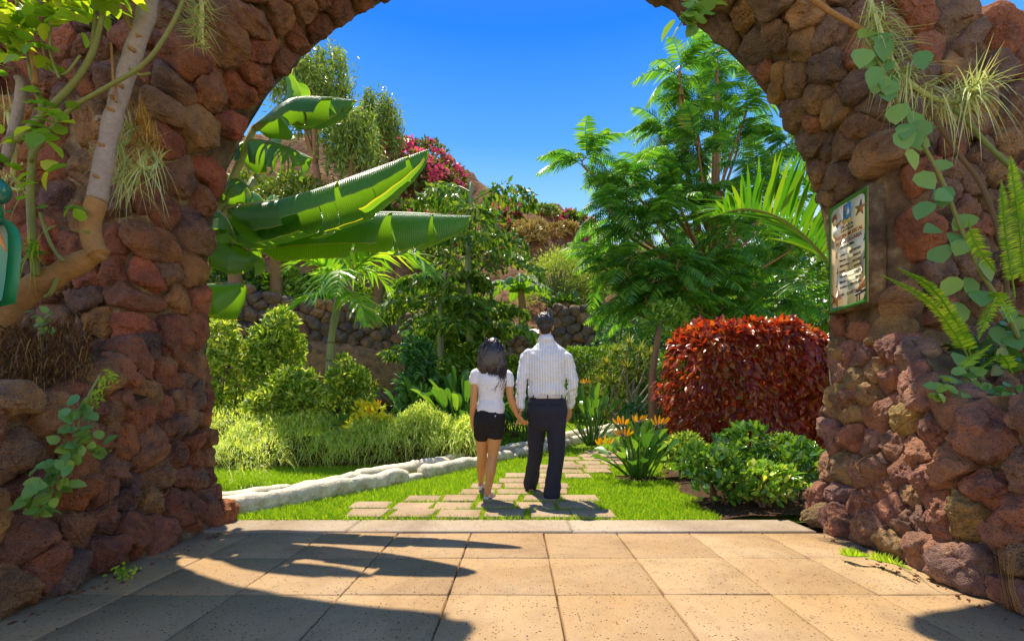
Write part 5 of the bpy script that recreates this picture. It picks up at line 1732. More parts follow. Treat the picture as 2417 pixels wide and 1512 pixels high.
sb_ = thing('thorny_shrub', 'knotty shrub with thick pale trunk and bright leaves in front of the left arch', 'shrub', D(30, 740, 2.5))
def br(pts, d0, r0, r1, mat, name='branch', n=None, k=8, lump=0):
    P = spline([D(x, y, d0 + (q[0] if q else 0)) for x, y, *q in pts], n or len(pts) * 5)
    r = np.linspace(r0, r1, len(P))
    if lump: r = r * (1 + lump * np.array([nz(p, 14, 3) for p in P]))
    V, Fc = tube(P, r, k)
    return mesh(name, V, Fc, mat, sb_, origin=P[0])
br([(362, -40), (342, 45), (302, 160), (264, 290), (242, 400), (229, 470)], 2.55, .040, .046, M['bark_pale'], 'trunk', 60, 14, .18)
br([(229, 470), (214, 530), (220, 575), (234, 600)], 2.55, .046, .050, M['bark_tan'], 'trunk', 26, 14, .12)
br([(238, 592), (200, 612), (130, 650, -.03), (60, 690, -.06), (0, 755, -.1), (-50, 830, -.15)], 2.56, .046, .075, M['bark_tan'], 'trunk', 40, 12, .25)
br([(255, -25), (236, 60), (214, 132), (170, 200), (110, 262), (60, 312), (38, 332)], 2.42, .011, .020, M['shoot'])
br([(12, 380), (40, 270), (50, 205), (44, 183)], 2.45, .020, .022, M['bark_pale'], lump=.2)
br([(86, 650), (77, 560), (72, 450), (80, 340), (100, 262), (78, 185), (66, 110), (52, 50)], 2.46, .020, .012, M['shoot'])
br([(440, -20), (405, 60), (340, 150), (240, 212), (165, 258), (100, 330), (70, 380)], 2.44, .009, .012, M['shoot'])
br([(94, 500), (108, 545), (128, 590), (150, 615)], 2.44, .008, .010, M['shoot'])
br([(-10, 10), (30, 55), (62, 98), (80, 150), (84, 200)], 2.40, .010, .013, M['bark_tan'])
br([(190, 130), (150, 175), (110, 150), (95, 60), (85, -10)], 2.38, .006, .004, M['shoot'])
br([(215, 132), (222, 70), (228, -20)], 2.42, .010, .009, M['shoot'])
br([(140, 185), (120, 130), (118, 60), (112, -10)], 2.36, .007, .005, M['shoot'])
br([(264, 290), (235, 275), (225, 285)], 2.53, .012, .009, M['bark_pale'])
br([(302, 160), (330, 176), (355, 172)], 2.53, .010, .006, M['shoot'])
br([(330, 90), (306, 60), (300, 42)], 2.53, .018, .014, M['bark_tan'])
br([(275, 240), (268, 200), (262, 100)], 2.5, .007, .006, M['bark_tan'])
br([(135, 655), (120, 690), (105, 700)], 2.5, .012, .010, M['shoot'])
for x, y in ((290, 205), (275, 235), (268, 262), (247, 345), (236, 420), (318, 120)):   # knots on the trunk
    m_ = MB(); p = D(x, y, 2.525); m_.tube([p, p + [-.012, -.03, .004]], [.014, .008], 7); m_.build('knot', M['bark_tan'], sb_)
rg = np.random.default_rng(2)
LP = []
for cx, cy, rx, ry, n in ((50, 40, 70, 55, 46), (130, 30, 60, 45, 26), (60, 115, 55, 40, 20), (20, 80, 30, 60, 14), (205, 25, 18, 20, 4), (95, 240, 50, 25, 10), (130, 300, 45, 25, 9), (20, 330, 25, 20, 4)):
    for _ in range(n): LP.append((cx + rg.normal(0, rx * .6), cy + rg.normal(0, ry * .6), 2.36 + rg.normal(0, .05)))
for x, y in ((20, 375), (48, 402), (112, 402), (150, 490), (112, 488), (172, 480), (135, 530), (92, 430), (30, 500), (160, 388), (128, 378), (60, 425), (180, 240), (150, 318), (112, 330), (60, 600), (52, 470), (185, 545), (200, 520), (15, 385), (35, 395), (75, 405)):
    LP.append((x, y, 2.40 + rg.normal(0, .03)))
P = np.array([D(*q) for q in LP])
n = len(P)
A = unit(np.stack([rg.normal(0, 1, n), rg.normal(-.3, .5, n), rg.normal(-.15, .35, n)], -1))
U = unit(np.stack([rg.normal(0, .35, n), rg.normal(-.25, .35, n), np.ones(n)], -1))
leaf_parts(sb_, P, A, U, rg.uniform(.065, .105, n), rg.uniform(.05, .075, n), 'round', M['shrubleaf'], .15, 300)
# the same shrub's leafy shoots go on above the picture and shade the paving
tw = MB()
P2 = []
for k in range(16):
    a0 = D(rg.uniform(60, 300), -30, 2.35)
    b0 = a0 + np.array([rg.uniform(-.2, .9), rg.uniform(-.9, -.1), rg.uniform(.15, .8)])
    s_ = spline([a0, (a0 + b0) / 2 + [0, 0, .1], b0], 8); tw.tube(s_, np.linspace(.009, .003, 8), 5)
    P2 += [p + rg.normal(0, .06, 3) for p in s_ for _ in range(5)]
tw.build('upper_shoots', M['shoot'], sb_)
P2 = np.array(P2); n = len(P2)
leaves('foliage', sb_, P2, unit(rg.normal(0, 1, (n, 3)) + [0, 0, -.2]), unit(rg.normal(0, .4, (n, 3)) + [0, 0, 1]), rg.uniform(.06, .10, n), .06, 'round', M['shrubleaf'], .15, kind='stuff')

def tilland(label, axis, d, n, L, mat, seed, w=.008, curl=-.5, group='air plants clinging to the arch', jit=.02, out=.0):
    rg = np.random.default_rng(seed)
    ax = spline([D(x, y, d + (q[0] if q else 0)) for x, y, *q in axis], 40)
    T = unit(np.gradient(ax, axis=0))
    root = thing('air_plant', label, 'air plant', ax[0], group)
    V, Fc = tube(ax, .012, 7)
    mesh('stem', V, Fc, mat, root)
    i = rg.integers(0, 40, n)
    rad = unit(np.cross(T[i], unit(rg.normal(size=(n, 3)))))
    Dv = unit(rad + T[i] * rg.uniform(.0, .8, n)[:, None] + np.array([0, -.25, 0]))
    Vb, Fb = blades(ax[i] + rg.normal(0, jit, (n, 3)), Dv, L * rg.uniform(.6, 1.2, n), w, curl * rg.uniform(-.3, 1.3, n), 6, .8)
    mesh('foliage', Vb, Fb, M[mat] if isinstance(mat, str) else mat, root, smooth=False)
tilland('silvery air plant hanging head down high on the left arch', [(470, -40), (476, 20), (474, 60), (478, 105)], 2.74, 130, .14, M['airplant'], 1)
def cluster(label, pts, d, n, L, mat, seed, w=.0075):
    rg = np.random.default_rng(seed)
    C = np.array([D(x, y, d + rg.normal(0, .03)) for x, y in pts])
    root = thing('air_plant', label, 'air plant', C.mean(0), 'air plants clinging to the arch')
    P = np.repeat(C, n, 0) + rg.normal(0, .012, (len(C) * n, 3))
    dv = unit(rg.normal(size=(len(P), 3)) + [0, -.55, .15])
    Vb, Fb = blades(P, dv, L * 1.25 * rg.uniform(.5, 1.25, len(P)), w, rg.uniform(-.5, 1.7, len(P)), 7, .8)
    mesh('foliage', Vb, Fb, mat, root, smooth=False)
    m = MB()
    for a_, b_ in zip(C[:-1], C[1:]): m.tube([a_, (a_ + b_) / 2 + [0, .02, -.01], b_], .012, 6)
    m.build('stem', mat, root)
cluster('tangled grey green air plants beside the bend of the pale trunk', [(310, 300), (282, 345), (300, 385), (335, 395), (372, 380), (350, 350), (292, 425), (320, 430), (262, 400)], 2.76, 36, .15, M['airplant'], 2)
cluster('dried orange air plant above the tangled grey green ones', [(345, 280), (350, 310), (365, 335), (340, 330), (330, 290)], 2.79, 32, .10, M['airdry'], 3)
cluster('small pale air plants on the trunk at the left picture edge', [(20, 265), (30, 420), (55, 440), (10, 440)], 2.5, 16, .10, M['airplant'], 4)
cluster('yellow green air plant with hanging roots beside the green stem', [(72, 585), (80, 575)], 2.44, 26, .09, M['fern'], 5)

# dead fern stump on the left planter
def stump():
    rg = np.random.default_rng(9)
    root = thing('dead_fern_stump', 'shaggy stump of dark dead fern stalks on the left planter', 'plant', D(90, 850, 2.5))
    n = 2600
    P = np.stack([D(x, y, d) for x, y, d in zip(rg.uniform(-40, 215, n), rg.uniform(770, 905, n), rg.uniform(2.3, 2.85, n))])
    Dv = unit(np.stack([rg.normal(.35, .45, n), rg.normal(-.3, .4, n), rg.normal(.5, .5, n)], -1))
    Vb, Fb = blades(P, Dv, rg.uniform(.05, .16, n), .005, rg.uniform(.1, 1.2, n), 3, .5)
    mesh('foliage', Vb, Fb, M['straw'], root, smooth=False, kind='stuff')
    m = MB()
    q = []
    for i in range(14):
        for j in range(10):
            x, y = -50 + 275 * i / 13, 3.0 - 0.75 * j / 9
            p = D(x, 880, 2.55); z = .88 + .26 * math.sin(min(j / 5, 1) * 1.57) * (.5 + .5 * math.cos((i / 13 - .3) * 2.4))
            q.append((p[0], 2.92 - .65 * (1 - j / 9), .86 + (z - .88) * (j / 9)))
    m.add(q, [(i * 10 + j, (i + 1) * 10 + j, (i + 1) * 10 + j + 1, i * 10 + j + 1) for i in range(13) for j in range(9)])
    m.build('root_mass', M['soil'], root)
stump()

def sprig(name, label, pts, leafs, mat, L, W, tmpl='round', r=.005, stemmat=None, group=None, seed=1, parts=60, cat='plant', up=.5, stems=None):
    rg = np.random.default_rng(seed)
    root = thing(name, label, cat, pts[0][0] if isinstance(pts[0], list) else pts[0], group)
    lines = pts if isinstance(pts[0], list) else [pts]
    for ln in lines:
        P = spline(ln, len(ln) * 5)
        V, Fc = tube(P, np.linspace(r, r * .5, len(P)), 6)
        mesh('stem', V, Fc, stemmat or M['shoot'], root)
    lp = np.array(leafs); n = len(lp)
    A = unit(rg.normal(0, .8, (n, 3)) + [0, -.45, -.25])
    U = unit(rg.normal(0, .3, (n, 3)) + [0, -.8, .6])
    leaf_parts(root, lp, A, U, L * rg.uniform(.75, 1.2, n), W * rg.uniform(.8, 1.15, n), tmpl, mat, .12, parts)
    return root
def onwall(x, y, X):      # a point of the left planter's face
    d = X * F / (CX - x * .42384)
    return D(x, y, d)
rg = np.random.default_rng(12)
cr = [onwall(x, y, 2.07) for x, y in ((238, 880), (205, 940), (185, 1000), (175, 1060), (140, 1120), (100, 1180))]
lf = []
for x, y in ((195, 945), (180, 960), (205, 975), (178, 990), (165, 1010), (190, 1015), (205, 1025), (225, 1010), (150, 1040), (175, 1045), (160, 1060), (185, 1065), (140, 1080), (120, 1085), (150, 1100), (130, 1110), (110, 1110), (95, 1130), (125, 1135), (150, 1130), (85, 1160), (110, 1165), (140, 1160), (95, 1190), (120, 1195), (75, 1180), (170, 1090), (200, 1050), (215, 1045), (240, 1060), (100, 1205), (165, 1150)):
    for _ in range(3): lf.append(onwall(x + rg.normal(0, 9), y + rg.normal(0, 8), 2.05 + rg.normal(0, .02)))
sprig('creeper', 'leafy creeper hanging down the face of the left planter wall', cr, lf, M['vine_leaf'], .062, .046, seed=3, parts=100)
lf = [onwall(x + rg.normal(0, 4), y + rg.normal(0, 4), 2.08) for x, y in ((245, 900), (235, 915), (225, 925), (215, 940), (255, 890), (265, 880), (240, 935), (228, 950), (270, 900)) for _ in range(9)]
sprig('weed', 'tufted weed with yellowish tips on top of the left planter wall', [onwall(x, y, 2.1) for x, y in ((215, 950), (240, 910), (270, 878))], lf, M['fern'], .032, .012, 'fold', .003, seed=4, parts=40)
lf = [D(x + rg.normal(0, 3), y + rg.normal(0, 3), 2.36) for x, y in ((85, 735), (100, 730), (115, 735), (90, 745), (110, 748), (120, 740), (100, 760), (108, 770), (118, 768), (95, 742), (105, 785), (115, 762))]
sprig('weed', 'small round leaved weed growing out of the dead fern stump', [D(95, 830, 2.42), D(97, 780, 2.38), D(103, 740, 2.36)], lf, M['vine_leaf'], .042, .036, 'round', .003, seed=5, parts=20)
gp = lambda x, y: D(x, y, F * EYE / (y * .42384 - HZ))
lf = [gp(290 + rg.normal(0, 16), 1358 + rg.normal(0, 6)) + [0, 0, rg.uniform(.01, .05)] for _ in range(60)]
sprig('weed', 'small green weed in the paving joint at the left wall foot', [gp(285, 1365), gp(300, 1358) + [0, 0, .03], gp(325, 1352) + [0, 0, .04]], lf, M['fern'], .022, .014, 'fold', .002, seed=6, parts=30)

# pale green ornament at the left edge of the picture
M['green_paint'] = flat('green_paint', (.008, .22, .085), .35, .5, .05)
M['green_gloss'] = flat('green_gloss', (.015, .17, .12), .08, .8, .15, 14)
M['orange_paint'] = flat('orange_paint', (.62, .22, .03), .4, .4, .1)
orn = thing('garden_ornament', 'green garden ornament with glossy ball top at the left picture edge', 'ornament', D(-20, 715, 2.22))
m_ = MB()
prof = [(-62, 720), (-64, 640), (-60, 560), (-52, 522), (-34, 504), (-4, 502), (18, 512), (32, 528), (40, 552), (40, 600), (34, 660), (26, 708), (-10, 716)]
f_ = [D(x - 22, y, 2.18) for x, y in prof]; b_ = [D(x - 22, y, 2.18) + [0, .06, 0] for x, y in prof]; i_ = [D(-12 + (x + 12) * .94, 610 + (y - 610) * .96, 2.172) for x, y in prof]
n_ = len(prof)
m_.add(f_ + b_, [tuple(range(n_)), tuple(range(2 * n_ - 1, n_ - 1, -1))] + [(k, (k + 1) % n_, n_ + (k + 1) % n_, n_ + k) for k in range(n_)])
m_.build('body', M['green_paint'], orn, smooth=False)
m_ = MB()
u_ = np.linspace(0, np.pi, 17)
m_.tube([D(-20, 446, 2.21) + [0, 0, .070 * math.cos(a)] for a in u_], [max(.070 * math.sin(a), .001) for a in u_], 24, False)
m_.build('ball', M['green_gloss'], orn)
m_ = MB(); m_.tube([D(-20, 470, 2.21), D(-22, 512, 2.21)], [.03, .045], 14); m_.build('neck', M['green_paint'], orn)
m_ = MB(); m_.tube(spline([D(-20, 520, 2.165), D(-8, 545, 2.15), D(4, 570, 2.15), D(14, 592, 2.155)], 10), np.linspace(.018, .003, 10), 8); m_.build('beak', M['orange_paint'], orn)
m_ = MB(); m_.tube([D(-14, 700, 2.21), [D(-14, 700, 2.21)[0], 2.21, .80]], .012, 8); m_.build('stake', M['green_paint'], orn)

# ---------------------------------------------------------------- right half: vines, ferns, air plant
def c1(X, Y): return (1475 + X * .3897, Y * .3897)
def c2(X, Y): return (1829 + X * .3512, 413 + Y * .3512)
rg = np.random.default_rng(21)
lead = [(2040, 90), (2066, 130), (2100, 200), (2128, 262), (2165, 320), (2200, 380), (2225, 430), (2260, 520), (2290, 590), (2320, 650), (2370, 730), (2405, 800)]
vl = [c1(*q) for q in ((1565, 280), (1505, 355), (1510, 445), (1615, 470), (1590, 570), (1650, 680), (1700, 780), (1440, 330), (1740, 950), (1800, 860), (1930, 990), (1810, 1080), (1930, 1180), (1810, 1260), (2050, 1310), (1550, 220), (1480, 190), (1560, 400), (1800, 340), (1780, 370), (1760, 700), (1740, 830), (1690, 830), (1790, 780), (1600, 520), (1830, 760), (1540, 500))]
vl += [c2(*q) for q in ((1070, 355), (1250, 480), (1110, 530), (1190, 730), (1380, 800), (1570, 910), (1240, 900), (1500, 1070), (1260, 1230), (1210, 410), (1130, 130), (1280, 300), (1420, 620), (1310, 740), (1650, 1010), (1610, 1090))]
P = np.array([D(x, y, 2.58 + rg.normal(0, .04)) for x, y in vl]); n = len(P)
vine = thing('vine', 'trailing vine with heart shaped grey green leaves on the right arch', 'vine', D(2370, 900, 2.6))
V, Fc = tube(spline([D(x, y, 2.64 - .0001 * y) for x, y in lead], 60), np.linspace(.007, .012, 60), 7)
mesh('stem', V, Fc, M['shoot'], vine)
A = unit(np.stack([rg.normal(-.3, .7, n), rg.normal(-.35, .25, n), rg.normal(-.75, .4, n)], -1))
U = unit(np.stack([rg.normal(-.2, .3, n), np.full(n, -1.), rg.uniform(.2, .9, n)], -1))
leaf_parts(vine, P - A * .055, A, U, rg.uniform(.10, .145, n), rg.uniform(.085, .12, n), 'round', M['vine_leaf'], .12, 100)
def woody(label, pts, d, r0, r1, mat, nm='woody_stem'):
    root = thing(nm, label, 'branch', D(*pts[-1][:2], d), 'bare stems crossing the right arch')
    Pq = spline([D(x, y, d) for x, y in pts], 40)
    r = np.linspace(r0, r1, 40) * (1 + .14 * np.array([nz(p, 16, 2) for p in Pq]))
    V, Fc = tube(Pq, r, 9); mesh('stem', V, Fc, M[mat], root)
    m = MB()
    for k in range(5, 38, 4):
        q = Pq[k]; m.tube([q, q + np.array([rg.normal(0, .02), -.012, .015])], [.006, .001], 5)
    m.build('thorns', M[mat], root)
woody('thick thorny brown stem coming down from the top of the right arch', [(1900, -15), (1960, 28), (2020, 62), (2062, 95), (2090, 150), (2105, 190)], 2.72, .016, .013, 'bark_tan')
woody('thin brown stem running down behind the heart shaped leaves', [(2190, 250), (2215, 296), (2258, 358), (2313, 432), (2348, 522), (2372, 640), (2375, 720)], 2.66, .011, .013, 'stem')
woody('green stem slanting to the right picture edge under the big air plant', [(2250, 255), (2278, 282), (2332, 343), (2385, 392), (2430, 420)], 2.62, .012, .014, 'stem_green')
tilland('large silvery air plant draped over the right arch', [(2046, -20), (2070, 50), (2090, 110), (2118, 165), (2160, 205), (2215, 235), (2262, 238), (2296, 215)], 2.66, 430, .17, M['airplant'], 6, .009, .9, jit=.025)
cluster('starry air plant rosette at the tip of the large silvery one', [(2292, 222), (2300, 205)], 2.6, 34, .20, M['airplant'], 7, .010)
def fern(label, fronds, d, seed, group='sword ferns on the right arch'):
    root = thing('fern', label, 'fern', D(*fronds[0][0][:2], d), group)
    for k, fr in enumerate(fronds):
        P = [D(x, y, d + (q[0] if q else 0)) for x, y, *q in fr]
        ln = np.linalg.norm(np.diff(np.array(P), axis=0), axis=1).sum()
        palm_frond(root, P, int(ln / .0125), .062, .019, seed * 10 + k, M['fern'], droop=.15, vee=8, ahead=14, r0=.004)
fern('fern with two long fronds reaching left beside the tiled sign', [[(2290, 850), (2245, 775), (2185, 705), (2082, 648, -.1)], [(2300, 860), (2262, 770), (2200, 680), (2120, 632, -.1)]], 2.52, 1)
fern('bright fern hanging upright at the right picture edge', [[(2412, 600), (2402, 500), (2392, 430), (2384, 368)], [(2395, 700), (2380, 600), (2368, 500), (2362, 425)], [(2430, 700), (2412, 600), (2408, 500), (2412, 450)]], 2.46, 2)
fern('short yellow green fern frond between the large vine leaves', [[(2350, 700), (2330, 745), (2308, 800)], [(2285, 520), (2300, 570), (2325, 610), (2350, 640)], [(2270, 870), (2300, 840), (2340, 812)]], 2.48, 3)
fern('small fern fronds spilling over the right planter corner', [[(2390, 760), (2360, 700), (2335, 690)], [(2390, 880), (2360, 840), (2300, 880)]], 2.5, 4)
# small leaved greenery spilling over the right planter
def mat_of_leaves(name, label, spots, L, W, mat, n, seed, parts=80, cat='plant'):
    rg = np.random.default_rng(seed)
    P = np.array([D(x + rg.normal(0, s_), y + rg.normal(0, s_ * .7), d + rg.normal(0, .05)) for x, y, d, s_ in spots for _ in range(n)])
    root = thing(name, label, cat, P.mean(0))
    k = len(P)
    A = unit(rg.normal(0, .8, (k, 3)) + [0, -.3, -.2]); U = unit(rg.normal(0, .35, (k, 3)) + [0, -.7, .7])
    leaf_parts(root, P, A, U, L * rg.uniform(.7, 1.2, k), W * rg.uniform(.8, 1.1, k), 'round', mat, .12, parts)
    m = MB()
    for x, y, d, s_ in spots: m.tube(spline([D(x, y + 20, d + .06), D(x + 4, y, d + .02), D(x, y - 14, d)], 6), .003, 5)
    m.build('stems', M['shoot'], root)
mat_of_leaves('ground_ivy', 'low round leaved ivy spilling over the right planter edge', [(2215, 925, 2.42, 14), (2245, 910, 2.42, 16), (2275, 925, 2.4, 16), (2310, 915, 2.4, 18), (2345, 925, 2.38, 18), (2260, 890, 2.5, 16), (2300, 880, 2.5, 18), (2380, 925, 2.36, 16)], .055, .045, M['vine_leaf'], 11, 31)
mat_of_leaves('leafy_shrub', 'dark leafy growth in the corner of the right planter', [(2330, 830, 2.7, 26), (2380, 850, 2.65, 26), (2300, 860, 2.75, 22), (2400, 780, 2.7, 26), (2360, 780, 2.8, 30), (2270, 830, 2.8, 20)], .085, .065, M['darkleaf'], 16, 32, 80, 'shrub')
mat_of_leaves('leafy_shrub', 'round green leaves hanging at the top of the arch on the right side', [(1625, 10, 2.95, 16), (1650, 32, 2.95, 16), (1605, 40, 2.95, 12), (1660, 5, 2.95, 16), (1640, 50, 2.95, 10)], .115, .095, M['vine_leaf'], 5, 33, 40, 'shrub')
# fern at the foot of the right wall, twigs and dry grass
root = thing('fern', 'small fern lying along the paving at the right wall foot', 'fern', gp(2060, 1335), 'sword ferns on the right arch')
for k, q in enumerate(([(1978, 1316), (2010, 1328), (2050, 1332)], [(2040, 1326), (2080, 1340), (2110, 1352), (2150, 1372)])):
    palm_frond(root, [gp(*p) + [0, 0, .03 + .012 * i] for i, p in enumerate(q)], 18, .065, .022, 60 + k, M['fern'], droop=-.1, vee=60, ahead=10, r0=.003)
def twigs(label, lines, seed, r=.0028, mat='straw'):
    rt = thing('dry_twigs', label, 'twigs', lines[0][0], 'dry twigs and stalks on the walls')
    m = MB()
    for ln in lines: m.tube(spline(ln, 8), np.linspace(r, r * .4, 8), 5)
    m.build('stalks', M[mat], rt)
rw = lambda x, y, X=2.12: D(x, y, X * F / (x * .42384 - CX))
twigs('bare dry twig sticking out of the stones of the right wall', [[rw(2010, 1105), rw(2035, 1080, 2.08), rw(2060, 1070, 2.05)], [rw(2030, 1095, 2.08), rw(2045, 1100, 2.05), rw(2062, 1115, 2.03)], [rw(2065, 1145), rw(2090, 1150, 2.03), rw(2110, 1135, 2.0)], [rw(2020, 1120), rw(2060, 1118, 2.05)]], 1)
twigs('long thin curved stalk arching over the right wall stones', [[rw(2105, 1020, 2.1), rw(2150, 985, 2.02), rw(2205, 960, 2.0), rw(2260, 950, 2.05)]], 2, .002)
twigs('sheaf of dry grass between the lowest stones at the right edge', [[rw(2375 + 6 * k, 1440, 2.06), rw(2360 + 5 * k, 1370, 2.05), rw(2345 + 9 * k, 1290 + 8 * (k % 3), 2.02)] for k in range(7)], 3, .0025)
lw = lambda x, y, X=2.08: D(x, y, X * F / (CX - x * .42384))
twigs('scattered dry stalks lodged between the left planter stones', [[lw(240, 1210), lw(270, 1190, 2.04), lw(300, 1165, 2.02)], [lw(200, 1130), lw(250, 1105, 2.03), lw(275, 1080, 2.0)], [lw(255, 1200), lw(258, 1150, 2.04), lw(262, 1110, 2.02)], [lw(230, 1240), lw(260, 1255, 2.03), lw(280, 1225, 2.0)], [lw(170, 1200), lw(185, 1230, 2.05), lw(175, 1255, 2.04)], [lw(160, 1215), lw(178, 1250, 2.05), lw(190, 1262, 2.03)], [lw(210, 1240), lw(250, 1205, 2.02), lw(266, 1170, 2.0)], [lw(350, 1180), lw(390, 1165, 2.05), lw(400, 1150, 2.04)]], 4, .0022)

# ---------------------------------------------------------------- tiled sign on the inner face of the right half
sgn = thing('tiled_sign', 'cream ceramic tile sign with green border and concert programme on the right arch', 'sign', (2.45, 3.335, 2.05))
SW, SH = .39, .815
M['cream'] = flat('cream_tile', (.84, .75, .50), .22, .5, .12, 6)
M['peach'] = flat('peach_glaze', (.80, .60, .34), .22, .5, .15, 9)
M['green_glaze'] = flat('green_glaze', (.06, .20, .035), .22, .5, .2, 20)
M['ink'] = flat('ink', (.035, .022, .015), .4)
M['brick_ink'] = flat('brick_ink', (.26, .045, .012), .4)
M['blue_glaze'] = flat('blue_glaze', (.06, .25, .55), .25)
M['yellow_glaze'] = flat('yellow_glaze', (.75, .50, .05), .25)
M['white_glaze'] = flat('white_glaze', (.8, .8, .78), .25)
M['brown_glaze'] = flat('brown_glaze', (.40, .17, .05), .3)
def S2(u, v, h=0.0):     # u to the right over the sign, v down from its top, h proud of it
    return np.array([2.45 - h, 3.335 + SW / 2 - u * SW, 2.05 + SH / 2 - v * SH])
def sgn_poly(name, uv, h, mat, th=.0016, parent=sgn):
    n = len(uv)
    V = [S2(u, v, h) for u, v in uv] + [S2(u, v, h + th) for u, v in uv]
    return mesh(name, V, [tuple(range(n, 2 * n)), tuple(range(n - 1, -1, -1))] + [(k, (k + 1) % n, n + (k + 1) % n, n + k) for k in range(n)], mat, parent, smooth=False)
rows_ = [0, .355, .665, 1.0]
for i in range(3):
    for j in range(2):
        e = .004
        sgn_poly('tile', [(j * .5 + e, rows_[i] + e * .5), (j * .5 + .5 - e, rows_[i] + e * .5), (j * .5 + .5 - e, rows_[i + 1] - e * .5), (j * .5 + e, rows_[i + 1] - e * .5)], .0, M['cream'], .009)
mesh('grout_bed', [S2(-.03, -.015, -.11), S2(1.03, -.015, -.11), S2(1.03, 1.015, -.11), S2(-.03, 1.015, -.11), S2(-.03, -.015, .004), S2(1.03, -.015, .004), S2(1.03, 1.015, .004), S2(-.03, 1.015, .004)],
     [(4, 5, 6, 7), (0, 1, 5, 4), (1, 2, 6, 5), (2, 3, 7, 6), (3, 0, 4, 7)], M['mortar'], sgn, smooth=False)
# green border with rounded inner corners
inner = []
r_u, r_v = .10, .048
for cu, cv, a0 in ((1 - .065 - r_u, .035 + r_v, -90), (1 - .065 - r_u, 1 - .035 - r_v, 0), (.065 + r_u, 1 - .035 - r_v, 90), (.065 + r_u, .035 + r_v, 180)):
    for k in range(5):
        a = R(a0 + 90 * k / 4); inner.append((cu + r_u * math.cos(a), cv + r_v * math.sin(a)))
outer = []
for u, v in inner:
    outer.append((min(max(.5 + (u - .5) * 1.5, .0), 1), min(max(.5 + (v - .5) * 1.4, 0), 1)))
for k, c_ in ((2, (1, 0)), (7, (1, 1)), (12, (0, 1)), (17, (0, 0))): outer[k] = c_
nI = len(inner)
Vb = [S2(u, v, .0092) for u, v in inner] + [S2(u, v, .0092) for u, v in outer] + [S2(u, v, .0112) for u, v in inner] + [S2(u, v, .0112) for u, v in outer]
mesh('border', Vb, [(2 * nI + k, 3 * nI + k, 3 * nI + (k + 1) % nI, 2 * nI + (k + 1) % nI) for k in range(nI)] + [(k, 2 * nI + k, 2 * nI + (k + 1) % nI, (k + 1) % nI) for k in range(nI)] + [(nI + (k + 1) % nI, 3 * nI + (k + 1) % nI, 3 * nI + k, nI + k) for k in range(nI)], M['green_glaze'], sgn, smooth=False)
sgn_poly('peach_glaze', [(.075, .20), (.12, .08), (.26, .055), (.44, .25), (.36, .36), (.24, .40), (.27, .52), (.21, .66), (.27, .80), (.36, .86), (.40, .94), (.075, .945)], .0094, M['peach'], .0006)
sgn_poly('peach_glaze', [(.93, .52), (.80, .60), (.87, .70), (.78, .78), (.93, .82)], .0094, M['peach'], .0006)
def star(cu, cv, r, rot, mat, name='starfish'):
    uv = []
    for k in range(10):
        a = rot + k * math.pi / 5; q = r * (1 if k % 2 == 0 else .36)
        uv.append((cu + q * math.cos(a) / SW, cv + q * math.sin(a) / SH))
    return sgn_poly(name, uv, .0102, mat, .004)
star(.83, .155, .060, -1.4, M['brown_glaze']); star(.20, .885, .066, -1.2, M['brown_glaze'])
lg = sgn_poly('emblem', [(.40, .05), (.58, .045), (.585, .175), (.40, .18)], .0102, M['blue_glaze'], .002)
sgn_poly('emblem_sun', [(.455 + .035 * math.cos(a), .085 + .017 * math.sin(a)) for a in np.linspace(0, 6.28, 13)[:-1]], .0124, M['brown_glaze'], .001, lg)
sgn_poly('emblem_sail', [(.53, .07), (.56, .145), (.49, .15)], .0124, M['white_glaze'], .001, lg)
sgn_poly('emblem_wave', [(.38, .185), (.45, .165), (.52, .18), (.60, .165), (.60, .178), (.52, .195), (.45, .18), (.38, .2)], .0124, M['blue_glaze'], .001, lg)
sgn_poly('emblem_sand', [(.40, .205), (.48, .185), (.60, .185), (.58, .215), (.50, .215), (.42, .23)], .0124, M['yellow_glaze'], .001, lg)
vi = sgn_poly('violinist', [(.12, .21), (.20, .19), (.30, .20), (.33, .24), (.28, .29), (.22, .31), (.14, .30), (.10, .25)], .0102, M['white_glaze'], .002)
sgn_poly('head', [(.16 + .055 * math.cos(a), .155 + .028 * math.sin(a)) for a in np.linspace(0, 6.28, 13)[:-1]], .0124, M['peach'], .001, vi)
sgn_poly('hat', [(.10, .15), (.12, .10), (.20, .085), (.23, .125), (.15, .135)], .0136, M['brick_ink'], .001, vi)
sgn_poly('violin', [(.20, .20), (.34, .165), (.36, .178), (.24, .222)], .0136, M['brown_glaze'], .001, vi)
pi_ = sgn_poly('piano', [(.70, .885), (.96, .86), (.965, .895), (.71, .915)], .0102, M['ink'], .003)
sgn_poly('piano_lid', [(.74, .88), (.93, .765), (.955, .765), (.955, .865)], .0102, M['brown_glaze'], .003, pi_)
for u in (.74, .80, .93): sgn_poly('piano_leg', [(u, .905), (u + .018, .905), (u + .018, .965), (u, .965)], .0102, M['ink'], .002, pi_)
sgn_poly('keys', [(.70, .895), (.84, .885), (.84, .893), (.70, .903)], .0134, M['white_glaze'], .001, pi_)
for u, v in ((.90, .44), (.90, .60), (.19, .49), (.22, .64), (.20, .76), (.85, .72), (.87, .80), (.78, .85)):
    nt = sgn_poly('music_note', [(u, v), (u + .03, v - .006), (u + .035, v + .008), (u + .008, v + .014)], .0102, M['ink'], .0012)
    sgn_poly('note_stem', [(u + .026, v - .045), (u + .036, v - .045), (u + .036, v), (u + .026, v)], .0102, M['ink'], .0012, nt)
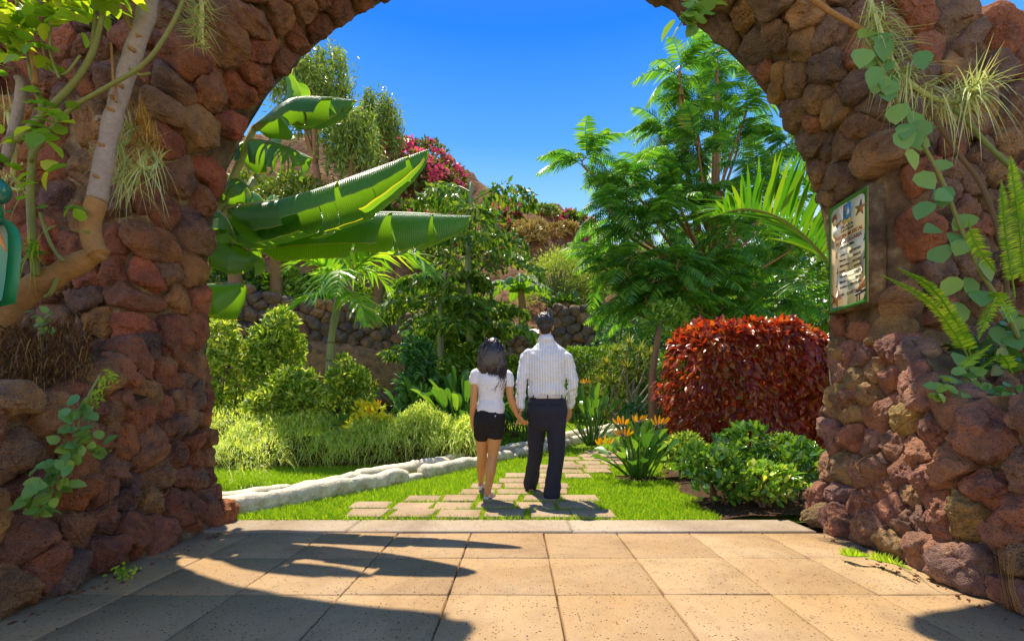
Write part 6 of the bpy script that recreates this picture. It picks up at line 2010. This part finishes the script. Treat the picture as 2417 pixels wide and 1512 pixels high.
def text(s, u, v, cap, mat, align='CENTER', width=None, parent=sgn, name='lettering'):
    cu = bpy.data.curves.new(name, 'FONT')
    cu.body = s; cu.size = cap / .70; cu.align_x = align; cu.extrude = .0006
    cu.materials.append(mat)
    o = bpy.data.objects.new(name, cu); link(o, parent)
    bpy.context.view_layer.update()
    w = o.dimensions.x
    sx = 1.0 if not width else width * SW / max(w, 1e-4)
    p = S2(u, v, .0105) - np.array(parent_world(parent))
    o.matrix_local = Matrix(((0, 0, -1, p[0]), (-sx, 0, 0, p[1]), (0, 1, 0, p[2]), (0, 0, 0, 1)))
    cu.offset = .0004
    bpy.context.view_layer.update()
    dg = bpy.context.evaluated_depsgraph_get()
    me = bpy.data.meshes.new_from_object(o.evaluated_get(dg))
    mw = o.matrix_local.copy()
    bpy.data.objects.remove(o)
    o = bpy.data.objects.new(name, me); link(o, parent)
    o.matrix_local = mw
    if not me.materials: me.materials.append(mat)
    return o
text('PLAYA', .50, .258, .020, M['ink'], width=.30)
text('HOTELES', .50, .288, .015, M['ink'], width=.30)
text('JARDIN MUSICAL', .53, .342, .027, M['brick_ink'], width=.72)
text('PLAYACANARIA', .53, .396, .027, M['brick_ink'], width=.66)
text('PROGRAMA:', .50, .437, .019, M['ink'], width=.36)
for k, (d_, c_) in enumerate((('Lunes', 'BEETHOVEN'), ('Martes', 'FRANCK'), ('Miércoles', 'MOZART'), ('Jueves', 'HAYDN'), ('Viernes', 'LISZT'), ('Sábado', 'BACH'), ('Domingo', 'BRUCKNER'))):
    v = .505 + .0495 * k
    wc = min(.032 * len(c_), .28); wd = .026 * len(d_)
    text(d_, .30, v, .017, M['ink'], 'LEFT', wd)
    text(c_, .84, v, .019, M['ink'], 'RIGHT', wc)
    sgn_poly('leader_line', [(.31 + wd, v - .003), (.83 - wc, v - .003), (.83 - wc, v), (.31 + wd, v)], .0102, M['ink'], .0008)
text('10:00 - 22:00 Hrs.', .53, .875, .020, M['ink'], width=.56)
# ================================================================ the couple
def skin_mat(name, c):
    t = NT(name)
    p = t.pos()
    n = t.noise(p, 28, 4)
    col = t.mix(t.math('MULTIPLY', n, .5), c, tuple(x * k for x, k in zip(c, (.78, .70, .62))))
    b = t.n("BsdfPrincipled")
    t.put(b.inputs['Base Color'], col)
    b.inputs['Roughness'].default_value = .48
    b.inputs['Subsurface Weight'].default_value = .12
    b.inputs['Subsurface Radius'].default_value = (.012, .005, .002)
    t.put(b.inputs['Normal'], t.bump(t.noise(p, 160, 3), .12, .003))
    return t.done(b.outputs[0])
M['skin_m'] = skin_mat('skin_m', (.50, .26, .13))
M['skin_w'] = skin_mat('skin_w', (.58, .28, .10))

def cloth_mat(name, base, stripe=None, period=.0145, width=.25, axis=0, rough=.8, weave=700, wr=.5, wscale=9):
    t = NT(name)
    o = t.obj()
    s = t.n("SeparateXYZ"); t.put(s.inputs[0], o)
    w = t.noise(o, wscale, 5, .6, 1.2)
    c = base
    if stripe:
        f = t.math('FRACT', t.math('DIVIDE', t.math('ADD', s.outputs[axis], t.math('MULTIPLY', t.noise(o, 3.0, 2), .012)), period))
        c = t.mix(t.math('LESS_THAN', f, width), base, stripe)
    fine = t.noise(o, weave, 2, .8)
    c = t.mix(t.math('MULTIPLY', fine, .18), c, (.02, .02, .02) if sum(base) < .5 else (.5, .5, .52))
    h = t.math('ADD', t.math('MULTIPLY', w, 1.0), t.math('MULTIPLY', fine, .03))
    return t.done(t.bsdf(c, rough, t.bump(h, wr, .02), .25))
M['shirt'] = cloth_mat('shirt', (.86, .87, .88), (.33, .36, .46), .0150, .26, wr=.8)
M['shirt_h'] = cloth_mat('shirt_h', (.86, .87, .88), (.36, .38, .48), .0130, .26, axis=2, wr=.2)
M['blouse'] = cloth_mat('blouse', (.85, .85, .88), (.52, .53, .62), .0085, .28, wr=.4, wscale=12)
M['trousers'] = cloth_mat('trousers', (.026, .027, .042), None, wr=.7, wscale=7, rough=.85)
M['shorts'] = cloth_mat('shorts', (.016, .014, .016), None, wr=.5, rough=.8)
M['shoe'] = flat('shoe', (.62, .62, .60), .5, .4, .1)
M['sole'] = flat('sole', (.72, .72, .68), .6, .3, .1)
M['strap'] = flat('strap', (.75, .72, .70), .4, .5, .05)
M['belt'] = flat('belt', (.62, .58, .52), .5, .4, .1)
M['metal'] = flat('metal', (.6, .58, .54), .25, .8, .05)
M['hair_m'] = flat('hair_m', (.012, .010, .010), .38, .55, .3, 80, .4)
M['hair_w'] = flat('hair_w', (.030, .013, .012), .30, .65, .5, 60, .3)
M['eye'] = flat('eye', (.7, .68, .64), .2, .5, .02)

def W4(px, py, d):
    return np.array([(px - CX) / F * d, d, EYE + (HZ - py) / F * d])

def loft(mb, P, rx, ry=None, k=16, lat=(1, 0, 0), n=None, caps=True):
    """Closed tube with elliptical rings; rx is across (lat), ry front to back."""
    P = np.asarray(P, float)
    rx = np.asarray(rx, float) * np.ones(len(P)); ry = rx if ry is None else np.asarray(ry, float) * np.ones(len(P))
    if n:
        tt = np.linspace(0, 1, len(P)); t2 = np.linspace(0, 1, n)
        pad = lambda q: spline(np.stack([q, q, q], -1), n)[:, 0]
        rx, ry, P = pad(rx), pad(ry), spline(P, n)
    T = unit(np.gradient(P, axis=0))
    lat = np.array(lat, float)
    a = np.arange(k) / k * 2 * np.pi
    rings = []
    def ring(c, t, fx, fy):
        X = lat - t * np.dot(lat, t); X = X / max(np.linalg.norm(X), 1e-6); Y = np.cross(t, X)
        return c + fx * np.cos(a)[:, None] * X + fy * np.sin(a)[:, None] * Y
    if caps:
        for f, s in ((.30, .95), (.70, .70), (.92, .38)):
            rings.append(ring(P[0] - T[0] * min(rx[0], ry[0]) * s, T[0], rx[0] * f, ry[0] * f))
    for i in range(len(P)): rings.append(ring(P[i], T[i], rx[i], ry[i]))
    if caps:
        for f, s in ((.92, .38), (.70, .70), (.30, .95)):
            rings.append(ring(P[-1] + T[-1] * min(rx[-1], ry[-1]) * s, T[-1], rx[-1] * f, ry[-1] * f))
    V = np.concatenate(rings); L = len(rings)
    Fc = [(i * k + j, i * k + (j + 1) % k, (i + 1) * k + (j + 1) % k, (i + 1) * k + j) for i in range(L - 1) for j in range(k)]
    Fc += [tuple(range(k - 1, -1, -1)), tuple((L - 1) * k + j for j in range(k))]
    mb.add(V, Fc)

def ball(mb, c, r, k=14, rot=None):
    c = np.array(c, float); r = np.array(r, float) * np.ones(3)
    u = np.linspace(0, np.pi, 10)[1:-1]
    V = [[0, 0, 1]] + [[math.sin(p) * math.cos(q), math.sin(p) * math.sin(q), math.cos(p)] for p in u for q in np.arange(k) / k * 2 * np.pi] + [[0, 0, -1]]
    V = np.array(V) * r
    if rot is not None: V = V @ np.array(rot).T
    n = len(u)
    Fc = [(0, 1 + j, 1 + (j + 1) % k) for j in range(k)] + [(1 + i * k + j, 1 + (i + 1) * k + j, 1 + (i + 1) * k + (j + 1) % k, 1 + i * k + (j + 1) % k) for i in range(n - 1) for j in range(k)]
    Fc += [(1 + (n - 1) * k + (j + 1) % k, 1 + (n - 1) * k + j, 1 + n * k) for j in range(k)]
    mb.add(V + c, Fc)

def fuse(name, mb, voxel, smooth, mat, parent, wrinkle=None):
    """Melt all the overlapping pieces of mb into one continuous surface."""
    tmp = mb.build(name, mat, None)
    md = tmp.modifiers.new("r", 'REMESH'); md.mode = 'VOXEL'; md.voxel_size = voxel; md.use_smooth_shade = True
    sm = tmp.modifiers.new("s", 'SMOOTH'); sm.factor = .5; sm.iterations = smooth
    dg = bpy.context.evaluated_depsgraph_get()
    me = bpy.data.meshes.new_from_object(tmp.evaluated_get(dg))
    bpy.data.objects.remove(tmp)
    n = len(me.vertices)
    co = np.empty(n * 3, np.float32); me.vertices.foreach_get("co", co); co = co.reshape(-1, 3)
    if wrinkle:
        no = np.empty(n * 3, np.float32); me.vertices.foreach_get("normal", no); no = no.reshape(-1, 3)
        co = co + no * np.array([wrinkle(c) for c in co])[:, None]
    po = np.array(parent_world(parent))
    me.vertices.foreach_set("co", (co - po).astype(np.float32).ravel())
    me.update()
    me.polygons.foreach_set("use_smooth", np.ones(len(me.polygons), bool))
    me.materials.clear(); me.materials.append(mat)
    o = bpy.data.objects.new(name, me)
    link(o, parent)
    return o

def hand(mb, wrist, a, nrm, side, curl, s=1.0, thumb=.5):
    """Palm, four unequal bent fingers and a thumb; a = finger direction, nrm = where they curl to."""
    a = unit(np.array(a, float)); nrm = np.array(nrm, float); nrm = unit(nrm - a * np.dot(a, nrm)); b = np.cross(a, nrm) * side
    w = np.array(wrist, float)
    loft(mb, [w - a * .015, w + a * .02 * s, w + a * .055 * s, w + a * .088 * s], np.array([.023, .030, .040, .037]) * s, np.array([.018, .016, .0155, .012]) * s, lat=b, k=14)
    for off, ln, r, bs in ((.029, .070, .0088, .090), (.0095, .078, .0090, .094), (-.010, .073, .0086, .090), (-.028, .057, .0076, .082)):
        p = w + a * bs * s + b * off * s
        q = [p - a * .03 * s, p]
        d = a.copy(); ang = 0
        for f, c in ((.44, .55), (.31, 1.0), (.25, .8)):
            ang += curl * c
            d = a * math.cos(ang) + nrm * math.sin(ang) + b * off * 1.2
            p = p + d * ln * f * s
            q.append(p)
        loft(mb, q, np.array([1.0, 1.0, .96, .90, .78]) * r * s, k=8, lat=b, n=9)
    t0 = w + a * .028 * s + b * .026 * s
    t1 = t0 + (a * .55 + b * .70 + nrm * thumb * .5) * .036 * s
    t2 = t1 + (a * .85 + b * .22 + nrm * thumb) * .030 * s
    t3 = t2 + (a * .9 - b * .05 + nrm * thumb) * .022 * s
    loft(mb, [t0 - b * .012 * s, t1, t2, t3], np.array([.0135, .0115, .010, .0085]) * s, k=8, lat=nrm, n=8)

def head(mb, c, s, yaw=0.0):
    """Skull, jaw, nose, ears; the face looks to +Y turned by yaw."""
    m = Matrix.Rotation(yaw, 3, 'Z')
    R3 = lambda v: c + np.array(m @ Vector(v)) * s
    rot = np.array(m)
    ball(mb, R3((0, -.008, .030)), np.array([.073, .092, .090]) * s, 18, rot)
    ball(mb, R3((0, .030, -.040)), np.array([.055, .060, .065]) * s, 16, rot)
    ball(mb, R3((0, .066, -.078)), np.array([.026, .022, .020]) * s, 12, rot)
    loft(mb, [R3((0, .086, .010)), R3((0, .100, -.018)), R3((0, .108, -.032))], np.array([.009, .012, .014]) * s, k=8)
    ball(mb, R3((0, .080, -.055)), np.array([.022, .012, .010]) * s, 10, rot)
    for sx in (-1, 1):
        loft(mb, [R3((sx * .074, -.008, .020)), R3((sx * .079, -.014, .002)), R3((sx * .074, -.004, -.024))], np.array([.010, .012, .009]) * s, np.array([.014, .019, .012]) * s, k=10)
        ball(mb, R3((sx * .032, .078, .020)), np.array([.018, .012, .008]) * s, 10, rot)
    return R3

# ---------------------------------------------------------------- the man
man = thing('person', 'man seen from behind in white striped shirt and navy trousers holding her hand', 'person', (.28, 4.36, 0))
dm = 4.36
mbd = MB()
hc = W4(544.8, 326.5, 4.37)
R3 = head(mbd, hc, 1.0, .05)
neck0 = W4(546.2, 343, 4.36)
loft(mbd, [neck0 - [0, 0, .05], neck0 + [0, 0, .02], hc + [0, -.02, -.04]], [.068, .060, .056], [.066, .060, .060])
pel = W4(546.9, 400, 4.36)
chest = W4(546.8, 366, 4.35)
loft(mbd, [pel - [0, 0, .10], pel, (pel + chest) / 2, chest, W4(546.6, 350, 4.35)], [.15, .155, .145, .165, .12], [.10, .105, .10, .11, .08], n=12)
shL, shR = W4(526.3, 352.8, 4.35), W4(567.6, 354.8, 4.35)
elL, elR = W4(521.0, 383.5, 4.33), W4(573.2, 384.5, 4.36)
wrL, wrR = W4(520.6, 407.5, 4.34), W4(569.4, 406.2, 4.47)
for s_, e_, w_ in ((shL, elL, wrL), (shR, elR, wrR)):
    loft(mbd, [chest + (s_ - chest) * .6 + [0, 0, .02], s_ + [0, 0, -.03], (s_ + e_) / 2, e_, (e_ * .6 + w_ * .4), w_], [.045, .040, .042, .038, .038, .026], n=14, k=12)
hand(mbd, wrL, (-.05, -.12, -1), (-.9, .15, -.1), 1, .42, 1.06, .35)
hand(mbd, wrR, (-.02, .15, -1), (-.55, .65, 0), -1, .45, 1.06)
hipL, hipR = pel + [-.085, 0, -.06], pel + [.085, 0, -.06]
knL, knR = W4(535.2, 455, 4.56), W4(556.6, 456, 4.36)
anL, anR = W4(530.6, 482, 4.76), W4(551.6, 492, 4.36)
for h_, k_, a_ in ((hipL, knL, anL), (hipR, knR, anR)):
    loft(mbd, [h_, (h_ + k_) / 2, k_, (k_ * .6 + a_ * .4), a_], [.088, .072, .055, .055, .036], n=12, k=12)
for a_, yaw in ((anL, -.05), (anR, .28)):
    fw = np.array([math.sin(yaw), math.cos(yaw), 0]); f0 = np.array([a_[0], a_[1], .04])
    loft(mbd, [f0 - fw * .04, f0 + fw * .05, f0 + fw * .16], [.032, .036, .034], [.030, .030, .018], lat=np.cross(fw, [0, 0, 1.]), k=10)
    loft(mbd, [a_, f0], [.036, .034], k=10)
fuse('body', mbd, .0052, 3, M['skin_m'], man)
for sx in (-1, 1):
    e = MB(); ball(e, R3((sx * .032, .081, .020)), .0115); e.build('eye', M['eye'], man)

def wr_shirt(c):
    k = sstep(1.0, 1.10, c[2]); lo = 1 - sstep(1.0, 1.22, c[2])
    return .0075 * nz(c, 11, 1) + .009 * nz((c[0] * .6, c[1], c[2] * 1.6), 22, 4) + lo * .012 * nz((c[0] * 1.5, c[1], c[2] * .7), 26, 7)
sb = MB()
belt = W4(546.9, 396, 4.36)
loft(sb, [belt + [0, 0, .000], belt + [0, 0, .035], belt + [0, 0, .13], W4(546.9, 376, 4.355), W4(546.9, 362, 4.35), W4(546.9, 352.5, 4.35), W4(546.6, 345.5, 4.35), W4(546.2, 340.5, 4.355)],
     [.165, .186, .172, .184, .198, .188, .122, .070], [.112, .132, .124, .130, .134, .112, .085, .066], n=22, k=26)
for s_, e_, w_ in ((shL, elL, wrL), (shR, elR, wrR)):
    sx_ = 1 if s_[0] > chest[0] else -1
    loft(sb, [s_ + [-sx_ * .085, 0, -.012], s_ + [-sx_ * .030, 0, -.010], s_ + [sx_ * .006, 0, -.045], s_ + (e_ - s_) * .5, e_, e_ + (w_ - e_) * .5, e_ + (w_ - e_) * .86], [.050, .054, .057, .053, .051, .047, .044], [.058, .068, .070, .062, .057, .050, .045], n=22, k=16)
shirt = fuse('shirt', sb, .0075, 4, M['shirt'], man, wr_shirt)
for w_, e_ in ((wrL, elL), (wrR, elR)):
    cb = MB(); ax = unit(w_ - e_)
    loft(cb, [w_ - ax * .055, w_ - ax * .02, w_ + ax * .004], [.043, .041, .042], caps=False, k=16); cb.build('cuff', M['shirt_h'], shirt)
cl = MB()
cc = W4(546.0, 339.5, 4.355)
loft(cl, [cc - [0, 0, .03], cc, cc + [0, .006, .034]], [.090, .071, .064], [.082, .070, .064], caps=False, k=24)
loft(cl, [cc + [0, .006, .034], cc + [0, -.004, .004], cc + [0, 0, -.016]], [.065, .076, .088], [.065, .076, .086], caps=False, k=24)
cl.build('collar', M['shirt_h'], shirt)
yk = MB()
yv = []
for j in range(5):
    for i in range(25):
        f_ = i / 24 * 2 - 1
        z_ = .0 + j * .012
        yv.append(np.array(W4(546.8, 353.5, 4.35)) + [f_ * .16, -.118 - .0 * f_ + .055 * f_ * f_ + j * .0075, .004 + j * .017])
yk.add(yv, [(j * 25 + i, j * 25 + i + 1, (j + 1) * 25 + i + 1, (j + 1) * 25 + i) for j in range(4) for i in range(24)])

def wr_tr(c):
    lo = 1 - sstep(.08, .42, c[2])
    return .006 * nz(c, 8, 2) + .010 * lo * nz((c[0] * .5, c[1] * .5, c[2]), 19, 3) + .004 * nz((c[0], c[1], c[2] * .5), 24, 9)
tb = MB()
loft(tb, [belt + [0, 0, -.012], belt + [0, 0, -.07], pel + [0, -.005, -.10], pel + [0, 0, -.19]], [.168, .187, .202, .185], [.116, .130, .142, .115], n=10, k=24)
loft(tb, [hipL + [-.005, 0, .03], hipL + (knL - hipL) * .42, knL, knL + (anL - knL) * .5, anL + (anL - knL) * .03], [.105, .092, .073, .074, .078], [.118, .100, .080, .080, .088], n=18, k=16)
loft(tb, [hipR + [.005, 0, .03], hipR + (knR - hipR) * .42, knR, knR + (anR - knR) * .5, anR + (anR - knR) * .05], [.105, .094, .078, .078, .084], [.118, .104, .086, .084, .094], n=18, k=16)
tr = fuse('trousers', tb, .0078, 4, M['trousers'], man, wr_tr)
pk = MB()
for sx in (-1, 1):
    c_ = pel + [sx * .085, -.139, -.035]
    pk.tube([c_ + [-.055, .012 if sx < 0 else 0, 0], c_, c_ + [.055, 0 if sx < 0 else .012, 0]], .004, 6)
pk.build('pocket_seam', M['trousers'], tr)
bb = MB(); loft(bb, [belt + [0, 0, -.020], belt + [0, 0, .008]], [.176, .174], [.123, .121], caps=False, k=30); bb.build('belt', M['belt'], man)
bl_ = MB()
for dx in (-.135, 0, .135):
    bl_.box(belt + [dx, -.122 + .35 * dx * dx * 2.2, -.006], (.005, .004, .018))
bl_.build('belt_loops', M['trousers'], tr)
for a_, yaw, zb in ((anL, -.05, 0.03), (anR, .30, 0.028)):
    fw = np.array([math.sin(yaw), math.cos(yaw), 0]); lt = np.cross(fw, [0, 0, 1.])
    f0 = np.array([a_[0], a_[1] + .035, zb])
    s1 = MB()
    loft(s1, [f0 - fw * .055 + [0, 0, .030], f0 + fw * .02 + [0, 0, .042], f0 + fw * .10 + [0, 0, .042], f0 + fw * .19 + [0, 0, .034]], [.034, .040, .046, .038], [.030, .038, .034, .024], lat=lt, k=16, n=12)
    sh_ = fuse('shoe', s1, .006, 3, M['shoe'], man)
    s2 = MB()
    loft(s2, [f0 - fw * .065 + [0, 0, .012], f0 + fw * .02 + [0, 0, .012], f0 + fw * .10 + [0, 0, .012], f0 + fw * .205 + [0, 0, .012]], [.040, .043, .050, .040], .014, lat=lt, k=14, n=10)
    s2.build('sole', M['sole'], sh_)
wt = MB(); ax = unit(wrL - elL)
loft(wt, [wrL + ax * .008, wrL + ax * .024], [.031, .031], caps=False, k=18)
ball(wt, wrL + ax * .016 + [-.030, -.004, 0], (.008, .016, .016))
wt.build('wristwatch', M['metal'], man)
hm = MB()
ball(hm, R3((0, -.018, .044)), (.0835, .098, .094), 22)
ball(hm, R3((0, -.060, .000)), (.066, .050, .070), 16)
ball(hm, R3((0, -.058, -.045)), (.048, .035, .045), 14)
rg_ = np.random.default_rng(3)
for k in range(420):
    d_ = unit(rg_.normal(size=3)); d_[2] = abs(d_[2]) * (1 if rg_.random() < .7 else -.4)
    if d_[1] > .55 and d_[2] < .5: continue
    q = R3((d_[0] * .080, -.018 + d_[1] * .096, .042 + d_[2] * .092))
    if d_[2] < 0 and d_[1] > -.2: continue
    ball(hm, q, rg_.uniform(.006, .0135), 6)
fuse('hair', hm, .0042, 1, M['hair_m'], man, lambda c: .003 * nz(c, 90, 2))

# ---------------------------------------------------------------- the woman
wom = thing('person', 'woman seen from behind in white blouse and black shorts with long dark hair', 'person', (-.25, 4.30, 0))
wb = MB()
hw = W4(493.6, 350.5, 4.31)
R3w = head(wb, hw, .93, -.12)
nk = W4(492.2, 363.5, 4.30)
loft(wb, [nk - [0, 0, .06], nk, hw + [0, -.02, -.04]], [.055, .046, .046], [.052, .046, .050])
pw = W4(489.5, 413, 4.30); cw = W4(491.2, 381, 4.29)
loft(wb, [pw - [0, 0, .09], pw, W4(490.5, 399, 4.30), cw, W4(491.8, 370.5, 4.29)], [.125, .128, .105, .120, .085], [.098, .10, .082, .09, .06], n=12)
sL, sR = W4(475.6, 372.3, 4.29), W4(508.0, 374.2, 4.29)
eL, eR = W4(473.6, 398.5, 4.27), W4(510.6, 397.8, 4.27)
wL, wR = W4(472.3, 420.0, 4.31), W4(517.0, 414.6, 4.31)
for s_, e_, w_ in ((sL, eL, wL), (sR, eR, wR)):
    loft(wb, [cw + (s_ - cw) * .6 + [0, 0, .03], s_, (s_ + e_) / 2, e_, (e_ * .6 + w_ * .4), w_], [.045, .042, .038, .032, .032, .0215], n=16, k=14)
hand(wb, wL, (.14, .12, -1), (.75, .5, 0), 1, .35, .90)
hand(wb, wR, (.62, -.10, -.70), (.65, .62, .30), -1, .62, .90, .6)
hL, hR = pw + [-.066, 0, -.07], pw + [.064, 0, -.07]
kL, kR = W4(482.0, 457.5, 4.44), W4(492.8, 455.5, 4.32)
aL, aR = W4(480.8, 481.5, 4.72), W4(487.2, 495.0, 4.30)
for h_, k_, a_ in ((hL, kL, aL), (hR, kR, aR)):
    cf = k_ + (a_ - k_) * .32 + np.array([0, -.012, 0])
    loft(wb, [h_, h_ + (k_ - h_) * .5, k_, cf, k_ + (a_ - k_) * .72, a_], [.086, .070, .049, .052, .037, .027], [.092, .074, .052, .058, .040, .031], n=20, k=16)
def foot(mb, a_, fw, zheel, ztoe):
    lt = np.cross(fw, [0, 0, 1.])
    h_ = np.array([a_[0], a_[1], zheel]) - fw * .02; t_ = np.array([a_[0], a_[1], ztoe]) + fw * .155
    loft(mb, [h_ + [0, 0, .022], h_ * .6 + t_ * .4 + [0, 0, .022], h_ * .25 + t_ * .75 + [0, 0, .014], t_ + [0, 0, .008]], [.026, .029, .036, .030], [.024, .022, .014, .009], lat=lt, k=12, n=10)
    loft(mb, [a_, h_ + fw * .012 + [0, 0, .03]], [.028, .026], k=10)
    for q in range(5):
        o_ = t_ + lt * (q - 2) * .0125
        loft(mb, [o_ - fw * .02 + [0, 0, .008], o_ + fw * (.028 - .004 * q) + [0, 0, .006]], .0075, k=7)
    return h_, t_, lt
fwR, fwL = unit(np.array([.30, 1, 0])), unit(np.array([.02, 1, 0]))
fR = foot(wb, aR, fwR, .052, .030)
fL = foot(wb, aL, fwL, .085, .030)
fuse('body', wb, .0050, 3, M['skin_w'], wom)
for sx in (-1, 1):
    e = MB(); ball(e, R3w((sx * .032, .081, .020)), .0105); e.build('eye', M['eye'], wom)
for (h_, t_, lt), a_, fw in ((fR, aR, fwR), (fL, aL, fwL)):
    sm_ = MB()
    loft(sm_, [h_ - fw * .02 + [0, 0, -.006], (h_ + t_) / 2 + [0, 0, -.004], t_ + fw * .02 + [0, 0, -.010]], [.027, .028, .038], .008, lat=lt, k=12, n=8)
    sd = sm_.build('sandal', M['strap'], wom)
    hl = MB(); hl.tube([h_ + [0, 0, -.008], [h_[0], h_[1], max(h_[2] - .05, .004)]], [.020, .013], 10); hl.build('heel', M['sole'], sd)
    stp = MB()
    q_ = [(math.cos(x), math.sin(x)) for x in np.linspace(0, 2 * np.pi, 17)]
    stp.tube([a_ + lt * .030 * c + fw * .034 * s + np.array([0, 0, -.008 * s]) for c, s in q_], .0055, 6, False)
    mid_ = h_ * .35 + t_ * .65
    stp.tube([mid_ + lt * .037 * c + np.array([0, 0, .020 + .026 * s]) for c, s in q_], .0065, 6, False)
    stp.tube([a_ + lt * .028 + [0, 0, -.004], h_ + lt * .027 + [0, 0, .02], h_ + lt * .026], .0055, 6)
    stp.tube([a_ - lt * .028 + [0, 0, -.004], mid_ + lt * .01 + [0, 0, .05], mid_ + lt * .036 + [0, 0, .02]], .0055, 6)
    stp.build('ankle_strap', M['strap'], sd)
def wr_bl(c):
    return .0045 * nz(c, 13, 1) + .005 * nz((c[0] * .7, c[1], c[2] * 1.5), 26, 5)
b2 = MB()
hem = W4(490.6, 409.0, 4.30)
loft(b2, [hem, hem + [0, 0, .05], W4(490.6, 399, 4.30), W4(491.0, 388, 4.295), cw, W4(491.4, 374, 4.29), W4(491.8, 368.5, 4.29), W4(492.0, 365.5, 4.295)],
     [.139, .134, .117, .128, .144, .142, .100, .056], [.112, .105, .092, .104, .108, .092, .068, .052], n=22, k=24)
for s_, e_ in ((sL, eL), (sR, eR)):
    ax = unit(e_ - s_); sx_ = 1 if s_[0] > cw[0] else -1
    loft(b2, [s_ + [-sx_ * .06, 0, -.010], s_ + [-sx_ * .015, 0, -.006], s_ + [sx_ * .003, 0, -.04], s_ + ax * .085], [.048, .054, .057, .052], [.050, .060, .062, .054], n=12, k=16)
bls = fuse('blouse', b2, .0068, 3, M['blouse'], wom, wr_bl)
cw_ = MB()
c0 = W4(492.0, 365.4, 4.295)
loft(cw_, [c0 + [0, .004, .018], c0 + [0, -.006, .0], c0 + [0, -.012, -.022]], [.056, .070, .088], [.054, .066, .080], caps=False, k=22)
cw_.build('collar', M['blouse'], bls)
s2 = MB()
wst = W4(490.2, 407.6, 4.30)
loft(s2, [wst, pw + [0, 0, .0], pw + [0, -.008, -.07], pw + [0, 0, -.125]], [.126, .138, .148, .130], [.098, .112, .124, .10], n=10, k=22)
for h_, k_ in ((hL, kL), (hR, kR)):
    loft(s2, [h_ + [0, 0, .03], h_ + (k_ - h_) * .22, h_ + (k_ - h_) * .36], [.088, .088, .084], [.102, .098, .092], n=9, k=18)
shs = fuse('shorts', s2, .0068, 3, M['shorts'], wom, lambda c: .003 * nz(c, 12, 2) + .003 * nz((c[0], c[1], c[2] * 2), 20, 5))
bt = MB(); ball(bt, pw + [.062, -.128, -.02], (.007, .004, .007)); bt.build('button', M['metal'], shs)
rgp = MB(); c_ = wL + np.array([.018, .014, -.105]); rgp.tube([c_ + np.array([math.cos(x) * .010, math.sin(x) * .010, 0]) for x in np.linspace(0, 6.2832, 13)], .0022, 5, False)
rgp.build('ring', M['metal'], wom)
# long wavy hair
hh = MB()
ball(hh, R3w((0, -.016, .038)), (.082, .096, .092), 22)
loft(hh, [R3w((0, -.045, .06)), R3w((0, -.075, -.01)), R3w((-.004, -.085, -.09)), R3w((-.012, -.088, -.16)), R3w((.01, -.078, -.24)), R3w((.022, -.075, -.31))], [.074, .086, .098, .096, .062, .020], [.060, .052, .048, .042, .032, .014], n=20, k=20)
for k in range(170):
    x0 = rg_.uniform(-1, 1)
    st = R3w((x0 * .074, -.052 - .03 * (1 - x0 * x0), .055 * (1 - .4 * x0 * x0) + rg_.normal(0, .02)))
    ln = rg_.uniform(.20, .42) * (1 - .30 * abs(x0))
    w0, ph = rg_.uniform(.006, .016), rg_.uniform(0, 6)
    t = np.linspace(0, 1, 12)
    spread = x0 * (.045 * np.sin(t * 2.4) - .05 * t * t) + (.012 * t if x0 > -.2 else -.045 * np.sin(t * 3))
    P = st + np.stack([spread + w0 * np.sin(t * 9 + ph) * t, -.026 * np.sin(t * 3) - .010 + w0 * .6 * np.cos(t * 8 + ph) * t, -ln * t], -1)
    hh.tube(P, np.linspace(.0085, .0025, 12), 6)
for k in range(46):
    x0 = rg_.uniform(-1, 1); sg_ = -1 if x0 < .1 else 1
    st = R3w((x0 * .088, -.070 - .020 * (1 - x0 * x0), rg_.uniform(-.13, .0)))
    t = np.linspace(0, 1, 12); ln = rg_.uniform(.14, .25) * (1 - .25 * abs(x0)); ph = rg_.uniform(0, 6)
    P = st + np.stack([sg_ * .045 * abs(x0) * np.sin(t * 2.7) + .014 * np.sin(t * 10 + ph), -.012 * np.sin(t * 3) + .010 * np.cos(t * 9 + ph), -ln * t], -1)
    hh.tube(P, np.linspace(.0125, .003, 12), 7)
fuse('hair', hh, .0042, 0, M['hair_w'], wom)
fl = MB()
for k in range(420):
    x0 = rg_.uniform(-1, 1)
    zz_ = rg_.uniform(-.20, .10)
    st = R3w((x0 * (.080 + .018 * (zz_ < -.02)), -.030 - .062 * math.sqrt(max(1 - x0 * x0, 0)) - .012 * rg_.random(), zz_))
    t = np.linspace(0, 1, 9); ln = rg_.uniform(.12, .22) if zz_ < -.05 else rg_.uniform(.15, .34)
    P = st + np.stack([x0 * .04 * np.sin(t * 2.6) + .016 * np.sin(t * 7 + k), -.02 * t + .01 * np.cos(t * 7 + k), -ln * t], -1)
    fl.tube(P, np.linspace(.0042, .0012, 9), 4)
fl.build('loose_strands', M['hair_w'], wom, kind='stuff')
